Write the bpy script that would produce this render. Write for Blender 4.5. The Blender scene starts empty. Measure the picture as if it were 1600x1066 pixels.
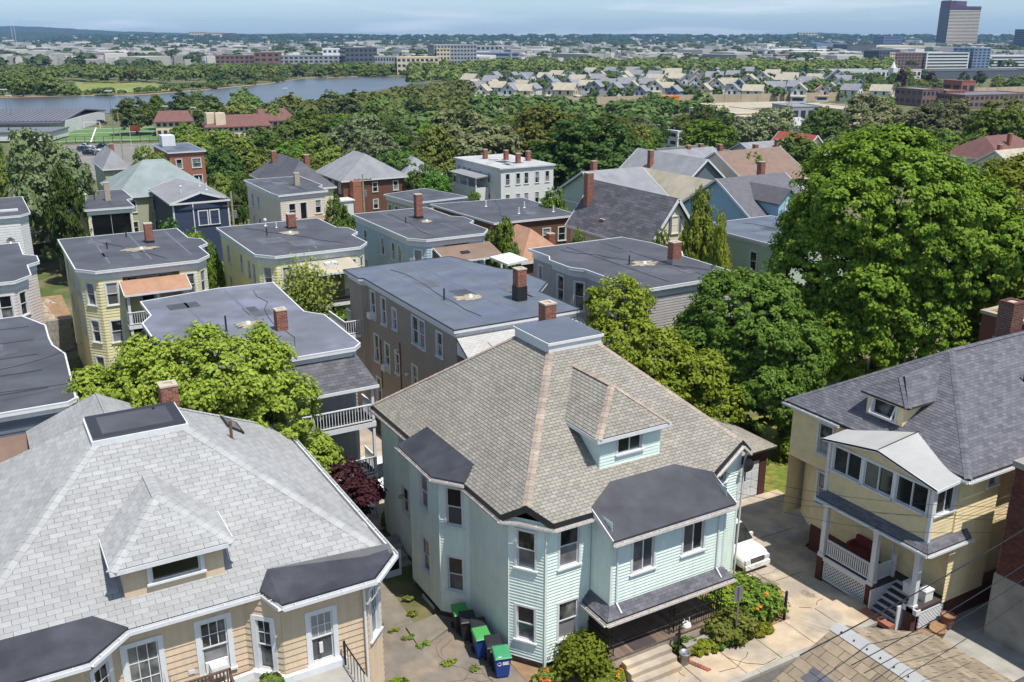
import bpy, math, random
import numpy as np
from mathutils import Matrix, Vector
from math import sin, cos, pi, radians, atan2, sqrt, hypot
random.seed(7); RNG = np.random.default_rng(7)
scene = bpy.context.scene
C = scene.collection

# ---------------------------------------------------------------- camera, world, sun, exposure
CAMP = Vector((-16.05, -28.06, 24.0)); YAW = radians(30); TH = radians(18.0); FPX = 1478.0
cd = bpy.data.cameras.new('camera'); cam = bpy.data.objects.new('camera', cd); C.objects.link(cam)
cam.location = CAMP; cam.rotation_euler = (radians(72.0), 0, -YAW)
cd.sensor_width = 36; cd.lens = FPX / 1600 * 36; cd.clip_start = 0.5; cd.clip_end = 30000
scene.camera = cam
SUN = Vector((0.10, -0.43, 1.0)).normalized()
w = bpy.data.worlds.new('World'); scene.world = w; w.use_nodes = True
nt = w.node_tree; bg = nt.nodes['Background']
sky = nt.nodes.new('ShaderNodeTexSky'); sky.sky_type = 'NISHITA'; sky.sun_disc = False
sky.sun_elevation = math.asin(SUN.z); sky.sun_rotation = atan2(SUN.x, SUN.y)
sky.altitude = 0; sky.air_density = 1.0; sky.dust_density = 0.6; sky.ozone_density = 2.2
tint = nt.nodes.new('ShaderNodeMix'); tint.data_type = 'RGBA'; tint.blend_type = 'MULTIPLY'; tint.inputs[0].default_value = 1; tint.inputs[7].default_value = (.755, .945, 1.15, 1)
hs_ = nt.nodes.new('ShaderNodeHueSaturation'); hs_.inputs['Saturation'].default_value = .55
nt.links.new(sky.outputs[0], hs_.inputs['Color']); nt.links.new(hs_.outputs[0], tint.inputs[6]); 
ctc = nt.nodes.new('ShaderNodeTexCoord'); cmp_ = nt.nodes.new('ShaderNodeMapping'); cmp_.inputs['Scale'].default_value = (2.2, 2.2, 26)
cnz = nt.nodes.new('ShaderNodeTexNoise'); cnz.inputs['Scale'].default_value = 2.4; cnz.inputs['Detail'].default_value = 7
cmr = nt.nodes.new('ShaderNodeMapRange'); cmr.inputs[1].default_value = .52; cmr.inputs[2].default_value = .8; cmr.inputs[4].default_value = .55
cmx = nt.nodes.new('ShaderNodeMix'); cmx.data_type = 'RGBA'; cmx.inputs[7].default_value = (8.2, 8.4, 8.7, 1)
nt.links.new(ctc.outputs['Generated'], cmp_.inputs[0]); nt.links.new(cmp_.outputs[0], cnz.inputs['Vector']); nt.links.new(cnz.outputs['Fac'], cmr.inputs[0])
nt.links.new(cmr.outputs[0], cmx.inputs[0]); nt.links.new(tint.outputs[2], cmx.inputs[6]); nt.links.new(cmx.outputs[2], bg.inputs[0]); bg.inputs[1].default_value = 0.105
sl = bpy.data.lights.new('sun', 'SUN'); sl.energy = 4.4; sl.angle = radians(0.53); sl.color = (1.0, 0.955, 0.89)
so = bpy.data.objects.new('sun', sl); C.objects.link(so)
so.rotation_euler = SUN.to_track_quat('Z', 'Y').to_euler(); so.location = (20, -40, 80)
vs = scene.view_settings; vs.view_transform = 'Standard'; vs.look = 'None'; vs.exposure = 0.40; vs.gamma = 1
vs.use_curve_mapping = False
scene.cycles.max_bounces = 5; scene.cycles.diffuse_bounces = 3; scene.cycles.glossy_bounces = 3
scene.cycles.transmission_bounces = 3; scene.cycles.transparent_max_bounces = 6; scene.cycles.volume_bounces = 0
scene.cycles.caustics_reflective = False; scene.cycles.caustics_refractive = False

# ---------------------------------------------------------------- place helpers (metres; +x, +y follow the street grid)
FWD = Vector((sin(YAW), cos(YAW), 0)); RGT = Vector((cos(YAW), -sin(YAW), 0))
CT, ST = cos(TH), sin(TH)
def tdist(x, y): return (x - CAMP.x) * FWD.x + (y - CAMP.y) * FWD.y
def gz(x, y):
    t = tdist(x, y)
    return 0.0 if t < 33 else (-.042 * (t - 33) if t < 345 else -13.104)
def ray(u, v):
    a = (u - 800) / FPX; b = (v - 533) / FPX
    return RGT * a + FWD * (CT - b * ST) + Vector((0, 0, -ST - b * CT))
def at_z(u, v, z):
    r = ray(u, v); return CAMP + r * ((z - CAMP.z) / r.z)
def at_t(u, v, t):
    r = ray(u, v); return CAMP + r * (t / (r.x * FWD.x + r.y * FWD.y))

# ---------------------------------------------------------------- materials
MATS = {}
def srgb(r, g, b):
    f = lambda c: (c / 255 / 12.92) if c / 255 <= 0.04045 else ((c / 255 + 0.055) / 1.055) ** 2.4
    return (f(r), f(g), f(b))
def mat(name, col, rough=.7, var=.12, scale=3.0, bump=0, bscale=40, island=0, spec=.4, lap=0, metal=0, col2=None, streak=0, mottle=0):
    """procedural surface: base colour with noise mottling, optional per-piece variation, painted lap-shade lines and bump"""
    if name in MATS: return MATS[name]
    m = bpy.data.materials.new(name); m.use_nodes = True; MATS[name] = m
    n = m.node_tree.nodes; L = m.node_tree.links; p = n['Principled BSDF']
    p.inputs['Roughness'].default_value = rough; p.inputs['Metallic'].default_value = metal
    p.inputs['Specular IOR Level'].default_value = spec
    tc = n.new('ShaderNodeTexCoord')
    nz = n.new('ShaderNodeTexNoise'); nz.inputs['Scale'].default_value = scale; nz.inputs['Detail'].default_value = 6
    nz.inputs['Roughness'].default_value = .55
    L.new(tc.outputs['Object'], nz.inputs['Vector'])
    mr = n.new('ShaderNodeMapRange'); mr.inputs[1].default_value = .3; mr.inputs[2].default_value = .7
    mr.inputs[3].default_value = 1 - var; mr.inputs[4].default_value = 1 + var
    L.new(nz.outputs['Fac'], mr.inputs[0])
    val = mr.outputs[0]
    def mul(a, b):
        q = n.new('ShaderNodeMath'); q.operation = 'MULTIPLY'; L.new(a, q.inputs[0])
        if isinstance(b, float): q.inputs[1].default_value = b
        else: L.new(b, q.inputs[1])
        return q.outputs[0]
    def math_(op, a, b=None, c=None):
        q = n.new('ShaderNodeMath'); q.operation = op
        for i, x in enumerate((a, b, c)):
            if x is None: continue
            if isinstance(x, (int, float)): q.inputs[i].default_value = x
            else: L.new(x, q.inputs[i])
        return q.outputs[0]
    if mottle:
        n2 = n.new('ShaderNodeTexNoise'); n2.inputs['Scale'].default_value = .35; n2.inputs['Detail'].default_value = 4
        L.new(tc.outputs['Object'], n2.inputs['Vector'])
        m2 = n.new('ShaderNodeMapRange'); m2.inputs[1].default_value = .35; m2.inputs[2].default_value = .68
        m2.inputs[3].default_value = 1 - mottle; m2.inputs[4].default_value = 1 + mottle
        L.new(n2.outputs['Fac'], m2.inputs[0]); val = mul(val, m2.outputs[0])
    if streak:
        mp = n.new('ShaderNodeMapping'); mp.inputs['Scale'].default_value = (6, 6, .35)
        L.new(tc.outputs['Object'], mp.inputs[0])
        n3 = n.new('ShaderNodeTexNoise'); n3.inputs['Scale'].default_value = 1.2; n3.inputs['Detail'].default_value = 5
        L.new(mp.outputs[0], n3.inputs['Vector'])
        m3 = n.new('ShaderNodeMapRange'); m3.inputs[1].default_value = .4; m3.inputs[2].default_value = .75
        m3.inputs[3].default_value = 1.0; m3.inputs[4].default_value = 1 - streak
        L.new(n3.outputs['Fac'], m3.inputs[0]); val = mul(val, m3.outputs[0])
    if island:
        g = n.new('ShaderNodeNewGeometry'); oi = n.new('ShaderNodeObjectInfo')
        s = math_('FRACT', math_('ADD', g.outputs['Random Per Island'], oi.outputs['Random']))
        val = mul(val, math_('MULTIPLY_ADD', s, 2 * island, 1 - island))
    if lap:
        sp = n.new('ShaderNodeSeparateXYZ'); L.new(tc.outputs['Object'], sp.inputs[0])
        fr = math_('FRACT', math_('DIVIDE', sp.outputs['Z'], lap))
        edge = math_('LESS_THAN', fr, .16)
        val = mul(val, math_('MULTIPLY_ADD', edge, -.28, 1.0))  # foot of each course darkened: shade of the laps painted into the colour
    mix = n.new('ShaderNodeMix'); mix.data_type = 'RGBA'; mix.blend_type = 'MULTIPLY'; mix.inputs[0].default_value = 1
    cb = n.new('ShaderNodeCombineColor')
    for i in range(3): L.new(val, cb.inputs[i])
    if col2 is not None:
        mx = n.new('ShaderNodeMix'); mx.data_type = 'RGBA'
        n4 = n.new('ShaderNodeTexNoise'); n4.inputs['Scale'].default_value = scale * .45; n4.inputs['Detail'].default_value = 7
        L.new(tc.outputs['Object'], n4.inputs['Vector'])
        m4 = n.new('ShaderNodeMapRange'); m4.inputs[1].default_value = .44; m4.inputs[2].default_value = .58
        L.new(n4.outputs['Fac'], m4.inputs[0]); L.new(m4.outputs[0], mx.inputs[0])
        mx.inputs[6].default_value = (*col, 1); mx.inputs[7].default_value = (*col2, 1)
        L.new(mx.outputs[2], mix.inputs[6])
    else: mix.inputs[6].default_value = (*col, 1)
    L.new(cb.outputs[0], mix.inputs[7]); L.new(mix.outputs[2], p.inputs['Base Color'])
    if bump:
        nb = n.new('ShaderNodeTexNoise'); nb.inputs['Scale'].default_value = bscale; nb.inputs['Detail'].default_value = 4
        L.new(tc.outputs['Object'], nb.inputs['Vector'])
        bp = n.new('ShaderNodeBump'); bp.inputs['Strength'].default_value = bump; bp.inputs['Distance'].default_value = .02
        L.new(nb.outputs['Fac'], bp.inputs['Height']); L.new(bp.outputs[0], p.inputs['Normal'])
    return m
def glassmat(name, dark, curtain, amt):
    m = bpy.data.materials.new(name); m.use_nodes = True; MATS[name] = m
    n = m.node_tree.nodes; L = m.node_tree.links; p = n['Principled BSDF']
    p.inputs['Roughness'].default_value = .06; p.inputs['Specular IOR Level'].default_value = .55
    oi = n.new('ShaderNodeObjectInfo'); tc = n.new('ShaderNodeTexCoord')
    nz = n.new('ShaderNodeTexNoise'); nz.inputs['Scale'].default_value = 1.7; nz.inputs['Detail'].default_value = 3
    va = n.new('ShaderNodeVectorMath'); va.operation = 'ADD'
    L.new(tc.outputs['Object'], va.inputs[0]); L.new(oi.outputs['Location'], va.inputs[1]); L.new(va.outputs[0], nz.inputs['Vector'])
    r = n.new('ShaderNodeValToRGB'); r.color_ramp.elements[0].position = 1 - amt - .12; r.color_ramp.elements[1].position = 1 - amt + .12
    r.color_ramp.elements[0].color = (*dark, 1); r.color_ramp.elements[1].color = (*curtain, 1)
    ad = n.new('ShaderNodeMath'); ad.operation = 'MULTIPLY_ADD'; ad.inputs[1].default_value = .45
    L.new(oi.outputs['Random'], ad.inputs[0])
    q = n.new('ShaderNodeMath'); q.operation = 'MULTIPLY'; q.inputs[1].default_value = .55; L.new(nz.outputs['Fac'], q.inputs[0])
    L.new(q.outputs[0], ad.inputs[2]); L.new(ad.outputs[0], r.inputs[0]); L.new(r.outputs[0], p.inputs['Base Color'])
    return m
glassmat('glass', (.012, .014, .016), (.26, .26, .25), .46)
glassmat('glass_dark', (.008, .009, .01), (.05, .05, .05), .3)
glassmat('glass_screen', (.07, .07, .075), (.2, .2, .2), .45)
def leafmat(name, col, col2, trans=.35):
    m = bpy.data.materials.new(name); m.use_nodes = True; MATS[name] = m
    n = m.node_tree.nodes; L = m.node_tree.links; out = n['Material Output']; p = n['Principled BSDF']
    p.inputs['Roughness'].default_value = .6; p.inputs['Specular IOR Level'].default_value = .14
    g = n.new('ShaderNodeNewGeometry'); oi = n.new('ShaderNodeObjectInfo')
    r = n.new('ShaderNodeMix'); r.data_type = 'RGBA'; r.inputs[6].default_value = (*col, 1); r.inputs[7].default_value = (*col2, 1)
    L.new(g.outputs['Random Per Island'], r.inputs[0])
    hs = n.new('ShaderNodeHueSaturation')
    mr = n.new('ShaderNodeMapRange'); mr.inputs[3].default_value = .47; mr.inputs[4].default_value = .525
    L.new(oi.outputs['Random'], mr.inputs[0]); L.new(mr.outputs[0], hs.inputs['Hue'])
    mv = n.new('ShaderNodeMapRange'); mv.inputs[3].default_value = .7; mv.inputs[4].default_value = 1.35
    ml = n.new('ShaderNodeMath'); ml.operation = 'MULTIPLY'; ml.inputs[1].default_value = 7.31
    fr = n.new('ShaderNodeMath'); fr.operation = 'FRACT'
    L.new(oi.outputs['Random'], ml.inputs[0]); L.new(ml.outputs[0], fr.inputs[0]); L.new(fr.outputs[0], mv.inputs[0])
    L.new(mv.outputs[0], hs.inputs['Value']); L.new(r.outputs[2], hs.inputs['Color']); L.new(hs.outputs[0], p.inputs['Base Color'])
    tr = n.new('ShaderNodeBsdfTranslucent'); L.new(hs.outputs[0], tr.inputs['Color'])
    mx = n.new('ShaderNodeMixShader'); mx.inputs[0].default_value = trans
    L.new(p.outputs[0], mx.inputs[1]); L.new(tr.outputs[0], mx.inputs[2]); L.new(mx.outputs[0], out.inputs[0])
    return m

# ---------------------------------------------------------------- mesh building
class MB:
    def __init__(s): s.v = []; s.f = []
    def add(s, pts, faces):
        b = len(s.v); s.v += [tuple(p) for p in pts]; s.f += [tuple(b + i for i in f) for f in faces]; return s
    def box(s, x0, x1, y0, y1, z0, z1):
        return s.add([(x0,y0,z0),(x1,y0,z0),(x1,y1,z0),(x0,y1,z0),(x0,y0,z1),(x1,y0,z1),(x1,y1,z1),(x0,y1,z1)],
                     [(0,3,2,1),(4,5,6,7),(0,1,5,4),(1,2,6,5),(2,3,7,6),(3,0,4,7)])
    def quad(s, *p): return s.add(p, [tuple(range(len(p)))])
    def prism(s, poly, z0, z1):
        n = len(poly); za = z0 if hasattr(z0, '__len__') else [z0]*n; zb = z1 if hasattr(z1, '__len__') else [z1]*n
        return s.add([(p[0],p[1],za[i]) for i,p in enumerate(poly)] + [(p[0],p[1],zb[i]) for i,p in enumerate(poly)],
                     [tuple(range(n-1,-1,-1)), tuple(range(n,2*n))] + [(i,(i+1)%n,n+(i+1)%n,n+i) for i in range(n)])
    def ring(s, pa, pb, z0, z1):
        """closed band between outer outline pa and inner outline pb"""
        n = len(pa)
        for i in range(n):
            j = (i+1) % n
            s.add([(*pa[i],z0),(*pa[j],z0),(*pb[j],z0),(*pb[i],z0),(*pa[i],z1),(*pa[j],z1),(*pb[j],z1),(*pb[i],z1)],
                  [(0,3,2,1),(4,5,6,7),(0,1,5,4),(2,3,7,6)])
        return s
    def bar(s, a, b, w, h=None, up=(0,0,1)):
        a, b = Vector(a), Vector(b); d = (b-a).normalized(); h = h or w
        u = Vector(up); 
        if abs(d.dot(u)) > .99: u = Vector((1,0,0))
        x = d.cross(u).normalized(); y = x.cross(d).normalized(); x *= w/2; y *= h/2
        return s.add([a-x-y,a+x-y,a+x+y,a-x+y,b-x-y,b+x-y,b+x+y,b-x+y],[(0,1,2,3),(7,6,5,4),(0,4,5,1),(1,5,6,2),(2,6,7,3),(3,7,4,0)])
    def tube(s, a, b, r, n=8, r2=None):
        a, b = Vector(a), Vector(b); d = (b-a).normalized(); r2 = r if r2 is None else r2
        u = Vector((0,0,1)) if abs(d.z) < .95 else Vector((1,0,0))
        x = d.cross(u).normalized(); y = x.cross(d).normalized()
        pts = [a + x*(r*cos(2*pi*i/n)) + y*(r*sin(2*pi*i/n)) for i in range(n)] + [b + x*(r2*cos(2*pi*i/n)) + y*(r2*sin(2*pi*i/n)) for i in range(n)]
        return s.add(pts, [(i,(i+1)%n,n+(i+1)%n,n+i) for i in range(n)] + [tuple(range(n-1,-1,-1)), tuple(range(n,2*n))])
    def slab(s, pts, th):
        """thick plate: polygon of 3-d points, thickened straight down"""
        n = len(pts)
        return s.add([Vector(p) for p in pts] + [Vector(p) - Vector((0,0,th)) for p in pts],
                     [tuple(range(n)), tuple(range(2*n-1,n-1,-1))] + [(i,n+i,n+(i+1)%n,(i+1)%n) for i in range(n)])
    def mesh(s, name, m, smooth=False):
        me = bpy.data.meshes.new(name); me.from_pydata(s.v, [], s.f)
        if m: me.materials.append(MATS[m] if isinstance(m, str) else m)
        if smooth: me.polygons.foreach_set('use_smooth', [True]*len(me.polygons))
        me.update(); return me
    def build(s, name, m, parent=None, smooth=False, kind=None, label=None):
        o = bpy.data.objects.new(name, s.mesh(name, m, smooth)); C.objects.link(o); o.parent = parent
        if kind: o['kind'] = kind
        if label: o['label'] = label
        return o
def place(name, me, parent, mtx):
    o = bpy.data.objects.new(name, me); C.objects.link(o); o.parent = parent; o.matrix_local = mtx; return o
def thing(name, label, cat, loc=(0,0,0), rz=0, group=None):
    o = bpy.data.objects.new(name, None); C.objects.link(o); o.empty_display_size = .5
    o.location = loc; o.rotation_euler = (0,0,rz); return tag(o, label, cat, group)
def tag(o, label, cat, group=None):
    o['label'] = label; o['category'] = cat
    if group: o['group'] = group
    return o
def struct(o): o['kind'] = 'structure'; return o
def copy_tree(o, parent=None):
    c = o.copy(); C.objects.link(c); c.parent = parent
    for ch in o.children: copy_tree(ch, c)
    return c
def offset(poly, d):
    """outline moved outward by d (counter-clockwise polygons)"""
    n = len(poly); out = []
    for i in range(n):
        p0, p1, p2 = Vector(poly[i-1]), Vector(poly[i]), Vector(poly[(i+1)%n])
        a = (p1-p0).normalized(); b = (p2-p1).normalized()
        na = Vector((a.y,-a.x)); nb = Vector((b.y,-b.x)); k = 1 + na.dot(nb)
        m = (na+nb) / max(k, .25)
        q = p1 + m*d; out.append((q.x,q.y))
    return out
def rect(x0, x1, y0, y1): return [(x0,y0),(x1,y0),(x1,y1),(x0,y1)]

# ---------------------------------------------------------------- walls, siding, windows
def wframe(A, B):
    A, B = Vector((*A[:2],0)), Vector((*B[:2],0)); d = B-A; return A, B, d.length, atan2(d.y,d.x)
def wmat(A, B, s=0, n=0, z=0):
    A, B, L_, a = wframe(A, B); return Matrix.Translation(A) @ Matrix.Rotation(a,4,'Z') @ Matrix.Translation((s,-n,z))
def wall(parent, A, B, z0, z1, mname, openings=(), lap=0, boards=None, bmat=None, name='wall', proud=.022):
    """one flat wall with cut openings; siding courses are wedge boards, single objects (boards='parts') or one mesh (boards='joined')"""
    A_, B_, L_, a = wframe(A, B)
    ss = sorted({0,L_,*[max(0,o[0]) for o in openings],*[min(L_,o[1]) for o in openings]})
    zs = sorted({z0,z1,*[max(z0,o[2]) for o in openings],*[min(z1,o[3]) for o in openings]})
    mb = MB(); inside = lambda s, z: any(o[0] < s < o[1] and o[2] < z < o[3] for o in openings)
    for i in range(len(ss)-1):
        for j in range(len(zs)-1):
            if ss[i+1]-ss[i] < 1e-4 or zs[j+1]-zs[j] < 1e-4 or inside((ss[i]+ss[i+1])/2,(zs[j]+zs[j+1])/2): continue
            mb.quad((ss[i],0,zs[j]),(ss[i+1],0,zs[j]),(ss[i+1],0,zs[j+1]),(ss[i],0,zs[j+1]))
    w_ = place(name, mb.mesh(name, mname), parent, wmat(A, B))
    if lap and boards:
        jb = MB(); z = z0
        while z < z1 - .01:
            zt = min(z+lap, z1); cuts = []
            for o in openings:
                if o[2] < zt - .005 and o[3] > z + .005: cuts.append((o[0]-.002,o[1]+.002))
            segs = [(0,L_)]
            for c0, c1 in cuts:
                ns = []
                for s0, s1 in segs:
                    if c1 <= s0 or c0 >= s1: ns.append((s0,s1)); continue
                    if c0 > s0 + .02: ns.append((s0,c0))
                    if c1 < s1 - .02: ns.append((c1,s1))
                segs = ns
            for s0, s1 in segs:
                t = MB() if boards == 'parts' else jb
                t.add([(s0,-proud,z),(s1,-proud,z),(s1,-.003,zt),(s0,-.003,zt),(s0,0,z),(s1,0,z)],[(0,1,2,3),(0,4,5,1),(0,3,4),(1,5,2)])
                if boards == 'parts': t.build('siding_board', bmat or mname, w_)
            z += lap
        if boards == 'joined' and jb.v: jb.build('siding', bmat or mname, w_, kind='stuff')
    return w_
WC = {}
def window(parent, A, B, s0, s1, z0, z1, style='sash', trim='trim', bw=.1, dark='glass', low=None, depth=1, name='window', grid=(0,0), ac=False, label=None):
    """double-hung ('sash'), slider ('slide') or fixed window in the opening (s0..s1, z0..z1) of wall AB; panes sit back in the reveal"""
    w_, h = round(s1-s0,3), round(z1-z0,3); key = (w_,h,style,trim,bw,grid,depth)
    if key not in WC:
        f = MB(); o_, i_ = -.055, .09
        f.box(-bw,.0,o_,i_,-.02,h+bw); f.box(w_,w_+bw,o_,i_,-.02,h+bw); f.box(0,w_,o_,i_,h,h+bw)
        f.box(-bw-.04,w_+bw+.04,o_-.06,i_,-.09,-.02)
        s_ = MB(); t = .045
        def sashbox(x0,x1,zz0,zz1,y):
            s_.box(x0,x0+t,y,y+.04,zz0,zz1); s_.box(x1-t,x1,y,y+.04,zz0,zz1); s_.box(x0+t,x1-t,y,y+.04,zz0,zz0+t); s_.box(x0+t,x1-t,y,y+.04,zz1-t,zz1)
        panes = []
        if style == 'sash':
            sashbox(.005,w_-.005,h*.5-.02,h-.005,.0); sashbox(.005,w_-.005,-.015,h*.5+.02,.045)
            panes = [((.03,w_-.03,h*.5,h-.03),.03,0), ((.03,w_-.03,.0,h*.5),.075,1)]
        elif style == 'slide':
            sashbox(.005,w_*.5+.02,-.015,h-.005,.0); sashbox(w_*.5-.02,w_-.005,-.015,h-.005,.045)
            panes = [((.03,w_*.5,0,h-.03),.03,1), ((w_*.5,w_-.03,0,h-.03),.075,0)]
        else:
            sashbox(.005,w_-.005,-.015,h-.005,.03); panes = [((.03,w_-.03,0,h-.03),.05,0)]
        gx, gy = grid
        pu = panes[0][0]
        for k in range(1,gx): x = pu[0]+(pu[1]-pu[0])*k/gx; s_.box(x-.014,x+.014,panes[0][1]-.02,panes[0][1]-.005,pu[2],pu[3])
        for k in range(1,gy): z = pu[2]+(pu[3]-pu[2])*k/gy; s_.box(pu[0],pu[1],panes[0][1]-.021,panes[0][1]-.006,z-.014,z+.014)
        if depth == 0:
            f.v += s_.v and []; b = len(f.v); f.v += s_.v; f.f += [tuple(b+i for i in q) for q in s_.f]
        pm = []
        for (x0,x1,a0,a1), y, lw in panes: pm.append((MB().quad((x0,y,a0),(x1,y,a0),(x1,y,a1),(x0,y,a1)), lw))
        WC[key] = (f.mesh('window',trim), s_.mesh('sash',trim), pm, {})
    fm, sm, pm, cache = WC[key]
    o = place(name, fm, parent, wmat(A,B,s0,0,z0))
    if label: o['label'] = label
    if depth: place('sash', sm, o, Matrix())
    for k, (pb, lw) in enumerate(pm):
        mn = (low or dark) if lw else dark
        if (k,mn) not in cache: cache[(k,mn)] = pb.mesh('pane', mn)
        place('pane', cache[(k,mn)], o, Matrix())
    if ac:
        m = MB(); x0 = w_*.5-.26; m.box(x0,x0+.52,-.42,.05,.02,.4); m.box(x0-.1,x0,-.03,.05,0,.4); m.box(x0+.52,x0+.62,-.03,.05,0,.4)
        q = m.build('air_conditioner','appliance',o); g = MB()
        for k in range(6): g.box(x0+.04,x0+.48,-.428,-.42,.07+k*.05,.095+k*.05)
        # grille stays part of the unit's own mesh
        b = len(m.v); q.data = (lambda mm: mm)(MB().add(m.v+g.v, m.f+[tuple(b+i for i in f_) for f_ in g.f]).mesh('air_conditioner','appliance'))
    return o
def cut(A, B, wins):
    return [(x[0],x[1],x[2]-.0,x[3]) for x in wins]

# ---------------------------------------------------------------- shingles
def clip(poly, a, b):
    out = []
    n = len(poly)
    def side(p): return (b[0]-a[0])*(p[1]-a[1])-(b[1]-a[1])*(p[0]-a[0])
    for i in range(n):
        p, q = poly[i], poly[(i+1)%n]; sp, sq = side(p), side(q)
        if sp >= 0: out.append(p)
        if (sp >= 0) != (sq >= 0):
            t = sp/(sp-sq); out.append((p[0]+(q[0]-p[0])*t, p[1]+(q[1]-p[1])*t))
    return out
def shingle_slope(parent, pts, mname, tw=.33, ex=.15, th=.016, singles=0, gap=.008, name='shingles', jitter=0, excl=None):
    """courses of overlapping tabs on a convex planar roof slope; pts counter-clockwise seen from above, first edge is the eave.
    singles: how many of the tabs nearest the camera become objects of their own"""
    P = [Vector(p) for p in pts]; u = (P[1]-P[0]).normalized(); nrm = None
    for k in range(2, len(P)):
        c_ = u.cross(P[k]-P[0])
        if c_.length > 1e-3: nrm = c_.normalized(); break
    w_ = nrm.cross(u)
    O = P[0]; p2 = [((p-O).dot(u),(p-O).dot(w_)) for p in P]
    umin, umax = min(p[0] for p in p2), max(p[0] for p in p2); wmax = max(p[1] for p in p2)
    jb = MB(); tabs = []; r = 0; zz = 0
    while zz < wmax:
        x = umin - tw*((r*.5) % 1) - .01
        if jitter: x -= random.random()*tw*.3
        while x < umax:
            q = [(x+gap/2,zz),(x+tw-gap/2,zz),(x+tw-gap/2,zz+ex+.01),(x+gap/2,zz+ex+.01)]
            for i in range(len(p2)):
                q = clip(q, p2[i], p2[(i+1)%len(p2)])
                if len(q) < 3: break
            if len(q) >= 3:
                cc = O + u*(sum(a for a,_ in q)/len(q)) + w_*(sum(b for _,b in q)/len(q))
                if not (excl and excl(cc)): tabs.append((cc, q, zz, x))
            x += tw
        zz += ex; r += 1
    if singles:
        tabs.sort(key=lambda t: -(len(t[1]) == 4) * 0 + (parent_world(parent) @ t[0] - CAMP).length)
    for k, (cc, q, z0, x) in enumerate(tabs):
        tilt = lambda b: th*(1-.75*(b-z0)/ex)+.004
        if k < singles:
            t = MB(); base = O + u*q[0][0] + w_*q[0][1]
            top = [O+u*a+w_*b+nrm*tilt(b)-base for a,b in q]; bot = [O+u*a+w_*b-base for a,b in q]
            n = len(q); t.add(top+bot,[tuple(range(n))]+[(i,n+i,n+(i+1)%n,(i+1)%n) for i in range(n)])
            o = t.build('shingle', mname, parent); o.location = base
        else:
            top = [O+u*a+w_*b+nrm*tilt(b) for a,b in q]; n = len(q)
            lo = [i for i in range(n) if abs(q[i][1]-z0) < 1e-6 and abs(q[(i+1)%n][1]-z0) < 1e-6]
            fs = [tuple(range(n))]; pts_ = top
            if lo:
                i = lo[0]; j = (i+1)%n
                pts_ = top + [O+u*q[i][0]+w_*z0, O+u*q[j][0]+w_*z0]; fs.append((i,n,n+1,j))
            jb.add(pts_, fs)
    if jb.v: jb.build(name, mname, parent, kind='stuff')
def parent_world(o):
    m = Matrix()
    while o is not None: m = o.matrix_basis @ m; o = o.parent
    return m
def caps(parent, a, b, mname, w_=.3, ln=.28, n1=None, n2=None, name='ridge_cap'):
    """overlapping cap shingles along a hip or ridge"""
    a, b = Vector(a), Vector(b); d = (b-a); L_ = d.length; d.normalize(); side = d.cross(Vector((0,0,1))).normalized(); up = side.cross(d).normalized()
    n1 = n1 if n1 is not None else .35; mb = MB(); k = 0; s = 0
    while s < L_ - .02:
        e = min(s+ln+.04, L_); t0, t1 = .035, .02
        p = a + d*s; q = a + d*e
        pts = [p-side*w_/2-up*(n1*w_/2)+up*t0, p+up*t0, p+side*w_/2-up*(n1*w_/2)+up*t0, q-side*w_/2-up*(n1*w_/2)+up*t1, q+up*t1, q+side*w_/2-up*(n1*w_/2)+up*t1]
        lw = [x - up*.03 for x in pts[:3]]
        mb.add(pts+lw, [(0,3,4,1)[::-1],(1,4,5,2)[::-1],(0,1,7,6),(1,2,8,7)]); s += ln
    return mb.build(name, mname, parent, kind='stuff')
def chimney(parent, x, y, z0, z1, w_=.6, d=.6, mname='brick', flash=None, cap='mortar', detail=True):
    m = MB().box(x-w_/2+.012,x+w_/2-.012,y-d/2+.012,y+d/2-.012,z0,z1-.02); o = m.build('chimney','mortar',parent)
    b = MB(); z = z0; r = 0; bh, bl = .09, .24
    if not detail: bh, bl = .15, .42
    while z < z1 - .05:
        for ax in (0,1):
            for sd in (-1,1):
                span = w_ if ax == 0 else d
                s = -span/2 - (bl/2 if r % 2 else 0)
                while s < span/2 - .01:
                    a0, a1 = max(s,-span/2)+.009, min(s+bl,span/2)-.009; s += bl
                    if a1-a0 < .03: continue
                    j = random.uniform(-.003,.004)
                    if ax == 0:
                        yy = y+sd*d/2; b.box(x+a0,x+a1,min(yy,yy-sd*.05)-j,max(yy,yy-sd*.05)+j,z+.012,z+bh-.008)
                    else:
                        xx = x+sd*w_/2; b.box(min(xx,xx-sd*.05)-j,max(xx,xx-sd*.05)+j,y+a0,y+a1,z+.012,z+bh-.008)
        z += bh; r += 1
    b.build('bricks', mname, o, kind='stuff')
    c_ = MB().ring(offset(rect(x-w_/2,x+w_/2,y-d/2,y+d/2),.02), offset(rect(x-w_/2,x+w_/2,y-d/2,y+d/2),-.16), z1-.03, z1+.04)
    c_.build('chimney_cap', cap, o)
    MB().box(x-w_/2+.16,x+w_/2-.16,y-d/2+.16,y+d/2-.16,z1-.2,z1-.06).build('flue','soot',o)
    if flash: MB().ring(offset(rect(x-w_/2,x+w_/2,y-d/2,y+d/2),.03), offset(rect(x-w_/2,x+w_/2,y-d/2,y+d/2),.006), z0, z0+flash[1]).build('flashing', flash[0], o)
    return o
def vent(parent, x, y, z0, h=.7, r=.05, m='black_metal', cap=False):
    b = MB().tube((x,y,z0),(x,y,z0+h),r,10).tube((x,y,z0),(x,y,z0+.06),r*2.2,10,r*1.2)
    if cap: b.tube((x,y,z0+h),(x,y,z0+h+.16),r*2.2,10,r*1.6)
    return b.build('vent_pipe', m, parent)
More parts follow.
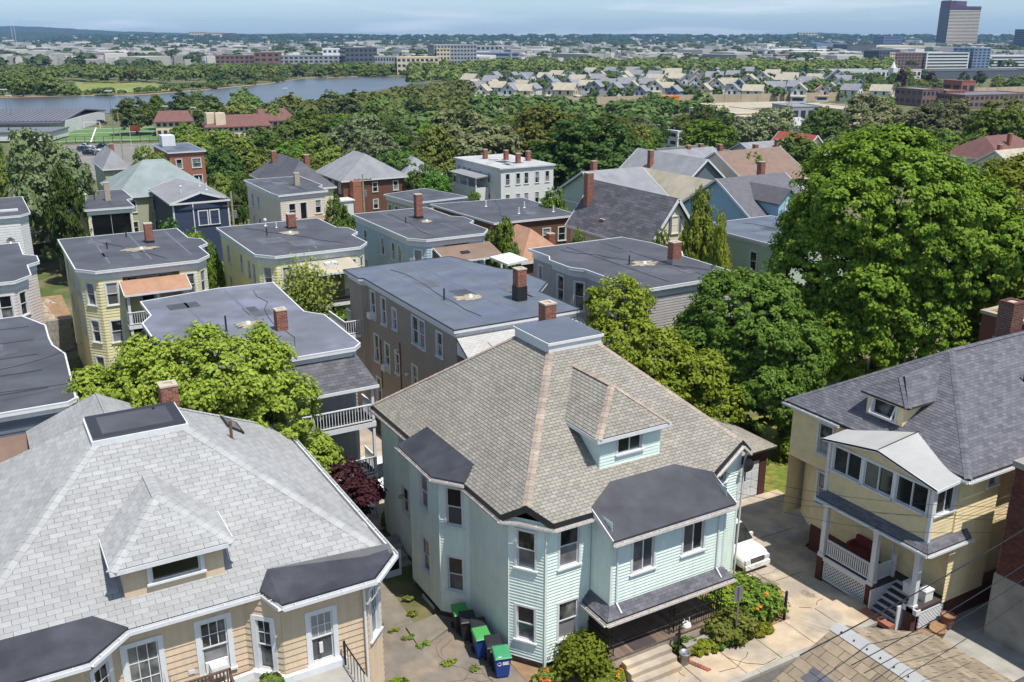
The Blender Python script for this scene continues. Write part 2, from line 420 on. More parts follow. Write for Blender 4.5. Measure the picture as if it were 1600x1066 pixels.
def gutter(parent, pts, m='trim', w_=.11, h=.1, name='gutter'):
    """open gutter trough following an eave, with spikes across it"""
    b = MB(); P = [Vector(p) for p in pts]
    for i in range(len(P)-1):
        a, c_ = P[i], P[i+1]; d = (c_-a).normalized(); o = Vector((d.y,-d.x,0))
        b.bar(a+o*w_, c_+o*w_, .02, h); b.bar(a+o*w_/2-Vector((0,0,h/2)), c_+o*w_/2-Vector((0,0,h/2)), w_, .012); b.bar(a+o*.005, c_+o*.005, .012, h)
        L_ = (c_-a).length; k = max(1,int(L_/.8))
        for j in range(k): q = a+d*(L_*(j+.5)/k)+Vector((0,0,h/2)); b.bar(q, q+o*w_, .025, .012)
    return b.build(name, m, parent)
def downspout(parent, pts, m='trim', w_=.07):
    b = MB()
    for i in range(len(pts)-1): b.bar(pts[i], pts[i+1], w_, w_*.8)
    return b.build('downspout', m, parent)
def railing(parent, a, b, h=.9, m='rail_white', pitch=.14, bw=.035, z0=.1, name='railing'):
    a, b = Vector(a), Vector(b); d = b-a; L_ = d.length; mb = MB()
    mb.bar(a+Vector((0,0,h)), b+Vector((0,0,h)), .09, .05); mb.bar(a+Vector((0,0,z0)), b+Vector((0,0,z0)), .06, .05)
    o = mb.build(name, m, parent); n = max(2,int(L_/pitch)); bm_ = MB().bar((0,0,z0+.02),(0,0,h-.02),bw).mesh('baluster', m)
    for k in range(n):
        p = a + d*((k+.5)/n); q = place('baluster', bm_, o, Matrix.Translation(p))
    return o
# ---------------------------------------------------------------- material list
mat('mint', srgb(214,227,217), .55, .06, 1.5, spec=.3, streak=.1, mottle=.04)
mat('mint_trim', srgb(206,216,208), .5, .05)
mat('trim', srgb(208,209,210), .45, .05, 4, streak=.08)
mat('gutter_white', srgb(200,194,188), .45, .14, 5, streak=.2)
mat('rail_white', srgb(208,209,211), .5, .06, 4)
mat('concrete', srgb(180,162,138), .9, .18, 1.3, bump=.3, bscale=25, mottle=.16, col2=srgb(160,149,134))
mat('concrete_grey', srgb(150,146,138), .9, .18, 1.5, bump=.25, mottle=.14)
mat('foundation', srgb(96,86,76), .95, .25, 2.5, bump=.4)
mat('asphalt', srgb(92,88,84), .95, .2, 2.2, bump=.3, bscale=60, mottle=.12)
mat('old_paving', srgb(130,118,104), .95, .2, 1.6, bump=.35, bscale=50, col2=srgb(114,107,99), mottle=.12)
mat('ground', srgb(104,98,66), .97, .3, .5, bump=.3, bscale=12, col2=srgb(70,86,40))
mat('lawn', srgb(96,112,38), .95, .3, 2.4, bump=.6, bscale=30, col2=srgb(124,120,56))
mat('dirt', srgb(138,112,84), .97, .25, 2, bump=.5, bscale=22)
mat('path', srgb(122,115,103), .95, .18, 1.6, bump=.3, mottle=.1)
mat('rubber', srgb(73,73,78), .62, .12, .9, spec=.35, mottle=.14, col2=srgb(79,80,86)); mat('rubber_light', srgb(102,104,111), .62, .1, .9, spec=.35, mottle=.12, col2=srgb(112,115,128))
mat('rubber_black', srgb(60,61,67), .55, .2, 1.4, spec=.4, mottle=.2, col2=srgb(54,55,60))
mat('rubber_blue', srgb(95,101,111), .55, .10, .8, spec=.4, mottle=.14, col2=srgb(86,92,106))
mat('seam', srgb(96,100,114), .6, .1, 2)
mat('seam_dark', srgb(46,47,54), .6, .1, 2)
mat('pond_stain', srgb(150,140,122), .9, .35, 4)
mat('mint_shingle', srgb(143,138,128), .93, .10, 3, bump=.5, bscale=160, island=.12, mottle=.08, streak=.1)
mat('mint_cap', srgb(156,141,127), .93, .12, 3, bump=.5, bscale=160, island=.18)
mat('grey_shingle', srgb(155,155,154), .93, .07, 3, bump=.4, bscale=160, island=.10, mottle=.07, streak=.09)
mat('grey_cap', srgb(160,160,159), .93, .08, 3, bump=.4, bscale=160, island=.10)
mat('dark_shingle', srgb(96,96,102), .93, .14, 3, bump=.5, bscale=160, island=.22)
mat('char_shingle', srgb(88,87,92), .93, .16, 2, bump=.4, bscale=120, island=.25)
mat('old_shingle', srgb(140,125,104), .95, .16, 3, bump=.5, bscale=120, island=.22)
mat('under_roof', srgb(60,56,52), .95, .2, 3)
mat('tan', srgb(202,179,151), .75, .06, 1.4, streak=.12, mottle=.05)
mat('yellow', srgb(222,203,160), .8, .1, 2, bump=.3, bscale=30, streak=.04, mottle=.05)
mat('brick', srgb(138,86,70), .9, .14, 8, bump=.4, bscale=90, island=.3)
mat('brick_dark', srgb(96,58,48), .9, .16, 8, bump=.4, bscale=90, island=.32)
mat('mortar', srgb(176,164,148), .95, .12, 8)
mat('soot', (.012,.011,.01), .95, .2, 5)
mat('black_metal', srgb(38,38,40), .5, .1, 5)
mat('iron', srgb(26,26,28), .55, .15, 9)
mat('galv', srgb(150,152,156), .4, .12, 5, metal=.6)
mat('appliance', srgb(216,216,212), .5, .06, 5)
mat('deck_wood', srgb(112,96,84), .85, .16, 3, bump=.3, island=.2)
mat('deck_dark', srgb(66,58,56), .8, .14, 3)
mat('old_wood', srgb(96,74,60), .85, .22, 4, bump=.3, island=.15)
mat('white_roof', srgb(164,163,160), .7, .06, 1.2, streak=.06, mottle=.06)
mat('black', (.01,.01,.01), .6, .1, 4)
mat('red_cloth', srgb(112,48,42), .9, .15, 5)
mat('terracotta', srgb(126,84,66), .9, .2, 5)
mat('straw', srgb(150,114,74), .9, .25, 9)

# ---------------------------------------------------------------- the ground
def halfclip(poly, t0, keep_low):
    out = []; n = len(poly); f = lambda p: (t0 - tdist(*p)) * (1 if keep_low else -1)
    for i in range(n):
        p, q = poly[i], poly[(i+1)%n]; a, b = f(p), f(q)
        if a >= 0: out.append(p)
        if (a >= 0) != (b >= 0): k = a/(a-b); out.append((p[0]+(q[0]-p[0])*k, p[1]+(q[1]-p[1])*k))
    return out
def sheet(name, poly, dz, m, th=0, kind='structure'):
    mb = MB()
    for lo in (True, False):
        q = halfclip(poly, 33, lo)
        if len(q) >= 3:
            pts = [(x,y,gz(x,y)+dz) for x,y in q]
            if th: mb.slab(pts, th)
            else: mb.quad(*pts)
    o = mb.build(name, m); o['kind'] = kind; return o
g = MB(); ts = [-60,0,33,90,180,260,345,420,600,900,1600,3000,6000,8800]
xs = [-6000,-3000,-1200,-600,-300,-120,-40,40,120,300,600,1200,3000,6000]
for t in ts:
    for X in xs:
        p = CAMP + RGT*X + FWD*t; g.v.append((p.x,p.y,(0 if t < 33 else -.042*(t-33) if t < 345 else -13.104)-.14))
nx = len(xs)
for i in range(len(ts)-1):
    for j in range(nx-1): g.f.append((i*nx+j,i*nx+j+1,(i+1)*nx+j+1,(i+1)*nx+j))
struct(g.build('ground','ground'))
sheet('street', [(-60,-11.6),(60,-11.6),(60,-5.75),(-60,-5.75)], -.13, 'asphalt')
cb = MB()
for k in range(16): x = -14 + k*1.85; cb.slab([(x+.008,-5.72,0.01),(x+1.842,-5.72,0.01),(x+1.842,-5.48,.012),(x+.008,-5.48,.012)],.15)
struct(cb.build('kerb','concrete_grey'))
# sidewalk: single slabs, a little uneven
sw = MB().slab([(-14,-5.47,-.03),(15.6,-5.47,-.03),(15.6,-3.62,-.03),(-14,-3.62,-.03)],.1).build('sidewalk','concrete'); struct(sw)
for k in range(15):
    x0 = -13.2 + k*1.9; j = lambda: random.uniform(-.012,.018)
    MB().slab([(x0+.02,-5.46,.0+j()),(x0+1.88,-5.46,.0+j()),(x0+1.88,-3.64,.0+j()),(x0+.02,-3.64,.0+j())],.06).build('paving_slab','concrete',sw)
dv = sheet('driveway', [(12.1,-3.6),(15.75,-3.6),(15.75,-1.7),(17.6,-1.7),(17.6,.9),(21.3,2.2),(21.3,6.5),(12.1,6.5)], -.02, 'concrete', .1)
for (a, b) in (((12.1,-.9),(15.6,-.9)),((12.1,2.6),(18.6,2.6))):
    MB().bar((a[0],a[1],gz(*a)-.018),(b[0],b[1],gz(*b)-.018),.03,.012).build('expansion_joint','asphalt',dv)
def cracks(parent, x0, x1, y0, y1, n, seed, dz=-.012):
    '''hairline cracks wandering over a paved surface'''
    r = random.Random(seed)
    for k in range(n):
        m = MB(); p = Vector((r.uniform(x0,x1),r.uniform(y0,y1),0)); a = r.uniform(0,6.28)
        for j in range(r.randint(4,9)):
            a += r.uniform(-.7,.7); q = p+Vector((cos(a),sin(a),0))*r.uniform(.15,.4)
            if not (x0 < q.x < x1 and y0 < q.y < y1): break
            m.bar((p.x,p.y,gz(p.x,p.y)+dz),(q.x,q.y,gz(q.x,q.y)+dz),r.uniform(.012,.03),.008); p = q
        if m.v: m.build('crack','foundation',parent)
cracks(dv,12.3,15.4,-3.4,6,16,3); cracks(sw,-6,15,-5.4,-3.7,22,4,.012)
m = MB(); rr_ = random.Random(8)
for cx_, cy_, r_ in ((13.4,-.9,.45),(14.2,-2.6,.3),(13.0,-2.2,.22)):
    nn_ = 16; m.add([(cx_+r_*rr_.uniform(.6,1.1)*cos(i*2*pi/nn_),cy_+r_*1.6*rr_.uniform(.6,1.1)*sin(i*2*pi/nn_),gz(cx_,cy_)-.013) for i in range(nn_)],[tuple(range(nn_))])
mat('oil_stain', srgb(134,122,108), .8, .3, 5); o_s = m.build('oil_stains','oil_stain',dv); o_s['kind'] = 'stuff'
sy_ = sheet('side_yard_paving', [(-5.4,-7),(-.05,-5.4),(-.05,3.2),(-1.0,4.4),(-5.4,4.4)], -.05, 'old_paving')
cracks(sy_,-5,-.4,-5,3,16,5,-.045)
sheet('side_path', [(-4.9,4.4),(-2.2,4.4),(-1.6,14),(-4.9,14)], -.06, 'path')
sheet('garden_bed', [(-.05,-3.62),(12.1,-3.62),(12.1,0),(-.05,0)], -.03, 'dirt')
sheet('back_lawn', [(20.2,5.6),(36,3.4),(36,16),(20.2,16)], -.04, 'lawn')
sheet('side_lot', [(15.6,-5.7),(30,-5.7),(30,-11),(15.6,-11)], -.06, 'concrete_grey')
sheet('rear_lane', [(-8,13.2),(30,13.2),(30,15.5),(-8,15.5)], -.07, 'concrete')
sheet('yard_grass', [(-13.4,33),(6,33),(6,42),(-13.4,42)], -.06, 'lawn')
sheet('side_alley', [(14.6,13),(18.4,13),(18.4,40),(14.6,40)], -.05, 'concrete_grey')
sheet('narrow_alley', [(.6,15.5),(5.0,15.5),(5.0,33),(.6,33)], -.05, 'concrete')

# ---------------------------------------------------------------- mint green house
MH = thing('mint_house', 'mint green two-storey house with grey-green hip roof and black-roofed enclosed porch', 'house')
MB().prism(offset([(0,0),(.9,-1.27),(2.95,-1.27),(2.95,-.1),(11.7,-.1),(11.7,12.6),(0,12.6),(0,8.2),(-.9,7.2),(-.9,4.3),(0,3.2)],-.08), -1.4, .32).build('foundation','foundation',MH)
ZT = 6.5
def mwall(A, B, wins, boards='parts', z0=.3, z1=ZT, styles=None, **k):
    W = wall(MH, A, B, z0, z1, 'mint', [(a,b,c,d) for a,b,c,d in wins], lap=.135, boards=boards, proud=.042)
    for i, (a,b,c,d) in enumerate(wins):
        st = (styles or {}).get(i, {}); window(MH, A, B, a, b, c, d, bw=.09, **{**dict(low='glass_screen'), **st})
    return W
mwall((0,0),(.9,-1.27), [(.36,1.12,1.15,2.65),(.36,1.12,4.4,5.98)])
mwall((.9,-1.27),(2.95,-1.27), [(.62,1.5,1.15,2.8),(.62,1.5,4.4,6.2)], styles={1:dict(dark='glass_dark')})
wall(MH, (2.95,-1.27),(2.95,-.1), .3, ZT, 'mint', lap=.135, boards='joined')
# ground floor under the porch: door, window, slanted bay side
wall(MH, (2.95,-.1),(8.7,-.1), .3, 3.0, 'mint', [(.5,1.5,.8,2.85),(3.4,4.3,1.3,2.7)], lap=.135, boards='joined')
window(MH, (2.95,-.1),(8.7,-.1), 3.4,4.3,1.3,2.7, dark='glass_dark')
dm = MB().box(.52,1.48,.02,.07,.8,2.83); [dm.box(.62+.44*i,.96+.44*i,-.005,.02,1.0+.65*j,1.5+.65*j) for i in range(2) for j in range(2)]
place('front_door', dm.mesh('front_door','trim'), MH, wmat((2.95,-.1),(8.7,-.1)))
mwall((8.7,-.1),(11.7,-.1), [(.3,.95,1.2,2.75),(1.6,2.2,5.3,6.2)], boards='joined')
wall(MH, (11.7,-.1),(11.7,12.6), -.4, ZT, 'mint', lap=.27, boards='joined')
wall(MH, (11.7,12.6),(0,12.6), -.4, ZT, 'mint', lap=.27, boards='joined')
mwall((0,12.6),(0,8.2), [(2.35,3.0,2.0,3.3),(2.2,2.9,5.0,6.25)], boards='joined', z0=-.25)
wall(MH, (0,8.2),(-.9,7.2), -.1, ZT, 'mint', lap=.135, boards='joined')
mwall((-.9,7.2),(-.9,4.3), [(1.1,1.85,1.3,2.9),(1.1,1.85,4.4,6.0)], boards='joined', z0=.1)
mwall((-.9,4.3),(0,3.2), [(.35,1.05,1.25,2.85),(.35,1.05,4.4,6.1)], z0=.1)
wall(MH, (0,3.2),(0,0), .1, ZT, 'mint', lap=.135, boards='joined')
MB().box(-.97,-.93,5.0,6.2,-.62,-.12).build('cellar_window','trim',MH)
cp = MB()
for x, y in ((0,0),(.9,-1.27),(-.9,4.3),(0,3.2),(-.9,7.2),(0,12.6),(11.7,-.1)): cp.box(x-.05,x+.05,y-.05,y+.05,.1,ZT)
cp.build('corner_boards','mint_trim',MH)
# main hip roof: left slope from x=-.35, front slope from y=-1.62, corners cut over the bays, flat deck on top
EZ, TZ = 6.62, 11.0; SL = (TZ-EZ)/(4.8+.35); SF = (TZ-EZ)/(4.75+1.62)
zl = lambda x: EZ + SL*(x+.35); zf = lambda y: EZ + SF*(y+1.62)
# hip meets the corner cut (line from (-.35,-.05) to (1.0,-1.62))
def cutpt():
    a, b = Vector((-.35,-.05)), Vector((1.0,-1.62))
    for k in range(400):
        p = a + (b-a)*(k/400)
        if zl(p.x) >= zf(p.y): return p
HC = cutpt(); HCz = zl(HC.x)
P1, P2, P3, P4 = (4.8,4.75,TZ), (7.2,4.75,TZ), (7.2,7.3,TZ), (4.8,7.3,TZ)
yb = 12.95
left = [(-.35,yb,EZ),(-.35,-.05,EZ),(HC.x,HC.y,HCz),P1,P4]
XR = 12.05; zrt = lambda x: EZ + (TZ-EZ)*(XR-x)/(XR-7.2)
for k in range(600):
    HR = Vector((XR,-.3)).lerp(Vector((8.5,-1.62)),k/600)
    if zrt(HR.x) >= zf(HR.y): break
HRz = zf(HR.y)
front = [(1.0,-1.62,EZ),(8.5,-1.62,EZ),(HR.x,HR.y,HRz),P2,P1,(HC.x,HC.y,HCz)]
right = [(XR,-.3,EZ),(XR,yb,EZ),P3,P2,(HR.x,HR.y,HRz)]
back = [(XR,yb,EZ),(-.35,yb,EZ),P4,P3]
rf = MB()
for s in (left,front,right,back): rf.slab(s,.16)
roof = rf.build('roof','under_roof',MH)
in_d = lambda c: 3.95 < c.x < 7.05 and -.2 < c.y and c.z < 10.2 and abs(c.x-5.5) < 1.62 - max(0,(c.y-1.6)*.75)
pr_z = lambda c: 3.0 < c.x < 9.1 and c.y < -.8 - max(0, abs(c.x-5.6)-1.6)*.4
shingle_slope(roof, left, 'mint_shingle', tw=.31, ex=.142, th=.03, gap=.016)
shingle_slope(roof, front, 'mint_shingle', tw=.31, ex=.142, th=.03, gap=.016)
shingle_slope(roof, right, 'mint_shingle', tw=.62, ex=.284); shingle_slope(roof, back, 'mint_shingle', tw=.62, ex=.284)
caps(roof,(HC.x,HC.y,HCz),P1,'mint_cap',.34,.3); caps(roof,(HR.x,HR.y,HRz),P2,'mint_cap',.34,.3)
caps(roof,(-.35,yb,EZ),P4,'mint_cap',.34,.3); caps(roof,(XR,yb,EZ),P3,'mint_cap',.34,.3)
for a, b in (((-.35,yb,EZ),(-.35,-.05,EZ)),((-.35,-.05,EZ),(HC.x,HC.y,HCz)),((HC.x,HC.y,HCz),(1.0,-1.62,EZ)),((1.0,-1.62,EZ),(3.0,-1.62,EZ)),((8.5,-1.62,EZ),(HR.x,HR.y,HRz)),((HR.x,HR.y,HRz),(XR,-.3,EZ)),((XR,-.3,EZ),(XR,yb,EZ))):
    a, b = Vector(a), Vector(b); d = (b-a).normalized(); o = Vector((d.y,-d.x,0))
    MB().bar(a-Vector((0,0,.12))+o*.02, b-Vector((0,0,.12))+o*.02, .06, .25).build('fascia','black_metal',MH)
gutter(MH, [(-.4,yb,EZ-.25),(-.4,7.9,EZ-.25)], 'gutter_white'); gutter(MH, [(-.4,3.4,EZ-.25),(-.4,-.05,EZ-.25),(.15,-.6,EZ-.22),(.98,-1.68,EZ-.25),(3.0,-1.68,EZ-.25)], 'gutter_white')
gutter(MH, [(9.2,-1.4,EZ-.12),(HR.x,HR.y-.06,HRz-.25),(XR,-.36,EZ-.2)], 'gutter_white')
sf = MB().prism([(-.33,12.6),(-.33,0),(0,0),(0,12.6)],EZ-.28,EZ-.2).build('soffit','mint_trim',MH)
# flat deck on the peak
MB().box(4.62,7.38,4.57,7.48,TZ-.12,TZ+.24).build('deck_curb','trim',MH)
MB().box(4.54,7.46,4.49,7.56,TZ+.243,TZ+.36).build('deck_edge','trim',MH)
MB().box(4.6,7.4,4.55,7.5,TZ+.363,TZ+.39).build('flat_deck','rubber_blue',MH)
chimney(MH, 6.75, 8.1, 9.4, 12.0, .62, .62, 'brick')
# black bay roof on the left side
br = MB().slab([(-1.25,7.75,6.68),(-1.28,4.15,6.68),(-.35,2.95,6.68),(.35,3.3,7.2),(.35,7.9,7.2)],.1)
br.build('bay_roof','rubber_black',MH)
gutter(MH, [(-1.26,7.75,6.55),(-1.28,4.13,6.55),(-.38,2.93,6.55)], 'gutter_white')
# hipped dormer
dz0, dze = 7.3, 8.95
DW = [(4.0,-.25),(7.0,-.25)]
wall(MH, (4.0,-.25),(7.0,-.25), dz0, dze, 'mint', [(.85,2.05,8.05,8.75)], lap=.135, boards='joined', name='dormer_wall')
window(MH, (4.0,-.25),(7.0,-.25), .85,2.05,8.05,8.75, 'slide', bw=.07, dark='glass_dark')
wall(MH, (4.0,2.2),(4.0,-.25), dz0, dze, 'mint', lap=.135, boards='joined', name='dormer_wall')
wall(MH, (7.0,-.25),(7.0,2.2), dz0, dze, 'mint', lap=.135, boards='joined', name='dormer_wall')
AP, RE = (5.5,1.15,10.45), (5.5,4.0,10.45)
dl = [(3.72,2.0,9.0),(3.72,-.52,9.0),AP,RE]; df = [(3.72,-.52,9.0),(7.28,-.52,9.0),AP]; dr = [(7.28,-.52,9.0),(7.28,2.0,9.0),RE,AP]
dm = MB()
for s in (dl,df,dr): dm.slab(s,.1)
dro = dm.build('dormer_roof','under_roof',MH)
for s in (dl,df,dr): shingle_slope(dro, s, 'mint_shingle', tw=.31, ex=.142, th=.03, gap=.016)
caps(dro,(3.72,-.52,9.0),AP,'mint_cap',.3,.28); caps(dro,(7.28,-.52,9.0),AP,'mint_cap',.3,.28); caps(dro,AP,RE,'mint_cap',.32,.28)
MB().bar((3.7,-.55,8.9),(7.3,-.55,8.9),.03,.16).bar((3.69,-.55,8.9),(3.69,2.0,8.9),.03,.16).bar((7.31,-.55,8.9),(7.31,2.0,8.9),.03,.16).build('dormer_fascia','trim',MH)
# enclosed upper porch over an open lower porch
A, B = (3.0,-2.6), (8.65,-2.6)
wall(MH, A, B, 2.98, 6.0, 'mint', [(1.0,2.03,4.12,5.55),(3.5,4.55,4.2,5.6)], lap=.135, boards='parts', proud=.042)
window(MH, A, B, 1.0,2.03,4.12,5.55,'slide',bw=.1,dark='glass_screen',low='glass_screen'); window(MH, A, B, 3.5,4.55,4.2,5.6,'slide',bw=.1,dark='glass_dark',low='glass_screen')
wall(MH, (3.0,-.6), A, 2.98, 6.6, 'mint', lap=.135, boards='joined'); wall(MH, B, (8.65,-.6), 2.98, 6.6, 'mint', lap=.135, boards='joined')
MB().box(2.95,3.05,-2.65,-2.55,2.98,6.0).box(8.6,8.7,-2.65,-2.55,2.98,6.0).build('corner_boards','mint_trim',MH)
MB().slab([(2.8,-2.95,6.02),(8.85,-2.95,6.02),(8.85,-1.5,6.82),(7.3,-.86,7.27),(4.1,-.86,7.27),(2.8,-1.5,6.82)],.14).build('porch_roof','rubber_black',MH)
MB().bar((2.78,-2.95,5.98),(2.78,-1.5,6.66),.04,.2).bar((8.87,-2.95,5.98),(8.87,-1.5,6.66),.04,.2).build('rake_board','trim',MH)
gutter(MH, [(2.8,-2.97,5.88),(8.87,-2.97,5.88)], 'gutter_white', .13, .12)
downspout(MH, [(3.25,-2.66,5.8),(3.25,-2.66,3.1),(3.32,-2.95,2.75)]); downspout(MH, [(8.3,-2.66,5.8),(8.3,-2.66,3.1),(8.37,-2.95,2.75)])
sk = MB(); skf = [(2.6,-3.02,2.62),(9.0,-3.02,2.62),(8.68,-2.63,3.02),(2.97,-2.63,3.02)]; skl = [(2.6,-1.27,2.62),(2.6,-3.02,2.62),(2.97,-2.63,3.02),(2.97,-1.27,3.02)]; skr = [(9.0,-3.02,2.62),(9.0,-1.27,2.62),(8.68,-1.27,3.02),(8.68,-2.63,3.02)]
for s in (skf,skl,skr): sk.slab(s,.08)
sko = sk.build('skirt_roof','under_roof',MH)
for s in (skf,skl,skr): shingle_slope(sko, s, 'dark_shingle', tw=.31, ex=.14)
gutter(MH, [(2.56,-1.3,2.52),(2.56,-3.05,2.52),(9.05,-3.05,2.52)], 'gutter_white', .12, .1)
MB().prism(rect(3.0,8.65,-2.6,-.12),2.86,2.96).build('porch_ceiling','trim',MH)
MB().prism(rect(2.7,8.65,-2.95,-.12),.3,.78).build('porch_base','concrete',MH)
for k in range(26):
    x = 2.7 + k*.2285; MB().box(x+.004,x+.2245,-3.0,-.12,.782,.815).build('deck_board','deck_wood',MH)
def ironpost(x, y, z0, z1):
    m = MB(); 
    for dx in (-.11,.11): m.bar((x+dx,y,z0),(x+dx,y,z1),.03)
    n = 6
    for k in range(n):
        za, zb = z0+(z1-z0)*k/n, z0+(z1-z0)*(k+1)/n; m.bar((x-.11,y,za),(x+.11,y,zb),.018); m.bar((x+.11,y,za),(x-.11,y,zb),.018)
    return m.build('iron_post','iron',MH)
for x in (3.0,6.0,8.5): ironpost(x,-2.8,.8,2.6)
def ironrail(a, b, h=.85, n=None, parent=None):
    a, b = Vector(a), Vector(b); m = MB(); L_ = (b-a).length; n = n or int(L_/.13)
    m.bar(a+Vector((0,0,h)),b+Vector((0,0,h)),.035); m.bar(a+Vector((0,0,.12)),b+Vector((0,0,.12)),.025)
    for k in range(n+1):
        p = a+(b-a)*(k/n); m.bar(p+Vector((0,0,.1)),p+Vector((0,0,h)),.016)
        if k < n: q = a+(b-a)*((k+1)/n); m.bar(p+Vector((0,0,.3)),q+Vector((0,0,.55)),.012)
    return m.build('iron_railing','iron',parent or MH)
ironrail((6.1,-2.85,.8),(8.45,-2.85,.8)); ironrail((8.5,-2.8,.8),(8.5,-1.4,.8)); ironrail((2.85,-2.8,.8),(2.85,-1.4,.8))
st = MB()
for k in range(3): st.box(3.35,5.6,-3.05-.33*(k+1),-3.05-.33*k,-.1,.62-.2*k)
st.build('front_steps','concrete',MH)
MB().box(4.0,5.15,-2.98,-2.2,.817,.83).build('door_mat','deck_dark',MH)
# back stair at the left rear corner: white screen door and rail
MB().box(-1.75,-.95,8.55,8.62,-.75,.95).box(-1.7,-1.0,8.53,8.545,-.1,.45).build('screen_door','rail_white',MH)
MB().box(-1.62,-1.08,8.515,8.53,-.02,.85).build('screen_panel','glass_dark',MH)
railing(MH, (-1.8,8.6,-.5),(-1.8,11.2,.6), .95); 
bs = MB()
for k in range(5): bs.box(-1.75,-.1,8.7+.5*k,9.2+.5*k,-1.2,-.6+.2*k)
bs.build('back_steps','concrete_grey',MH)
# meters and pipes on the left wall, by the bins
pm = MB().tube((-.09,2.7,.3),(-.09,.35,.3),.03,6).tube((-.09,2.7,.3),(-.09,2.7,-.2),.03,6).tube((-.09,.35,.3),(-.09,.35,-.2),.03,6)
for y in (.6,1.1,1.6,2.1): pm.box(-.32,-.1,y-.1,y+.1,.15,.5).tube((-.2,y,.5),(-.2,y,.62),.05,8)
pm.build('gas_meters','galv',MH)
MB().tube((-.12,9.8,3.0),(-.34,9.8,3.05),.05,8).tube((-.34,9.8,3.05),(-.36,9.8,2.9),.07,8,.1).build('wall_lamp','galv',MH)
sd = MB().tube((11.9,-.3,5.1),(11.9,-.3,6.0),.03,6); sd.add([(11.9+.28*cos(a),-.5+.06*(1-cos(2*a)),5.9+.34*sin(a)) for a in np.linspace(0,2*pi,16,endpoint=False)]+[(11.9,-.4,5.9)], [(i,(i+1)%16,16) for i in range(16)]); sd.build('satellite_dish','black_metal',MH)
downspout(MH, [(11.95,-.3,6.9),(11.85,-.25,6.1),(11.8,-.2,.2)])
# detached garage behind the mint house
GA = thing('garage', 'small garage with white panelled door and brown-grey roof behind the mint house', 'garage', (16.4,6.5,-.65))
for a, b, op in (((0,0),(3.9,0),[(1.2,3.4,0,2.2)]),((3.9,0),(3.9,4.4),[]),((3.9,4.4),(0,4.4),[]),((0,4.4),(0,0),[])): wall(GA,a,b,-.3,2.9,'brick_dark',op)
gd = MB().box(1.2,3.4,.05,.1,0,2.2)
for i in range(4):
    for j in range(4): gd.box(1.26+.54*i,1.74+.54*i,.03,.05,.08+.53*j,.54+.53*j)
gd.build('garage_door','trim',GA)
gl = [(-.3,4.8,2.95),(-.3,-.35,2.95),(1.95,.9,4.0),(1.95,4.8,4.0)]; gr_ = [(4.25,-.35,2.95),(4.25,4.8,2.95),(1.95,4.8,4.0),(1.95,.9,4.0)]; gf = [(-.3,-.35,2.95),(4.25,-.35,2.95),(1.95,.9,4.0)]
m = MB(); [m.slab(s,.1) for s in (gl,gr_,gf)]; gro = m.build('roof','under_roof',GA)
for s in (gl,gr_,gf): shingle_slope(gro,s,'mint_shingle',tw=.31,ex=.142)
# ---------------------------------------------------------------- tan house with pale grey roof (lower left)
TH_ = thing('tan_house', 'tan house with pale grey shingle hip roof, low dormer and white-trimmed windows', 'house')
FP = [(-19.2,-1.2),(-15.2,-1.2),(-14.3,-.3),(-10.25,-.3),(-9.3,-1.25),(-6.35,-1.25),(-5.5,-.4),(-5.5,12.1),(-18.8,12.1),(-18.8,-.3)]
MB().prism(offset(FP,-.1),-.5,.5).build('foundation','foundation',TH_)
ET = 6.58
def twall(A, B, wins, boards='parts', z0=.0):
    wall(TH_, A, B, z0, ET, 'tan', [(a,b,c,d) for a,b,c,d,_ in wins], lap=.24, boards=boards, proud=.034)
    for a,b,c,d,k in wins: window(TH_, A, B, a,b,c,d, bw=.17, **k)
G6 = dict(grid=(3,2)); 
twall((-19.2,-1.2),(-15.2,-1.2), [(1.5,2.5,3.6,5.6,G6)])
twall((-15.2,-1.2),(-14.3,-.3), [(.3,.95,3.7,5.7,dict(grid=(2,2)))])
twall((-14.3,-.3),(-10.25,-.3), [(.35,1.3,3.25,5.75,dict(style='fixed',grid=(3,4))),(2.6,3.45,3.95,5.85,dict(grid=(3,2),ac=True,low='glass_screen'))])
twall((-10.25,-.3),(-9.3,-1.25), [(.42,.95,3.75,5.65,dict(grid=(2,2)))])
twall((-9.3,-1.25),(-6.35,-1.25), [(.95,1.72,3.75,5.6,dict(grid=(3,2),low='glass_screen'))])
twall((-6.35,-1.25),(-5.5,-.4), [(.3,.9,3.8,5.7,dict(grid=(3,2)))], )
twall((-5.5,-.4),(-5.5,12.1), [(.55,1.35,.9,2.7,dict()),(4.5,5.3,3.8,5.5,dict()),(8.5,9.3,3.8,5.5,dict())], boards='joined')
for a, b in (((-5.5,12.1),(-18.8,12.1)),((-18.8,12.1),(-18.8,-.3))): wall(TH_, a, b, 0, ET, 'tan')
MB().box(-12.2,-12.0,-.36,-.3,4.15,4.3).box(-8.1,-7.98,-1.33,-1.28,4.1,4.5).build('wall_box','trim',TH_)
tz = 10.35; e = 6.6
Q1,Q2,Q3,Q4 = (-13.5,5.6,tz),(-10.45,5.6,tz),(-10.45,7.75,tz),(-13.5,7.75,tz)
x0,x1,y0,y1 = -19.2,-5.1,-.62,12.55
tl = [(x0,y1,e),(x0,y0,e),Q1,Q4]; tf = [(x0,y0,e),(x1,y0,e),Q2,Q1]; tr = [(x1,y0,e),(x1,y1,e),Q3,Q2]; tb = [(x1,y1,e),(x0,y1,e),Q4,Q3]
m = MB(); [m.slab(s,.16) for s in (tl,tf,tr,tb)]
troof = m.build('roof','under_roof',TH_)
dex = lambda c: (-13.75 < c.x < -10.35 and 0.9 < c.y and abs(c.x+12.05) < 1.75-max(0,(c.y-3.0)*.8)) or (c.y < .25 and (c.x > -9.75 or c.x < -14.8))
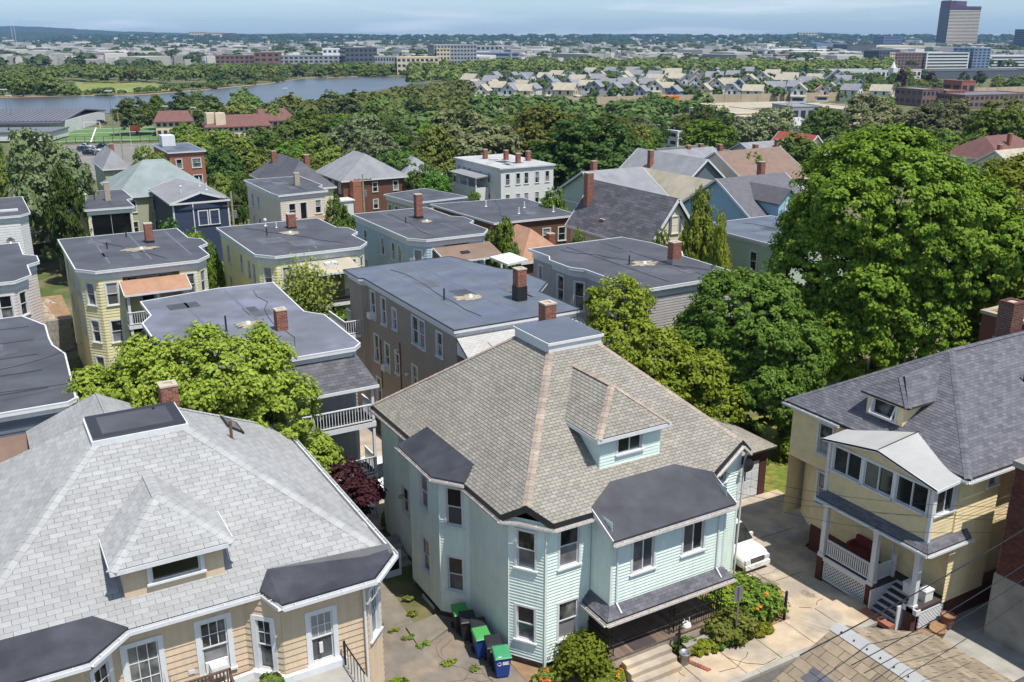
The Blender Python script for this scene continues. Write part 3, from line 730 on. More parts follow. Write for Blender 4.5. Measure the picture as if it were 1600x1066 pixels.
shingle_slope(troof, tf, 'grey_shingle', tw=.47, ex=.19, singles=300, gap=.012)
shingle_slope(troof, tl, 'grey_shingle', tw=.47, ex=.19, gap=.012); shingle_slope(troof, tr, 'grey_shingle', tw=.47, ex=.19, gap=.012); shingle_slope(troof, tb, 'grey_shingle', tw=.47, ex=.19, gap=.012)
caps(troof,(x0,y0,e),Q1,'grey_cap',.4,.33); caps(troof,(x1,y0,e),Q2,'grey_cap',.4,.33); caps(troof,(x1,y1,e),Q3,'grey_cap',.4,.33)
MB().box(-13.62,-10.33,5.45,7.9,tz-.3,tz+.12).build('deck_curb','trim',TH_)
MB().box(-13.55,-10.4,5.52,7.83,tz+.123,tz+.2).build('flat_deck','rubber',TH_)
MB().ring(rect(-13.54,-10.41,5.53,7.82),rect(-13.2,-10.75,5.8,7.55),tz+.203,tz+.207).build('deck_seam','seam_dark',TH_)
chimney(TH_, -10.3, 9.3, 8.4, 10.75, .66, .66, 'brick', cap='mortar')
# rear wing roof
RA = (-12.8,11.2,10.2)
w1 = [(-15.4,14.8,7.75),(-15.4,8.6,7.75),(-12.8,8.6,10.2),RA]; w2 = [(-10.3,8.6,7.75),(-10.3,14.8,7.75),RA,(-12.8,8.6,10.2)]; w3 = [(-10.3,14.8,7.75),(-15.4,14.8,7.75),RA]
m = MB(); [m.slab(s,.14) for s in (w1,w2,w3)]; wr = m.build('rear_roof','under_roof',TH_)
for s in (w1,w2,w3): shingle_slope(wr, s, 'grey_shingle', tw=.47, ex=.19, gap=.012)
for a, b in (((-10.6,8),(-10.6,14.5)),((-10.6,14.5),(-15.1,14.5)),((-15.1,14.5),(-15.1,8))): wall(TH_, a, b, 0, 7.7, 'tan')
# dormer
D = [(-13.7,.25),(-10.6,.25)]
wall(TH_, D[0], D[1], 6.9, 8.35, 'tan', [(.85,2.35,7.5,8.1)], name='dormer_wall')
window(TH_, D[0], D[1], .85,2.35,7.5,8.1,'fixed',bw=.13,dark='glass_dark')
wall(TH_, (-13.7,2.6), D[0], 6.9, 8.35, 'tan', name='dormer_wall'); wall(TH_, D[1], (-10.6,2.6), 6.9, 8.35, 'tan', name='dormer_wall')
da, de = (-12.12,2.2,9.5),(-12.12,4.2,9.5)
d1 = [(-14.02,2.5,8.38),(-14.02,-.08,8.38),da,de]; d2 = [(-14.02,-.08,8.38),(-10.28,-.08,8.38),da]; d3 = [(-10.28,-.08,8.38),(-10.28,2.5,8.38),de,da]
m = MB(); [m.slab(s,.1) for s in (d1,d2,d3)]; dd = m.build('dormer_roof','under_roof',TH_)
for s in (d1,d2,d3): shingle_slope(dd, s, 'grey_shingle', tw=.47, ex=.19, gap=.012)
for a in ((-14.02,-.08,8.38),(-10.28,-.08,8.38)): caps(dd, a, da, 'grey_cap', .36, .3)
caps(dd, da, de, 'grey_cap', .36, .3)
MB().bar((-14.05,-.11,8.3),(-10.25,-.11,8.3),.03,.15).bar((-14.05,-.11,8.3),(-14.05,2.4,8.3),.03,.15).bar((-10.25,-.11,8.3),(-10.25,2.4,8.3),.03,.15).build('dormer_fascia','trim',TH_)
# black bay roofs and gutters
for pts in ([(-9.75,-.62,6.68),(-9.35,-1.72,6.64),(-6.2,-1.72,6.64),(-5.0,-.58,6.66),(-5.05,-.3,6.9),(-9.3,-.05,7.03)], [(-19.6,-1.72,6.64),(-15.1,-1.72,6.64),(-13.8,-.62,6.68),(-14.7,-.02,7.04),(-19.6,.02,7.06)]):
    MB().slab(pts,.1).build('bay_roof','rubber_black',TH_)
gutter(TH_, [(-19.6,-1.78,6.54),(-15.05,-1.78,6.54),(-13.86,-.66,6.54),(-9.66,-.66,6.54),(-9.35,-1.78,6.54),(-6.15,-1.78,6.54),(-4.98,-.6,6.54),(-4.98,12.5,6.54)], 'trim', .15, .12)
for q_ in (rect(-14.3,-10.25,-.66,-.3),rect(-9.3,-6.35,-1.74,-1.25),rect(-19.2,-15.2,-1.74,-1.2),rect(-5.5,-5.0,-.4,12.5)): MB().prism(q_,6.4,6.44).build('soffit','trim',TH_)
downspout(TH_, [(-6.45,-1.36,6.4),(-6.45,-1.36,.2)], w_=.09)
# skylight and vent on the right slope
sr = (tz-e)/(x1+10.45); zr = lambda x: tz+ (-sr)*0 + e-tz + (x1-x)*(tz-e)/(x1+10.45)
for (a,b,c,d) in ((-8.4,-7.75,8.1,9.3),):
    pts = [(a,c,zr(a)+.12),(b,c,zr(b)+.12),(b,d,zr(b)+.12),(a,d,zr(a)+.12)]; MB().slab(pts,.14).build('skylight','black_metal',TH_)
    pts = [(a+.09,c+.1,zr(a+.09)+.125),(b-.09,c+.1,zr(b-.09)+.125),(b-.09,d-.1,zr(b-.09)+.125),(a+.09,d-.1,zr(a+.09)+.125)]; MB().quad(*pts).build('skylight_glass','glass_screen',TH_)
vent(TH_, -8.6, 6.6, zr(-8.6)-.05, .8, .06, 'old_wood')
MB().tube((-11.2,7.4,10.5),(-11.2,7.4,10.62),.05,8).build('roof_drain','black_metal',TH_)
# second-floor deck in front of the middle: floor, low wall, iron rail
MB().prism([(-15.2,-1.25),(-14.3,-.35),(-10.25,-.35),(-9.3,-1.3),(-6.9,-1.3),(-6.9,-3.6),(-15.2,-3.6)],3.25,3.45).build('deck_floor','concrete_grey',TH_)
MB().prism([(-14.6,-1.0),(-10.1,-.5),(-9.3,-1.34),(-7.2,-1.34),(-7.2,-1.5),(-9.4,-1.5),(-10.2,-.66),(-14.5,-1.1)],3.45,3.7).build('deck_coping','trim',TH_)
rl = MB()
for k in range(7): rl.bar((-7.3+.0*k,-1.5-.3*k,3.45),(-7.3,-1.5-.3*k,4.35),.02)
rl.bar((-7.3,-1.45,4.35),(-7.3,-3.4,4.35),.04).bar((-7.3,-1.5,3.45),(-7.3,-1.5,4.4),.07).build('deck_railing','iron',TH_)
# slatted bench on the deck
BN = thing('slatted_bench', 'dark brown slatted wooden bench against the tan house wall', 'bench', (-12.45,-1.45,3.5))
for k in range(12): MB().box(.05+k*.115,.1+k*.115,.42,.46,.42,.9-.003*(k-5.5)**2*.9).build('back_slat','old_wood',BN)
for k in range(5): MB().box(0,1.45,-.02+k*.085,.055+k*.085,.4,.43).build('seat_slat','old_wood',BN)
for x in (.0,1.4):
    for y in (-.02,.4): MB().box(x,x+.06,y,y+.06,0,.6 if y < 0 else .92).build('leg','old_wood',BN)
    MB().box(x-.01,x+.07,-.04,.42,.6,.64).build('armrest','old_wood',BN)
MB().box(0,1.46,.4,.47,.84,.9).build('top_rail','old_wood',BN)
# ---------------------------------------------------------------- yellow house with sun room over porch (right)
YH = thing('yellow_house', 'yellow shingled house with charcoal hip roof, white sunroom roof and white porch columns', 'house')
MB().prism(rect(17.5,29,-6.9,.6),-.6,1.0).build('foundation','brick_dark',YH)
X0 = 17.3
def ywall(A, B, z0, z1, wins=(), lap=.16, boards='joined', **k):
    wall(YH, A, B, z0, z1, 'yellow', [w_[:4] for w_ in wins], lap=lap, boards=boards, proud=.03)
    for w_ in wins: window(YH, A, B, *w_[:4], bw=.1, **(w_[4] if len(w_) > 4 else {}))
ywall((X0,2.2),(X0,-6.95), 4.2, 6.95, [(1.7,2.5,5.0,6.5)])
ywall((X0+.25,.75),(X0+.25,-6.95), .9, 4.2, [(.3,.75,2.3,3.9),(2.2,2.9,2.5,3.6)])
ywall((X0+.9,1.9),(X0+.25,.75), .9, 4.2); ywall((29,2.2),(X0,2.2), .9, 6.95); ywall((X0,-6.95),(20.0,-6.95), .9, 6.95, [(1.9,2.5,5.9,6.7)]); ywall((20.0,-6.5),(29,-6.5), .9, 6.95, [(2,2.9,4.4,6),(2,2.9,1.4,3)])
ywall((20.0,-6.95),(20.0,-6.5),.9,6.95); wall(YH,(29,-6.5),(29,2.2),.9,6.95,'yellow')
MB().prism([(X0,.75),(X0+.25,.75),(X0+.9,1.9),(X0+.9,2.2),(X0,2.2)],4.16,4.2).build('overhang_soffit','yellow',YH)
# charcoal hip roof
ye, yr = 7.0, 10.2
a_, b_, c_, d_ = (17.0,2.55,ye),(17.0,-7.45,ye),(29.5,-7.45,ye),(29.5,2.55,ye); R1, R2 = (22.1,-2.45,yr),(29.5,-2.45,yr)
yl = [a_,b_,R1]; yf = [b_,c_,R2,R1]; ybk = [d_,a_,R1,R2]
m = MB(); [m.slab(s,.15) for s in (yl,yf,ybk)]; yroof = m.build('roof','under_roof',YH)
yex = lambda c: 17.9 < c.x < 21.3 and abs(c.y+2.48) < 1.05-max(0,(c.x-19.6)*.55)
shingle_slope(yroof, yl, 'dark_shingle', tw=.33, ex=.15); shingle_slope(yroof, yf, 'dark_shingle', tw=.33, ex=.15); shingle_slope(yroof, ybk, 'dark_shingle', tw=.66, ex=.3)
caps(yroof,b_,R1,'dark_shingle',.32,.28); caps(yroof,a_,R1,'dark_shingle',.32,.28); caps(yroof,R1,R2,'dark_shingle',.34,.28)
gutter(YH, [(16.98,2.6,6.86),(16.98,-.9,6.86)], 'trim'); gutter(YH, [(16.98,-6.7,6.86),(16.98,-7.48,6.86),(29.5,-7.48,6.86)], 'trim')
MB().prism(rect(17.02,29.4,-7.4,2.5),6.86,6.9).build('soffit','trim',YH)
vent(YH, 24.6, -4.6, 8.75, .6, .07)
chimney(YH, 27.6, -1.6, 9.2, 11.5, .95, .8, 'brick_dark', cap='brick_dark', flash=('galv',.5))
# dormer facing the driveway
wall(YH, (17.9,-1.5),(17.9,-3.45), 7.3, 8.6, 'yellow', [(.35,1.55,7.75,8.45)], name='dormer_wall'); window(YH, (17.9,-1.5),(17.9,-3.45), .35,1.55,7.75,8.45,'fixed',bw=.09)
aw = MB(); 
for a, b in (((17.62,-1.87,7.82),(17.62,-3.03,7.82)),((17.88,-1.87,8.4),(17.62,-1.87,7.82)),((17.88,-3.03,8.4),(17.62,-3.03,7.82))): aw.bar(a,b,.05)
aw.build('open_sash','trim',YH)
wall(YH, (17.9,-3.45),(20.2,-3.45), 7.2, 8.6, 'yellow', name='dormer_wall'); wall(YH, (20.2,-1.5),(17.9,-1.5), 7.2, 8.6, 'yellow', name='dormer_wall')
ya, yb_ = (18.75,-2.48,9.5),(21.4,-2.48,9.75)
e1 = [(17.75,-1.2,8.6),(17.75,-3.76,8.6),ya]; e2 = [(17.75,-3.76,8.6),(20.2,-3.76,8.6),yb_,ya]; e3 = [(20.2,-1.2,8.6),(17.75,-1.2,8.6),ya,yb_]
m = MB(); [m.slab(s,.09) for s in (e1,e2,e3)]; yd = m.build('dormer_roof','under_roof',YH)
for s in (e1,e2,e3): shingle_slope(yd, s, 'dark_shingle', tw=.33, ex=.15)
caps(yd,(17.75,-3.76,8.6),ya,'dark_shingle',.28,.26); caps(yd,ya,yb_,'dark_shingle',.28,.26)
# sun room
PX = 15.75; S0, S1 = -1.55, -6.9
wall(YH, (PX,S0),(PX,S1), 4.15, 6.75, 'yellow', [(.25,1.75,5.4,6.55),(1.95,3.4,5.4,6.55),(3.6,5.1,5.4,6.55)], lap=.16, boards='joined')
for s0, s1 in ((.25,1.75),(1.95,3.4),(3.6,5.1)): window(YH, (PX,S0),(PX,S1), s0,s1,5.4,6.55,'slide',bw=.1,dark='glass_dark')
wall(YH, (PX,S1),(X0,S1), 4.15, 6.75, 'yellow', [(.2,1.35,5.4,6.55)], lap=.16, boards='joined'); window(YH, (PX,S1),(X0,S1), .2,1.35,5.4,6.55,'slide',bw=.1,dark='glass_dark')
wall(YH, (X0,S0),(PX,S0), 4.15, 6.75, 'yellow', lap=.16, boards='joined')
MB().box(PX-.08,PX+.08,S1-.08,S1+.08,4.15,6.75).box(PX-.08,PX+.08,S0-.08,S0+.08,4.15,6.75).build('corner_posts','trim',YH)
# low white gable roof over the sun room
gy = (S0+S1)/2
m = MB().slab([(15.45,S0+.25,6.78),(15.45,gy,7.35),(19.2,gy,7.75),(18.2,S0+.25,6.98)],.08).slab([(15.45,gy,7.35),(15.45,S1-.3,6.78),(18.2,S1-.3,6.98),(19.2,gy,7.75)],.08); m.build('sunroom_roof','white_roof',YH)
MB().add([(PX-.02,S0,6.72),(PX-.02,S1,6.72),(PX-.02,gy,7.3)],[(0,1,2)]).build('gable_panel','yellow',YH)
MB().bar((15.47,S0+.25,6.72),(15.47,gy,7.28),.04,.13).bar((15.47,gy,7.28),(15.47,S1-.3,6.72),.04,.13).bar((15.45,S1-.31,6.7),(18.1,S1-.31,6.9),.04,.12).build('rake_board','trim',YH)
MB().bar((15.5,gy,7.38),(19.1,gy,7.78),.03,.02).build('roof_seam','seam_dark',YH)
# skirt roof
m = MB(); k1 = [(15.4,S0+.2,3.95),(15.4,S1-.35,3.95),(15.72,S1-.02,4.28),(15.72,S0,4.28)]; k2 = [(15.4,S1-.35,3.95),(18.2,S1-.35,3.95),(18.2,S1-.02,4.28),(15.72,S1-.02,4.28)]
[m.slab(s,.07) for s in (k1,k2)]; ks = m.build('skirt_roof','under_roof',YH)
for s in (k1,k2): shingle_slope(ks, s, 'dark_shingle', tw=.33, ex=.15)
gutter(YH, [(15.38,S0+.2,3.86),(15.38,S1-.38,3.86),(18.2,S1-.38,3.86)], 'trim')
# porch: floor, columns on brick piers, rail, lattice, stair
FZ = 1.05
MB().prism([(15.7,-1.6),(15.7,-4.85),(17.0,-4.85),(17.0,-6.3),(15.7,-6.3),(15.7,-6.95),(17.6,-6.95),(17.6,-1.6)][::-1],FZ-.12,FZ).build('porch_floor','deck_dark',YH)
MB().prism(rect(15.75,17.55,-6.9,-1.6),3.75,3.85).build('porch_ceiling','trim',YH)
MB().box(15.68,15.86,-6.95,-1.55,3.55,3.8).box(15.68,17.5,-6.98,-6.8,3.55,3.8).build('porch_beam','trim',YH)
for y in (-1.75,-4.55,-6.65):
    MB().box(15.62,15.92,y-.17,y+.17,-.4,FZ-.1).build('brick_pier','brick_dark',YH)
    MB().prism(rect(15.66,15.9,y-.12,y+.12),FZ-.05,3.6).prism(rect(15.62,15.94,y-.16,y+.16),FZ-.1,FZ+.1).prism(rect(15.63,15.93,y-.15,y+.15),3.42,3.58).build('column','trim',YH)
MB().box(15.63,15.7,-4.7,-1.6,.82,1.04).box(15.62,15.9,-7.0,-6.3,.8,1.04).build('skirt_board','trim',YH)
railing(YH, (15.78,-1.95,FZ),(15.78,-4.38,FZ), .82, pitch=.115, bw=.05)
railing(YH, (15.95,-4.6,FZ),(17.0,-4.6,FZ), .82, pitch=.115, bw=.05); MB().box(16.92,17.06,-4.72,-4.58,FZ,FZ+1.05).box(16.9,17.08,-4.74,-4.56,FZ+1.05,FZ+1.15).build('newel_post','rail_white',YH)
def lattice(parent, A, B, z0, z1, p=.17):
    A_, B_, L_, a = wframe(A,B); h = z1-z0; o = place('lattice', MB().bar((0,-.01,z0),(L_,-.01,z0),.05,.07).bar((0,-.01,z1),(L_,-.01,z1),.05,.07).bar((.03,-.01,z0),(.03,-.01,z1),.05,.06).bar((L_-.03,-.01,z0),(L_-.03,-.01,z1),.05,.06).mesh('lattice','rail_white'), parent, wmat(A,B))
    for sgn in (1,-1):
        s = -h
        while s < L_ + h:
            p0, p1 = (s,z0), (s+h,z1)
            if sgn < 0: p0, p1 = (s,z1), (s+h,z0)
            t0 = max(0,(0-p0[0])/h); t1 = min(1,(L_-p0[0])/h)
            if t1-t0 > .05:
                f = lambda t: (p0[0]+h*t, -.015 if sgn > 0 else .0, p0[1]+(p1[1]-p0[1])*t)
                MB().bar(f(t0),f(t1),.012,.055,up=(0,1,0) if False else (0,0,1)).build('lattice_strip','rail_white',o)
            s += p*1.0
    return o
lattice(YH, (15.72,-1.95),(15.72,-4.38), -.1, .8)
lattice(YH, (15.95,-6.9),(17.5,-6.9), .0, .8)
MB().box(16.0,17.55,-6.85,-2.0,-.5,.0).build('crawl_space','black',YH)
for k in range(6):
    z = FZ - .18*(k+1); x = 17.0 - .28*k
    MB().box(x-.3,x,-6.25,-4.9,z-.03,z).build('tread','deck_dark',YH); MB().box(x-.02,x,-6.25,-4.9,z,z+.15).build('riser','trim',YH)
MB().box(15.35,17.0,-4.9,-4.84,-.2,.95).box(15.35,17.0,-6.31,-6.25,-.2,.95).build('stringer','trim',YH)
bs = MB().box(14.95,15.32,-6.3,-4.8,-.1,.1).build('bottom_step','brick',YH)
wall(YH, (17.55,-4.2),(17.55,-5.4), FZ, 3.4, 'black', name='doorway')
MB().box(17.45,17.54,-5.5,-5.38,FZ,3.4).box(17.45,17.54,-4.2,-4.08,FZ,3.4).box(17.45,17.54,-5.5,-4.08,3.4,3.52).build('door_frame','trim',YH)
mat('pot_brown', srgb(112,84,68), .9, .2, 5)
# porch furniture
SO = thing('porch_sofa', 'red upholstered sofa at the back of the yellow house porch', 'sofa', (16.85,-3.6,FZ))
MB().box(0,.55,.2,1.3,.12,.4).build('seat','red_cloth',SO); MB().slab([(.4,.2,.85),(.58,.2,.85),(.58,1.3,.85),(.4,1.3,.85)],.5).build('backrest','red_cloth',SO)
MB().box(0,.55,.06,.2,.12,.55).build('armrest','red_cloth',SO); MB().box(0,.55,1.3,1.44,.12,.55).build('armrest','red_cloth',SO)
for i, (x, y) in enumerate(((16.6,-5.9),(16.7,-6.55))):
    t = thing('storage_bin', ('white plastic storage bin by the porch stair of the yellow house','white bin with a humped lid at the porch corner')[i], 'storage bin', (x,y,FZ))
    MB().prism(rect(-.25,.25,-.2,.2),0,.45).build('body','appliance',t); MB().prism(rect(-.28,.28,-.23,.23),.452,.52).prism(rect(-.2,.2,-.15,.15),.521,.56).build('lid','trim',t)
def pot(x, y, r, h, m, label):
    t = thing('plant_pot', label, 'pot', (x,y,-.05)); n = 14
    pr_ = [(r*.7,0),(r*.95,h*.55),(r,h*.92),(r*1.08,h*.92),(r*1.08,h),(r*.92,h),(r*.85,h*.7)]
    b = MB(); b.v = [(p*cos(2*pi*i/n),p*sin(2*pi*i/n),z) for p,z in pr_ for i in range(n)]
    b.f = [(k*n+i,k*n+(i+1)%n,(k+1)*n+(i+1)%n,(k+1)*n+i) for k in range(len(pr_)-1) for i in range(n)]
    b.build('pot', m, t, smooth=True); MB().tube((0,0,h*.6),(0,0,h*.9),r*.84,n,r*.9).build('soil','dirt',t)
pot(15.6,-7.5,.3,.4,'pot_brown','wide brown clay pot nearest the porch corner pier')
pot(16.25,-7.65,.32,.45,'straw','straw-coloured round basket pot between the clay pots')
pot(16.75,-7.3,.32,.25,'pot_brown','flat terracotta bowl against the white lattice')
pot(17.3,-7.35,.28,.6,'terracotta','tall red-brown clay urn beside the yellow wall')
# ---------------------------------------------------------------- brick building at the right edge
BB = thing('brick_building', 'dark brick building with concrete base at the right edge', 'building')
MB().prism(rect(18.2,32,-24,-8.45),-.5,2.9).build('concrete_base','concrete_grey',BB)
MB().prism(rect(18.26,32,-24,-8.5),2.902,7.7).build('wall','mortar',BB)
b = MB(); big = []
z = 2.91; r = 0
while z < 7.65:
    y = -8.52 + (.11 if r % 2 else 0)
    while y > -13.5:
        y1_ = max(y-.215,-13.6); big.append((18.235-random.uniform(0,.006),18.28,y1_,min(y-.012,-8.51),z+.005,z+.068)); y = y1_
    z += .075; r += 1
sh = {}
for k, q in enumerate(sorted(big, key=lambda q: (Vector((q[0],q[2],q[4]))-CAMP).length)):
    if k < 300:
        key = round(q[3]-q[2],2)
        if key not in sh: sh[key] = MB().box(0,.045,0,q[3]-q[2],0,.063).mesh('brick','brick_dark')
        place('brick', sh[key], BB, Matrix.Translation((q[0],q[2],q[4])))
    else: b.box(*q)
b.build('brickwork','brick_dark',BB,kind='stuff')
MB().prism(offset(rect(18.26,32,-24,-8.5),.08),7.7,7.95).build('coping','concrete_grey',BB)
# low brick house with pale coping behind the yellow roof
B2 = thing('brick_house', 'brick house with pale roof coping behind the charcoal roof ridge', 'house')
for a, b_2 in (((37.8,0),(50,0)),((37.8,6.4),(37.8,0)),((50,0),(50,6.4)),((50,6.4),(37.8,6.4))): wall(B2, a, b_2, -1, 7.4, 'brick_dark', [(2,3,5,6.6),(5,6,5,6.6)] if a[1] == b_2[1] == 0 else [])
for s in (2,5): window(B2,(37.8,0),(50,0),s,s+1,5,6.6,depth=0)
MB().ring(offset(rect(37.8,50,0,6.4),.12),offset(rect(37.8,50,0,6.4),-.25),7.4,7.6).build('coping','concrete',B2); MB().prism(rect(38,49.8,.2,6.2),7.2,7.35).build('roof','rubber_blue',B2)
# ---------------------------------------------------------------- nearest roof, at the bottom edge: old tan shingles with metal ridge
NR = thing('near_house', 'house with worn tan shingle roof and white metal ridge flashing nearest the camera', 'house')
rx, rz_, ry = 5.95, 6.0, -10.75; drop = .42
lft = [(rx-5.2,ry-9,rz_-5.2*drop),(rx-5.2,ry,rz_-5.2*drop),(rx,ry,rz_),(rx,ry-9,rz_)][0:4]
lft = [(rx-5.2,ry,rz_-5.2*drop),(rx-5.2,ry-9,rz_-5.2*drop),(rx,ry-9,rz_),(rx,ry,rz_)]
rgt = [(rx+5.2,ry-9,rz_-5.2*drop),(rx+5.2,ry,rz_-5.2*drop),(rx,ry,rz_),(rx,ry-9,rz_)]
m = MB(); [m.slab(s,.14) for s in (lft,rgt)]; nr = m.build('roof','under_roof',NR)
shingle_slope(nr, lft, 'old_shingle', tw=.62, ex=.36, th=.02, singles=120, jitter=1, excl=lambda c: ry-1.9 < c.y < ry-.55 and rx-3.4 < c.x < rx-1.4, gap=.02)
shingle_slope(nr, rgt, 'old_shingle', tw=.62, ex=.36, th=.02, jitter=1, gap=.02)
shingle_slope(nr, [(rx-3.4,ry-.55,rz_-3.4*drop),(rx-3.4,ry-1.9,rz_-3.4*drop),(rx-1.4,ry-1.9,rz_-1.4*drop),(rx-1.4,ry-.55,rz_-1.4*drop)], 'dark_shingle', tw=.62, ex=.36, name='patch_shingles', th=.02)
MB().slab([(rx-.3,ry+.03,rz_-.08),(rx-.3,ry-9,rz_-.08),(rx,ry-9,rz_+.06),(rx,ry+.03,rz_+.06)],.02).slab([(rx,ry+.03,rz_+.06),(rx,ry-9,rz_+.06),(rx+.3,ry-9,rz_-.08),(rx+.3,ry+.03,rz_-.08)],.02).build('ridge_flashing','white_roof',NR)
nl = MB()
for k in range(9): nl.tube((rx-.18,ry-.35-.5*k,rz_-.02),(rx-.18,ry-.35-.5*k,rz_+.03),.025,6)
nl.build('nail_heads','iron',NR)
for a, b_2 in (((rx-4.8,ry-8.5),(rx+4.8,ry-8.5)),((rx+4.8,ry-8.5),(rx+4.8,ry-.3)),((rx-4.8,ry-.3),(rx-4.8,ry-8.5))): wall(NR,a,b_2,-.3,3.9,'tan')
wall(NR,(rx+4.8,ry-.3),(rx-4.8,ry-.3),-.3,3.9,'tan'); MB().add([(rx+4.8,ry-.3,3.85),(rx-4.8,ry-.3,3.85),(rx,ry-.3,5.85)],[(0,1,2)]).build('gable','tan',NR)
# ---------------------------------------------------------------- three-deckers and other flat-roofed houses
mat('w_taupe', srgb(152,140,126), .8, .06, 1.2, streak=.12); mat('w_yellow', srgb(214,205,160), .8, .06, 1.2, streak=.08)
mat('w_yellow2', srgb(222,216,164), .8, .06, 1.2, streak=.08); mat('w_blue', srgb(170,186,194), .8, .06, 1.2, streak=.1)
mat('w_grey', srgb(168,164,160), .8, .06, 1.2, streak=.1); mat('w_white', srgb(206,206,204), .75, .05, 1.5, streak=.1)
mat('w_pink', srgb(206,196,190), .75, .05, 1.5, streak=.1); mat('w_navy', srgb(52,64,88), .7, .06, 1.5)
mat('w_beige', srgb(204,194,176), .8, .06, 1.2, streak=.08); mat('w_sage', srgb(176,190,172), .8, .05, 1.2, lap=.2)
mat('w_cream', srgb(216,206,172), .8, .05, 1.2, lap=.2); mat('w_brown', srgb(104,72,56), .85, .1, 1.2, lap=.22)
mat('w_slate', srgb(92,100,112), .8, .08, 1.2, lap=.2); mat('w_olive', srgb(168,172,148), .8, .06, 1.2, lap=.2)
mat('w_bluelt', srgb(150,180,200), .8, .06, 1.2, lap=.2)
mat('brick_far', srgb(150,100,80), .9, .2, 5, lap=.3); mat('roof_brown', srgb(120,100,88), .9, .14, 1, island=.1, lap=.0)
mat('roof_orange', srgb(158,122,98), .9, .12, 1.5); mat('roof_red', srgb(146,72,58), .9, .12, 1.5); mat('roof_maroon', srgb(108,76,70), .9, .14, .6)
mat('roof_grey', srgb(128,129,132), .9, .12, .8, mottle=.08); mat('roof_green', srgb(128,138,136), .9, .12, .8, mottle=.08)
mat('roof_tan', srgb(162,154,136), .9, .12, .8, mottle=.08); mat('roof_dark', srgb(84,84,90), .9, .16, .8, mottle=.1)
mat('wood_new', srgb(170,128,92), .8, .16, 3, island=.15); mat('roof_silver', srgb(170,170,168), .7, .14, .8, mottle=.12)
def shell(t, poly, z0, z1, wm, wins={}, lap=.0, boards=None, depth=1, skip=(), trim='trim'):
    for i in range(len(poly)):
        if i in skip: continue
        A, B = poly[i], poly[(i+1)%len(poly)]; ws = wins.get(i, [])
        wall(t, A, B, z0, z1, wm, [w_[:4] for w_ in ws], lap=lap, boards=boards if lap else None, proud=.03)
        for w_ in ws: window(t, A, B, *w_[:4], **{**dict(bw=.1, depth=depth, trim=trim), **(w_[4] if len(w_) > 4 else {})})
def flatroof(t, poly, z, rm='rubber', frieze=True, over=.3, edge='trim', fr=.5, wm='trim'):
    if frieze: MB().ring(offset(poly,.07),offset(poly,.01),z-fr-.12,z-.12).build('frieze',wm,t)
    MB().ring(offset(poly,over),offset(poly,.0),z-.14,z+.02).build('cornice','trim',t)
    MB().ring(offset(poly,over+.01),offset(poly,over-.07),z+.022,z+.075).build('roof_edge',edge,t)
    patches(t, poly, z+.055, 5, int(abs(poly[0][0]*13+poly[0][1]*7))); return MB().prism(offset(poly,over-.075),z+.023,z+.055).build('roof',rm,t)
def seams(t, x0, x1, y0, y1, z, step=2.6, ax='y', m='seam'):
    s = MB(); v = x0+step*.7 if ax == 'y' else y0+step*.7
    while v < (x1 if ax == 'y' else y1)-.3:
        if ax == 'y': s.box(v-.07,v+.07,y0+.3,y1-.3,z,z+.004)
        else: s.box(x0+.3,x1-.3,v-.07,v+.07,z,z+.004)
        v += step
    s.build('roof_seam', m, t)
def patches(t, poly, z, n=5, seed=1):
    '''repair sheets, a darker ponding area and a stray cable on a flat roof'''
    rr = random.Random(seed); xs_ = [p[0] for p in poly]; ys_ = [p[1] for p in poly]; x0, x1, y0, y1 = min(xs_)+1.2, max(xs_)-1.6, min(ys_)+1.4, max(ys_)-1.4
    for k in range(n):
        a, b = rr.uniform(x0,x1-1), rr.uniform(y0,y1-1.5); w_, d = rr.uniform(.5,2.2), rr.uniform(.5,2.6)
        MB().box(a,min(a+w_,x1),b,min(b+d,y1),z+.003+k*.0015,z+.006+k*.0015).build('roof_patch',rr.choice(['patch_a','patch_b','patch_c']),t)
    m = MB(); p = Vector((rr.uniform(x0,x1),y0,z+.02)); q = Vector((rr.uniform(x0,x1),y1,z+.02)); pv_ = p
    for k in range(1,9): c_ = p.lerp(q,k/8)+Vector((rr.uniform(-.3,.3),0,0)); m.tube(pv_,c_,.015,4); pv_ = c_
    m.build('roof_cable','iron',t)
mat('patch_a', srgb(80,81,87), .6, .15, 2, mottle=.2); mat('patch_b', srgb(70,71,76), .6, .15, 2, mottle=.2); mat('patch_c', srgb(90,91,98), .65, .2, 2, mottle=.2)
def drain(t, x, y, z, r=.9):
    n = 26; r *= random.uniform(.7,1.15); rr = [r*(.55+.6*random.random()) for _ in range(n)]; ax_ = random.uniform(1.0,1.7); z += .012
    MB().add([(x+ax_*rr[i]*cos(2*pi*i/n),y+rr[i]*sin(2*pi*i/n),z) for i in range(n)],[tuple(range(n))]).build('water_stain','pond_stain',t)
    MB().tube((x,y,z),(x,y,z+.14),.16,10,.1).build('roof_drain','trim',t)
def rows(xs, zs, w_, h, **k): return [(x,x+w_,z,z+h,k) for x in xs for z in zs]
def balcony(t, x0, x1, y0, y1, z, left=True, right=True, rail='rail_white', post=None, zt=None, pitch=.15):
    MB().prism(rect(x0,x1,y0,y1),z-.18,z).build('balcony_floor','deck_dark',t); MB().ring(offset(rect(x0,x1,y0,y1),.03),offset(rect(x0,x1,y0,y1),.002),z-.26,z+.01).build('balcony_edge','trim',t)
    railing(t,(x0+.05,y0+.05,z),(x1-.05,y0+.05,z),.95,rail,pitch)
    if left: railing(t,(x0+.05,y0+.1,z),(x0+.05,y1,z),.95,rail,pitch)
    if right: railing(t,(x1-.05,y0+.1,z),(x1-.05,y1,z),.95,rail,pitch)
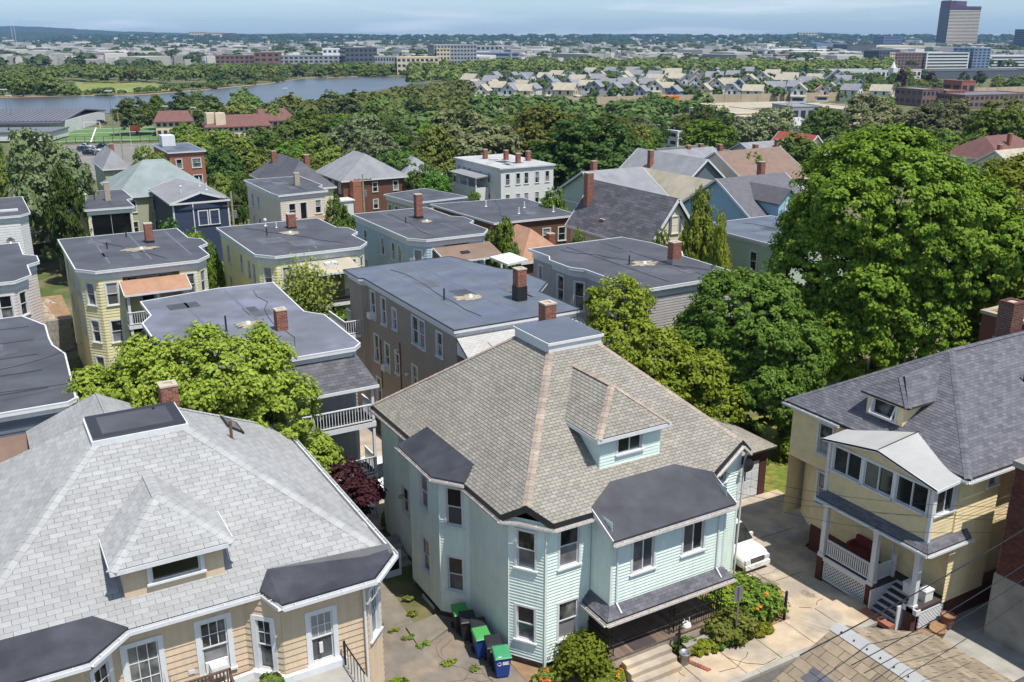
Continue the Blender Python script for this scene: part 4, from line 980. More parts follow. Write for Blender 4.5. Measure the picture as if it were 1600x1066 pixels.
# --- taupe three-decker behind the mint house
T = thing('taupe_house', 'taupe three-decker with blue-grey flat roof and white porch roof behind the mint house', 'house')
P = [(6.05,16.3),(13.8,16.3),(13.8,20.8),(15.5,22.6),(15.5,26.0),(14.6,27.3),(13.4,32.0),(5.75,32.0),(5.75,29.7),(6.05,29.4)]
WW = {9:[], 8:[]}
lw = rows([2.4],[6.15],.7,1.75,low='glass')+[(.6,1.3,6.1,7.9,dict(ac=True)),(4.2,4.8,6.3,7.6),(7.2,8.0,6.2,7.9),(8.15,8.95,6.2,7.9),(10.6,11.3,6.4,7.8),(.9,1.6,3.2,5.0),(2.7,3.4,3.1,4.9,dict(ac=True)),(4.4,5.0,3.4,4.7),(7.0,7.7,3.2,4.7),(1.0,1.7,.3,2.0),(10.4,11.1,3.2,4.8)]
WW[9] = lw
shell(T, P, -1.2, 8.55, 'w_taupe', WW, lap=.2, boards='joined')
flatroof(T, P, 8.6, 'rubber_blue', edge='seam_dark', fr=.35)
seams(T, 6,13.8,16.3,32,8.66,2.6)
chimney(T, 12.0,19.6,8.5,10.6,.62,.62,'brick',flash=('black_metal',1.05)); vent(T,8.0,21.8,8.65,.75); drain(T,9.7,21.6,8.662,.75)
pf = [(5.75,13.9,7.25),(14.6,13.9,7.25),(14.1,16.25,8.15),(6.0,16.25,8.15)]
m = MB().slab(pf,.12); ro = m.build('porch_roof','under_roof',T); mat('white_shingle', srgb(172,170,166), .9, .06, 2, island=.06); shingle_slope(ro,pf,'white_shingle',tw=.33,ex=.15)
MB().add([(6.05,14.0,7.15),(6.05,16.3,7.15),(6.05,16.3,8.0)],[(0,1,2)]).build('gable_end','trim',T); MB().bar((5.75,13.9,7.16),(14.6,13.9,7.16),.05,.16).build('fascia','trim',T)
for x in (6.2,14.6): MB().box(x-.08,x+.08,14.1,14.26,-1,7.1).build('post','trim',T)
MB().slab([(7.6,14.75,7.66),(8.6,14.75,7.66),(8.5,15.4,7.9),(7.5,15.4,7.9)],.06).build('roof_hatch','white_roof',T)
for (y, z) in ((24.6,5.0),(23.0,3.9),(20.3,3.7)): MB().tube((6.03,y,z),(5.8,y,z-.02),.07,8,.1).build('dryer_vent','appliance',T)
MB().bar((6.0,27.4,4.9),(6.0,27.4,1.5),.05).bar((6.0,24.2,5.6),(6.0,24.2,-1),.06).build('conduit','old_wood',T)
balcony(T, 4.6,6.0,30.2,33.4,4.6,post=None)
# --- dark flat roof with yellow-green tree in front, balconies at its right front
D_ = thing('balcony_house', 'grey three-decker with dark flat roof, shingled porch roof and white balconies', 'house')
P = [(-7.9,16.2),(-.1,16.2),(.25,16.6),(.4,22.4),(-.4,23.6),(0,31.0),(-3.2,31.2),(-7.7,30.4),(-7.7,27.2),(-8.4,25.8),(-8.4,22.5),(-7.9,21.4)]
shell(D_, P, -1.0, 8.4, 'w_grey', {1:[],2:rows([1.2,3.6],[.4,3.2,6.0],.8,1.6)}, lap=.2, boards='joined')
flatroof(D_, P, 8.6, 'rubber_light'); seams(D_, -7.7,0,16.4,31,8.66,2.8)
chimney(D_, -2.3,20.9,8.5,9.8,.6,.6,'brick'); vent(D_,-5.0,22.0,8.65,.9); drain(D_,-3.6,22.8,8.662,.7)
pf = [(-6.0,14.35,7.05),(.6,14.35,7.05),(.2,16.15,8.15),(-6.0,16.15,8.15)]
m = MB().slab(pf,.12); ro = m.build('porch_roof','under_roof',D_); shingle_slope(ro,pf,'char_shingle',tw=.45,ex=.2); MB().bar((-6,14.32,6.97),(.62,14.32,6.97),.05,.16).build('fascia','trim',D_)
for z in (5.0,2.05,-.75): balcony(D_, -6.0,.4,14.5,16.15,z)
for x in (.32,-2.9,-5.9): MB().box(x-.07,x+.07,14.52,14.66,-.9,6.95).build('post','trim',D_)
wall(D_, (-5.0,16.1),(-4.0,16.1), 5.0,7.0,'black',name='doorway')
# --- grey three-decker on the right of the taupe one
G_ = thing('grey_house', 'grey clapboard three-decker with black flat roof left of the maples', 'house')
P = [(20.1,18.0),(27.9,18.0),(28.0,24),(28.9,25.2),(28.9,28.5),(28.2,31.3),(20.1,31.3),(20.1,28.6),(19.5,27.6),(19.5,25.2),(20.1,24.2)]
shell(G_, P, -1.2, 8.5, 'w_grey', {6:[(.8,1.3,5.6,7.6)],8:[(.6,1.4,5.7,7.7)],10:[(.8,1.5,5.9,7.4),(3.4,4.3,5.8,7.6),(3.5,4.4,2.6,4.4),(1.0,1.7,2.8,4.3),(5.2,6.0,5.8,7.6)],9:[(.25,.95,5.6,7.6)]}, lap=.18, boards='joined')
flatroof(G_, P, 8.6, 'rubber'); chimney(G_, 26.2,22.4,8.5,10.2,.75,.6,'brick',flash=('galv',.5)); vent(G_,23.2,23.6,8.65,.7); drain(G_,24.4,23.4,8.662,1.0); seams(G_,20.4,28,18.2,31,8.66,3.2,m='seam_dark')
MB().slab([(19.7,31.4,7.9),(17.9,31.4,7.75),(17.9,34.2,7.75),(19.7,34.2,7.9)],.16).build('porch_roof','trim',G_)
ds = MB(); ds.add([(25.8+.33*cos(a),17.9+.1*sin(a),9.2+.33*sin(a)) for a in np.linspace(0,2*pi,16,endpoint=False)]+[(25.8,18.05,9.2)],[(i,(i+1)%16,16) for i in range(16)]); ds.bar((25.8,18.05,8.66),(25.8,18.05,9.2),.04).build('satellite_dish','galv',G_)
# --- second row
def decker(name, label, x0, x1, yf, yb_, z1, wm, porch='white', mirror=False, boards='joined', roofm='rubber', z0=-1.8):
    t = thing(name, label, 'house')
    P = [(x0+1.0,yf),(x0+2.6,yf),(x0+2.6,yf+1.5),(x1-2.2,yf+1.5),(x1-2.2,yf),(x1-.95,yf),(x1,yf+1.2),(x1,yf+4.6),(x1+.85,yf+5.5),(x1+.85,yf+7.4),(x1,yf+8.3),(x1,yb_),(x0,yb_),(x0,yf+1.3)]
    RP = [P[0],P[5],*P[6:]]
    f3 = [z1-2.55,z1-5.35,z1-8.1]
    wn = {0:rows([.45],f3,.75,1.6,low='glass_screen'),2:rows([.5,2.7],f3,.7,1.5)+[(1.4,2.3,z-.65,z+1.4,dict(style='fixed')) for z in f3],4:rows([.25],f3,.75,1.6),5:rows([.4],f3,.7,1.6),13:rows([.45],f3,.7,1.6),12:rows([2.0,6.2,8.6,10.0],f3[:2],.7,1.5)}
    shell(t, P, z0, z1-.05, wm, wn, lap=.22, boards=boards)
    flatroof(t, RP, z1, roofm); return t, P
YLt, _ = decker('yellow_decker', 'pale yellow three-decker with orange-brown porch roof and dark flat roof', -9.9,-1.1,43.1,55.8,8.0,'w_yellow')
pf = [(-7.5,41.4,6.45),(-2.9,41.4,6.45),(-2.9,43.15,7.1),(-7.5,43.15,7.1)]
MB().slab(pf,.1).build('porch_roof','roof_orange',YLt); MB().bar((-7.5,41.38,6.36),(-2.9,41.38,6.36),.05,.14).bar((-7.52,41.38,6.36),(-7.52,43.1,7.0),.05,.14).bar((-2.88,41.38,6.36),(-2.88,43.1,7.0),.05,.14).build('fascia','trim',YLt)
for z in (4.1,1.3): balcony(YLt, -7.4,-3.0,41.6,43.1,z)
for x in (-7.25,-5.2,-3.15): MB().box(x-.09,x+.09,41.65,41.83,-1.4,6.4).build('post','trim',YLt)
chimney(YLt, -3.9,51.2,7.9,9.6,.6,.6,'brick',flash=('black_metal',.35)); vent(YLt,-7.2,50.3,8.05,.55); vent(YLt,-5.2,54.2,8.05,.5); drain(YLt,-4.9,49.0,8.062,.8); seams(YLt,-9.8,-1.2,44.6,55.6,8.06,2.9)
YMt, _ = decker('yellow_green_decker', 'lime-yellow three-decker with grey porch roof and climbing vines', 2.7,11.3,42.3,55.4,7.8,'w_yellow2')
MB().slab([(5.0,40.6,6.4),(9.9,40.6,6.4),(9.6,42.35,7.15),(5.3,42.35,7.15)],.1).build('porch_roof','roof_tan',YMt); MB().bar((5.0,40.58,6.32),(9.9,40.58,6.32),.05,.15).build('fascia','trim',YMt); MB().box(7.3,8.3,41.4,42.2,6.75,7.0).build('roof_hatch','trim',YMt)
for z in (3.9,1.1): balcony(YMt, 5.2,9.7,40.8,42.3,z,rail='black_metal')
for x in (5.35,9.55): MB().box(x-.08,x+.08,40.85,41.01,-1.6,6.35).build('post','trim',YMt)
chimney(YMt, 8.1,52.3,7.7,9.1,.7,.6,'brick',flash=('black_metal',.3)); vent(YMt,5.3,50.1,7.85,.7); vent(YMt,7.0,53.1,7.85,.5,m='trim'); vent(YMt,6.4,54.4,7.85,.5,.07,m='trim',cap=True); drain(YMt,7.3,50.2,7.862,1.1)
LBt, _ = decker('blue_decker', 'pale blue three-decker with black flat roof and brown porch roof', 15.9,23.1,43.4,57.2,7.5,'w_blue')
MB().slab([(17.5,40.8,6.0),(22.9,40.8,6.0),(22.9,43.4,6.75),(17.5,43.4,6.75)],.12).build('porch_roof','roof_brown',LBt); MB().bar((17.5,40.78,5.92),(22.9,40.78,5.92),.05,.14).bar((17.48,40.78,5.92),(17.48,43.4,6.68),.05,.14).build('fascia','trim',LBt)
MB().slab([(19.4,41.8,6.36),(20.2,41.8,6.36),(20.2,42.2,6.48),(19.4,42.2,6.48)],.04).build('roof_hatch','black_metal',LBt)
for x in (17.65,20.3,22.75): MB().box(x-.08,x+.08,40.9,41.06,-1.8,5.95).build('post','trim',LBt)
balcony(LBt, 17.6,22.8,40.85,43.4,3.6)
chimney(LBt, 20.3,52.4,7.4,9.8,.65,.6,'brick',flash=('black_metal',.4)); vent(LBt,18.2,50.6,7.55,.6); drain(LBt,20.3,50.6,7.562,.7); seams(LBt,16,23,45,57,7.56,3)
# --- left edge
LD = thing('dark_roof_house', 'grey three-decker with black flat roof and white slatted fence panel at the left edge', 'house')
P = [(-24,14.8),(-13.75,14.8),(-13.55,15.0),(-13.3,21.6),(-13.7,23.4),(-13.75,24.8),(-13.7,27.4),(-14.6,29.8),(-24,29.8)]
shell(LD, P, -.6, 8.7, 'w_slate', {}, lap=.2, boards='joined'); flatroof(LD, P, 8.8, 'rubber', fr=.3); seams(LD,-24,-13.9,15,29.6,8.86,2.7,'x','seam_dark')
pf = [(-24,13.0,6.4),(-13.6,13.0,6.4),(-13.6,14.7,7.7),(-24,14.7,7.7)]; MB().slab(pf,.1).build('porch_roof','roof_brown',LD); MB().prism(rect(-24,-13.8,13.2,14.8),-.2,3.4).build('porch_base','old_wood',LD)
for x in (-14.0,-17,-20): MB().box(x-.08,x+.08,13.1,13.26,3.4,6.3).build('post','old_wood',LD)
sl_ = MB(); sl_.bar((-13.2,15.2,7.6),(-13.2,21.4,7.6),.06).bar((-13.2,15.2,8.7),(-13.2,21.4,8.7),.06)
so_ = sl_.build('fence_frame','trim',LD)
for k in range(14): MB().bar((-13.18,15.4+k*.42,7.62),(-13.18,15.4+k*.42,8.7),.05,.12).build('fence_slat','trim',so_)
MB().quad((-13.19,19.6,7.65),(-13.19,21.3,7.65),(-13.19,21.3,8.65),(-13.19,19.6,8.65)).build('glass_panel','glass_screen',LD)
LP_, _ = decker('pink_decker', 'pale pinkish-white three-decker cut by the left edge, second from the front', -23.5,-13.3,42.9,56.0,8.0,'w_pink')
LW = thing('white_decker', 'white clapboard house with satellite dishes and dark flat roof at the left edge', 'house')
P = [(-22,76),(-11.9,76),(-11.1,77.1),(-11.1,88),(-22,88)]
shell(LW, P, -3, 6.9, 'w_white', {0:rows([4.6],[4.0,1.0],.8,1.6)+rows([8.6],[.6],.8,1.5),2:rows([2,5],[4,1],.8,1.5)}, lap=.25, boards='joined'); flatroof(LW,P,7.0,'rubber'); chimney(LW,-13.8,80.5,6.9,8.6,.8,.7,'mortar'); MB().box(-13.4,-11.8,78.6,79.0,7.06,7.25).build('roof_hatch','trim',LW)
for (x, z) in ((-13.0,4.6),(-13.6,2.9)):
    m = MB(); m.add([(x+.4*cos(a),75.5+.12*sin(a),z+.4*sin(a)) for a in np.linspace(0,2*pi,14,endpoint=False)]+[(x,75.72,z)],[(i,(i+1)%14,14) for i in range(14)]); m.bar((x,75.72,z),(x,76,z-.2),.04).build('satellite_dish','galv',LW)
YS = thing('small_yellow_house', 'small yellow flat-roofed house with white-framed upper porch', 'house')
P = [(-6.5,86.4),(-4.8,86.4),(-4.8,85.2),(-.2,84.9),(-.2,90),(.6,91),(.6,98.2),(-6.5,98.2)]
shell(YS, P, -3.6, 5.4, 'w_yellow', {2:[(.3,4.4,1.9,4.9,dict(style='fixed',dark='glass_dark',grid=(2,0)))]}, lap=.25, boards='joined'); flatroof(YS,P,5.5,'rubber'); chimney(YS,-1.9,90.4,5.4,7.6,.6,.6,'mortar'); vent(YS,-4.2,90.8,5.55,.8,.06,'trim',True); vent(YS,-3.2,91.6,5.55,.9)
BD = thing('beige_house', 'beige three-storey house with flat dark roof and new wooden deck', 'house')
P = [(14.6,80.0),(14.8,78.2),(20.4,78.9),(20.4,82),(21.2,83),(21.2,91.5),(14.6,91.5)]
shell(BD, P, -3.6, 6.4, 'w_beige', {6:rows([1.8,4.4],[3.6,.9],.8,1.6),1:[(1.0,1.8,3.9,5.4),(2.4,3.2,3.2,5.4,dict(style='fixed')),(4.3,5.0,4.0,5.5)]}, lap=.25, boards='joined'); flatroof(BD,P,6.5,'rubber'); chimney(BD,18.8,84.4,6.4,8.0,.6,.6,'mortar')
MB().prism([(15.6,76.6),(20.6,77.2),(20.4,78.9),(15.4,78.3)],2.6,2.85).build('deck','wood_new',BD); railing(BD,(15.6,76.65,2.85),(20.6,77.25,2.85),1.0,'wood_new',.25,.08); MB().box(15.6,15.8,76.7,76.9,-3.4,2.6).box(20.3,20.5,77.3,77.5,-3.4,2.6).build('post','wood_new',BD)

# ---------------------------------------------------------------- pitched-roof houses of the third row and beyond
def pitched(name, label, x0, x1, y0, y1, ze, zr_, wm, rm, axis='x', hip=0, wins=True, z0=None, ov=.4, chim=None, dens=3.0, sh=False, trim='trim', chm='brick'):
    """house with gable (hip=0) or hip roof; axis = ridge direction"""
    t = thing(name, label, 'house'); P = rect(x0,x1,y0,y1); z0 = gz((x0+x1)/2,(y0+y1)/2)-.6 if z0 is None else z0
    wn = {}
    if wins:
        zz = [z for z in (ze-2.2, ze-5.0, ze-7.8) if z > z0+.9]
        for i, L_ in ((0,x1-x0),(3,y1-y0)):
            n = max(1,int(L_/dens)); wn[i] = rows([L_*(k+.5)/n-.4 for k in range(n)], zz, .8, 1.5)
    shell(t, P, z0, ze, wm, wn, depth=0, trim=trim)
    X0,X1,Y0,Y1 = x0-ov,x1+ov,y0-ov,y1+ov; cx, cy = (x0+x1)/2,(y0+y1)/2
    if axis == 'x':
        a, b = (X0+hip,cy,zr_),(X1-hip,cy,zr_)
        S = [[(X0,Y0,ze),(X1,Y0,ze),b,a],[(X1,Y1,ze),(X0,Y1,ze),a,b]]
        E_ = [[(X0,Y1,ze),(X0,Y0,ze),a],[(X1,Y0,ze),(X1,Y1,ze),b]]
    else:
        a, b = (cx,Y0+hip,zr_),(cx,Y1-hip,zr_)
        S = [[(X0,Y1,ze),(X0,Y0,ze),a,b],[(X1,Y0,ze),(X1,Y1,ze),b,a]]
        E_ = [[(X0,Y0,ze),(X1,Y0,ze),a],[(X1,Y1,ze),(X0,Y1,ze),b]]
    m = MB(); [m.slab(s,.18) for s in S]
    if hip: [m.slab(s,.18) for s in E_]
    r = m.build('roof', rm, t)
    if sh: [shingle_slope(r,s,sh,tw=.9,ex=.3) for s in S]
    if not hip:
        f = (zr_-ze)/((Y1-Y0)/2 if axis == 'x' else (X1-X0)/2); k = zr_-ov*0-.2
        if axis == 'x':
            for x in (x0,x1): MB().add([(x,y0,ze-.02),(x,y1,ze-.02),(x,cy,zr_-.22)],[(0,1,2)]).build('gable',wm,t)
            [MB().bar((x,yy,ze-.1),(x,cy,zr_-.1),.06,.26).build('rake_board',trim,t) for x in (X0-.02,X1+.02) for yy in (Y0,Y1)]
        else:
            for y in (y0,y1): MB().add([(x0,y,ze-.02),(x1,y,ze-.02),(cx,y,zr_-.22)],[(0,1,2)]).build('gable',wm,t)
            [MB().bar((xx,y,ze-.1),(cx,y,zr_-.1),.06,.26).build('rake_board',trim,t) for y in (Y0-.02,Y1+.02) for xx in (X0,X1)]
    MB().bar((X0,Y0-.03,ze-.12),(X1,Y0-.03,ze-.12),.05,.22).build('fascia',trim,t); MB().bar((X0-.03,Y0,ze-.12),(X0-.03,Y1,ze-.12),.05,.22).build('fascia',trim,t)
    if chim:
        for (x, y, h) in chim: chimney(t, x, y, ze, zr_+h, .7, .7, chm, detail=False)
    return t
nv = pitched('navy_house','dark navy blue house with low grey roof and paired white windows',5.7,12.4,93,106,4.2,5.4,'w_navy','roof_grey','y',0,wins=False,dens=3.4)
for s in (3.0,4.4): window(nv,(5.7,93),(12.4,93),s,s+1.0,1.2,2.9,trim='trim',depth=0,bw=.14,name='window')
MB().box(5.62,5.8,92.95,93.1,-4,4.2).box(8.0,8.12,92.9,93.05,-4,4.2).box(12.3,12.48,92.95,93.1,-4,4.2).build('corner_boards','trim',nv); vent(nv,7.4,96,4.8,.9,.08,'trim',True); vent(nv,10.8,97,4.9,.9,.08,'trim'); vent(nv,10.6,100,5.0,1.2,.08,'trim')
pitched('grey_roof_house','house with broad grey-green hip roof behind the navy house',1.5,13.5,106.5,121,3.4,7.2,'w_olive','roof_green','x',5,chim=None)
bk = thing('brick_block','red brick apartment block with flat grey roof and white windows','building')
P = rect(14.3,20,139,153); shell(bk,P,-6,5,'brick_far',{0:rows([1.0],[2.4,-.4,-3.2],.9,1.5)+rows([3.6],[2.4,-.4,-3.2],1.4,1.5),3:rows([2,6,10],[2.4,-.4],1.0,1.4)},depth=0); flatroof(bk,P,5.1,'rubber_blue',frieze=False); MB().box(15,17.2,148,151,5.2,7.0).build('stair_head','trim',bk)
pitched('grey_hip_house','grey hip-roofed house with stacked back porches beside the parking lot',5.8,9.8,154,168,1.2,4.2,'w_olive','roof_grey','y',3.4,chim=[(8.6,163,.4)])
pitched('slate_hip_house','cream house with slate hip roof behind the beige house',20.8,27.2,95.5,112,4.3,7.6,'w_cream','roof_dark','y',4,chim=[(23.0,108,.4),(26.2,103,.2)])
b17 = pitched('brown_house','dark brown shingled house with grey hip roof among trees',37,48,118.5,131,1.4,5.0,'w_brown','roof_grey','y',4,dens=3)
MB().prism(rect(38,39.4,116.6,118.4),-5.4,1.4).build('brick_porch','brick_far',b17); MB().prism(rect(35.4,37.6,115.8,118.4),-5.4,-1.6).prism(rect(35.2,37.8,115.6,118.5),-1.5,-1.3).build('side_porch','trim',b17)
pitched('second_brown_house','brown house with grey gable roof half hidden by trees',49,56,122,130,.8,3.6,'w_brown','roof_grey','y',3)
wh = thing('white_house','cream-white block with white roof and four small chimneys among trees','house')
P = [(60.4,108),(70.6,108),(70.6,124.5),(60.4,124.5)]
shell(wh,P,-6,2.9,'w_white',{0:rows([.9,2.9,4.5,6.6,8.6],[.2,-3.2],.75,1.8),3:rows([1,3,5,9,12],[.2,-3.2],.75,1.6)},depth=0); flatroof(wh,P,3.0,'roof_silver',fr=.3)
for x, y in ((64,120),(66.5,117),(66.0,112),(69.2,114)): chimney(wh,x,y,3,4.7,.7,.7,'brick',detail=False)
MB().slab([(57.5,111.5,1.2),(60.4,111.5,1.5),(60.4,121.5,1.5),(57.5,121.5,1.2)],.2).build('porch_roof','roof_grey',wh); MB().prism(rect(57.8,60.3,112,121),-6,-.6).build('porch_wall','w_white',wh); [MB().box(57.8,58,y,y+.2,-.6,1.1).build('post','trim',wh) for y in (112,115,118,120.6)]
d19 = thing('far_flat_house','grey flat-roofed house with tall white windows beside the brown house','house')
P = [(30.2,84),(31,76.8),(38,77.6),(36.4,85.8)]; shell(d19,P,-4,4.4,'w_olive',{0:rows([.5,2.1,3.7,5.3],[1.4],.8,2.0)},depth=0); flatroof(d19,P,4.5,'rubber')
d20 = thing('long_flat_house','wide building with black flat roof and white coping behind the blue three-decker','house')
P = [(33.0,60.6),(43.2,60.2),(43.6,73),(32.2,74.3)]; shell(d20,P,-3.4,4.4,'w_brown',{0:rows([.8,2.4],[1.8],1.2,1.6)+rows([6,8],[1.8],.9,1.5)},depth=0); flatroof(d20,P,4.5,'rubber',frieze=False)
for x, y in ((38,64),(40.5,67),(37,70),(42,63)): vent(d20,x,y,4.55,.7,.08,'trim')
pitched('orange_roof_house','low house with orange-tan hip roof between the deckers',30.5,35.5,50.5,58.5,2.6,5.2,'w_brown','roof_orange','y',3,chim=[(35,52.5,-.6)])
cg = pitched('cream_gable_house','cream gabled house with dark shingle roof and white rake boards',39.8,46,42.5,56,4.4,9.0,'w_cream','roof_dark','y',0,chim=[(40.6,51,-3.2)],sh='char_shingle')
window(cg,(39.8,42.48),(46,42.48),2.7,3.5,5.6,7.2,depth=0); MB().box(42.15,42.45,42.4,42.46,5.6,7.2).box(43.35,43.65,42.4,42.46,5.6,7.2).build('shutters','w_slate',cg)
chimney(cg,41.3,55.0,6,10.0,.8,.7,'brick')
pitched('grey_gable_house','sage gabled house with plain light grey roof and brick chimney',51.5,60,63.5,78,3.6,7.6,'w_sage','roof_grey','x',0,chim=[(55.5,74.5,.6)])
pitched('tan_roof_house','house with pale tan roof beside the light grey gable',60,66,58,74,3.4,7.0,'w_sage','roof_tan','y',0)
cc = pitched('charcoal_house','house with steep charcoal roof, tall brick chimney and pale blue dormer',59,69,47,62,3.4,8.2,'w_bluelt','char_shingle','x',0,chim=[(66,55,1.4)])
MB().prism(rect(61.6,64.4,47.4,52),3.8,6.2).add([(61.6,47.4,6.2),(64.4,47.4,6.2),(63,47.4,7.5)],[(0,1,2)]).build('dormer','w_bluelt',cc); MB().slab([(61.3,47.1,6.1),(63,47.1,7.65),(63,53.6,7.65),(61.3,53.6,6.1)][::-1],.12).slab([(64.7,47.1,6.1),(64.7,53.6,6.1),(63,53.6,7.65),(63,47.1,7.65)],.12).build('dormer_roof','char_shingle',cc); window(cc,(61.6,47.38),(64.4,47.38),1.0,1.8,4.5,5.9,depth=0)
sg = thing('sage_house','pale sage flat-roofed house beside the big maple','house')
P = rect(44.6,54,30,41); shell(sg,P,-2.6,6.3,'w_sage',{3:rows([2.2,7.2],[3.6,.6],.8,1.7)},depth=0); flatroof(sg,P,6.4,'rubber_blue',fr=.25)
pitched('slate_gable_house','grey house with grey gable roof and white windows in the middle distance',75,84,80,96,2.4,6.4,'w_slate','roof_grey','y',0,chim=[(77,90,.4)])
pitched('brown_gable_house','tan house with brown roof and small gable window',86,99,78,92,2.6,6.6,'w_beige','roof_brown','x',0,chim=[(95,86,.5)])
pitched('light_grey_roof_house','house with long light grey roof near the flat warehouse',84,98,94,106,1.8,5.2,'w_white','roof_grey','x',0,chim=[(93,100,.5)])
df = thing('patched_flat_building','dark brick building with patched flat roof and chimneys','building')
P = [(100.5,108),(115,110),(116,124),(102,123)]; shell(df,P,-7,2,'brick_dark',{0:rows([2,6,10],[-1],1.2,1.5)},depth=0); flatroof(df,P,2.1,'roof_dark',frieze=False); chimney(df,108,114,2,3.8,.8,.8,'brick',detail=False); chimney(df,112,113,2,3.6,.8,.8,'brick',detail=False)
pitched('white_grey_house','white house with grey gable roof and dark slate front among trees',119,130,107,122,-.4,3.4,'w_white','roof_grey','x',0,chim=[(126,112,.5)])
pitched('red_roof_house','house with bright red gable roof between trees',133,141,112,122,.2,4.2,'w_cream','roof_red','y',0)
pitched('maroon_roof_house','house with maroon hip roof at the right edge beyond the maple',158,174,84,98,.6,4.6,'w_beige','roof_maroon','x',4,chim=[(165,88,.6)])
pitched('pale_roof_house','house with pale tan roof at the right edge beyond the maple',146,158,72,84,0,4.0,'w_white','roof_tan','x',0,chim=[(150,80,.6)])
# ---------------------------------------------------------------- foliage
leafmat('leaf_maple', (.10,.17,.014), (.25,.325,.036)); leafmat('leaf_green', (.07,.14,.018), (.165,.265,.04))
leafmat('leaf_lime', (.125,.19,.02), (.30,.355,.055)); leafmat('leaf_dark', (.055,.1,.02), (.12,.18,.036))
leafmat('leaf_pale', (.12,.16,.06), (.24,.26,.13)); leafmat('leaf_red', (.035,.012,.012), (.075,.02,.022), .25)
leafmat('leaf_olive', (.115,.16,.03), (.22,.265,.055)); leafmat('leaf_far', (.085,.13,.03), (.17,.22,.055), .25); leafmat('leaf_flower', (.7,.22,.02), (.8,.36,.03), .3)
leafmat('leaf_yellow', (.2,.22,.02), (.34,.33,.03)); leafmat('leaf_white', (.55,.55,.45), (.7,.68,.6)); leafmat('leaf_fardark', (.035,.062,.022), (.07,.10,.032), .2)
mat('bark', srgb(92,80,66), .95, .25, 4, bump=.6, bscale=18); mat('bark_pale', srgb(150,142,124), .95, .25, 3, bump=.4, bscale=14)
def leaf_mesh(name, lobes, nclump, nleaf, size, crad, m, seed=1, low=-.35, inner=.7, droop=0.0, bumps=4):
    """crown of leaf clumps spread over overlapping lobes (x,y,z,rx,ry,rz); every leaf is a small folded face of its own"""
    r = np.random.default_rng(seed); sub_ = []
    for L_ in lobes:
        for _ in range(bumps):
            d_ = r.normal(size=3); d_ /= np.linalg.norm(d_); d_[2] = abs(d_[2])*.9-.15; f_ = r.uniform(.26,.44); sub_.append((*[L_[i]+d_[i]*L_[3+i]*r.uniform(.8,1.02) for i in range(3)],*[L_[3+i]*f_ for i in range(3)]))
    lo = np.array(list(lobes)+sub_, float)
    area = (lo[:,3]*lo[:,4]+lo[:,3]*lo[:,5]+lo[:,4]*lo[:,5]); pk = area/area.sum()
    out = []; nr = []; tries = 0
    while len(out) < nclump and tries < 60:
        tries += 1; k = r.choice(len(lo), nclump, p=pk); d = r.normal(size=(nclump,3)); d /= np.linalg.norm(d,axis=1)[:,None]
        keep = (d[:,2] > low) | (r.random(nclump) < .25)
        f = inner + (1.04-inner)*r.random(nclump)**.6
        p = lo[k,:3] + d*lo[k,3:]*f[:,None]
        ins = np.zeros(nclump,bool)
        for j in range(len(lo)):
            q = np.linalg.norm((p-lo[j,:3])/lo[j,3:],axis=1); ins |= (q < inner*.9) & (k != j)
        ok = keep & ~ins; out += list(p[ok]); nr += list((d/lo[k,3:]*lo[k,3:].mean(axis=1)[:,None])[ok])
    P = np.array(out[:nclump]); N = np.array(nr[:nclump]); N /= np.linalg.norm(N,axis=1)[:,None]; n = len(P)
    M = n*nleaf; cr = crad*(.6+.8*r.random(n)); ci = np.repeat(np.arange(n),nleaf)
    o = r.normal(size=(M,3)); o /= np.linalg.norm(o,axis=1)[:,None]; o *= (r.random(M)**.45)[:,None]
    o[:,2] *= .62; c = P[ci] + o*cr[ci][:,None]; c[:,2] -= droop*np.linalg.norm(o[:,:2],axis=1)*cr[ci]
    nn = o*.7 + N[ci]*.7 + np.array([0,0,.55]) + r.normal(size=(M,3))*.38; nn /= np.linalg.norm(nn,axis=1)[:,None]
    a = np.cross(nn, r.normal(size=(M,3))); a /= np.linalg.norm(a,axis=1)[:,None]; b = np.cross(nn,a)
    s = (size*(.6+.8*r.random(M)))[:,None]
    V = np.empty((M,4,3)); V[:,0] = c-a*s*.62; V[:,1] = c-b*s*.42+nn*s*.1; V[:,2] = c+a*s*.62; V[:,3] = c+b*s*.42+nn*s*.1
    me = bpy.data.meshes.new(name); me.vertices.add(M*4); me.vertices.foreach_set('co', V.ravel().astype(np.float32))
    me.loops.add(M*4); me.loops.foreach_set('vertex_index', np.arange(M*4,dtype=np.int32)); me.polygons.add(M)
    me.polygons.foreach_set('loop_start', np.arange(0,M*4,4,dtype=np.int32)); me.polygons.foreach_set('loop_total', np.full(M,4,dtype=np.int32))
    me.materials.append(MATS[m]); me.update(); me.validate(); return me
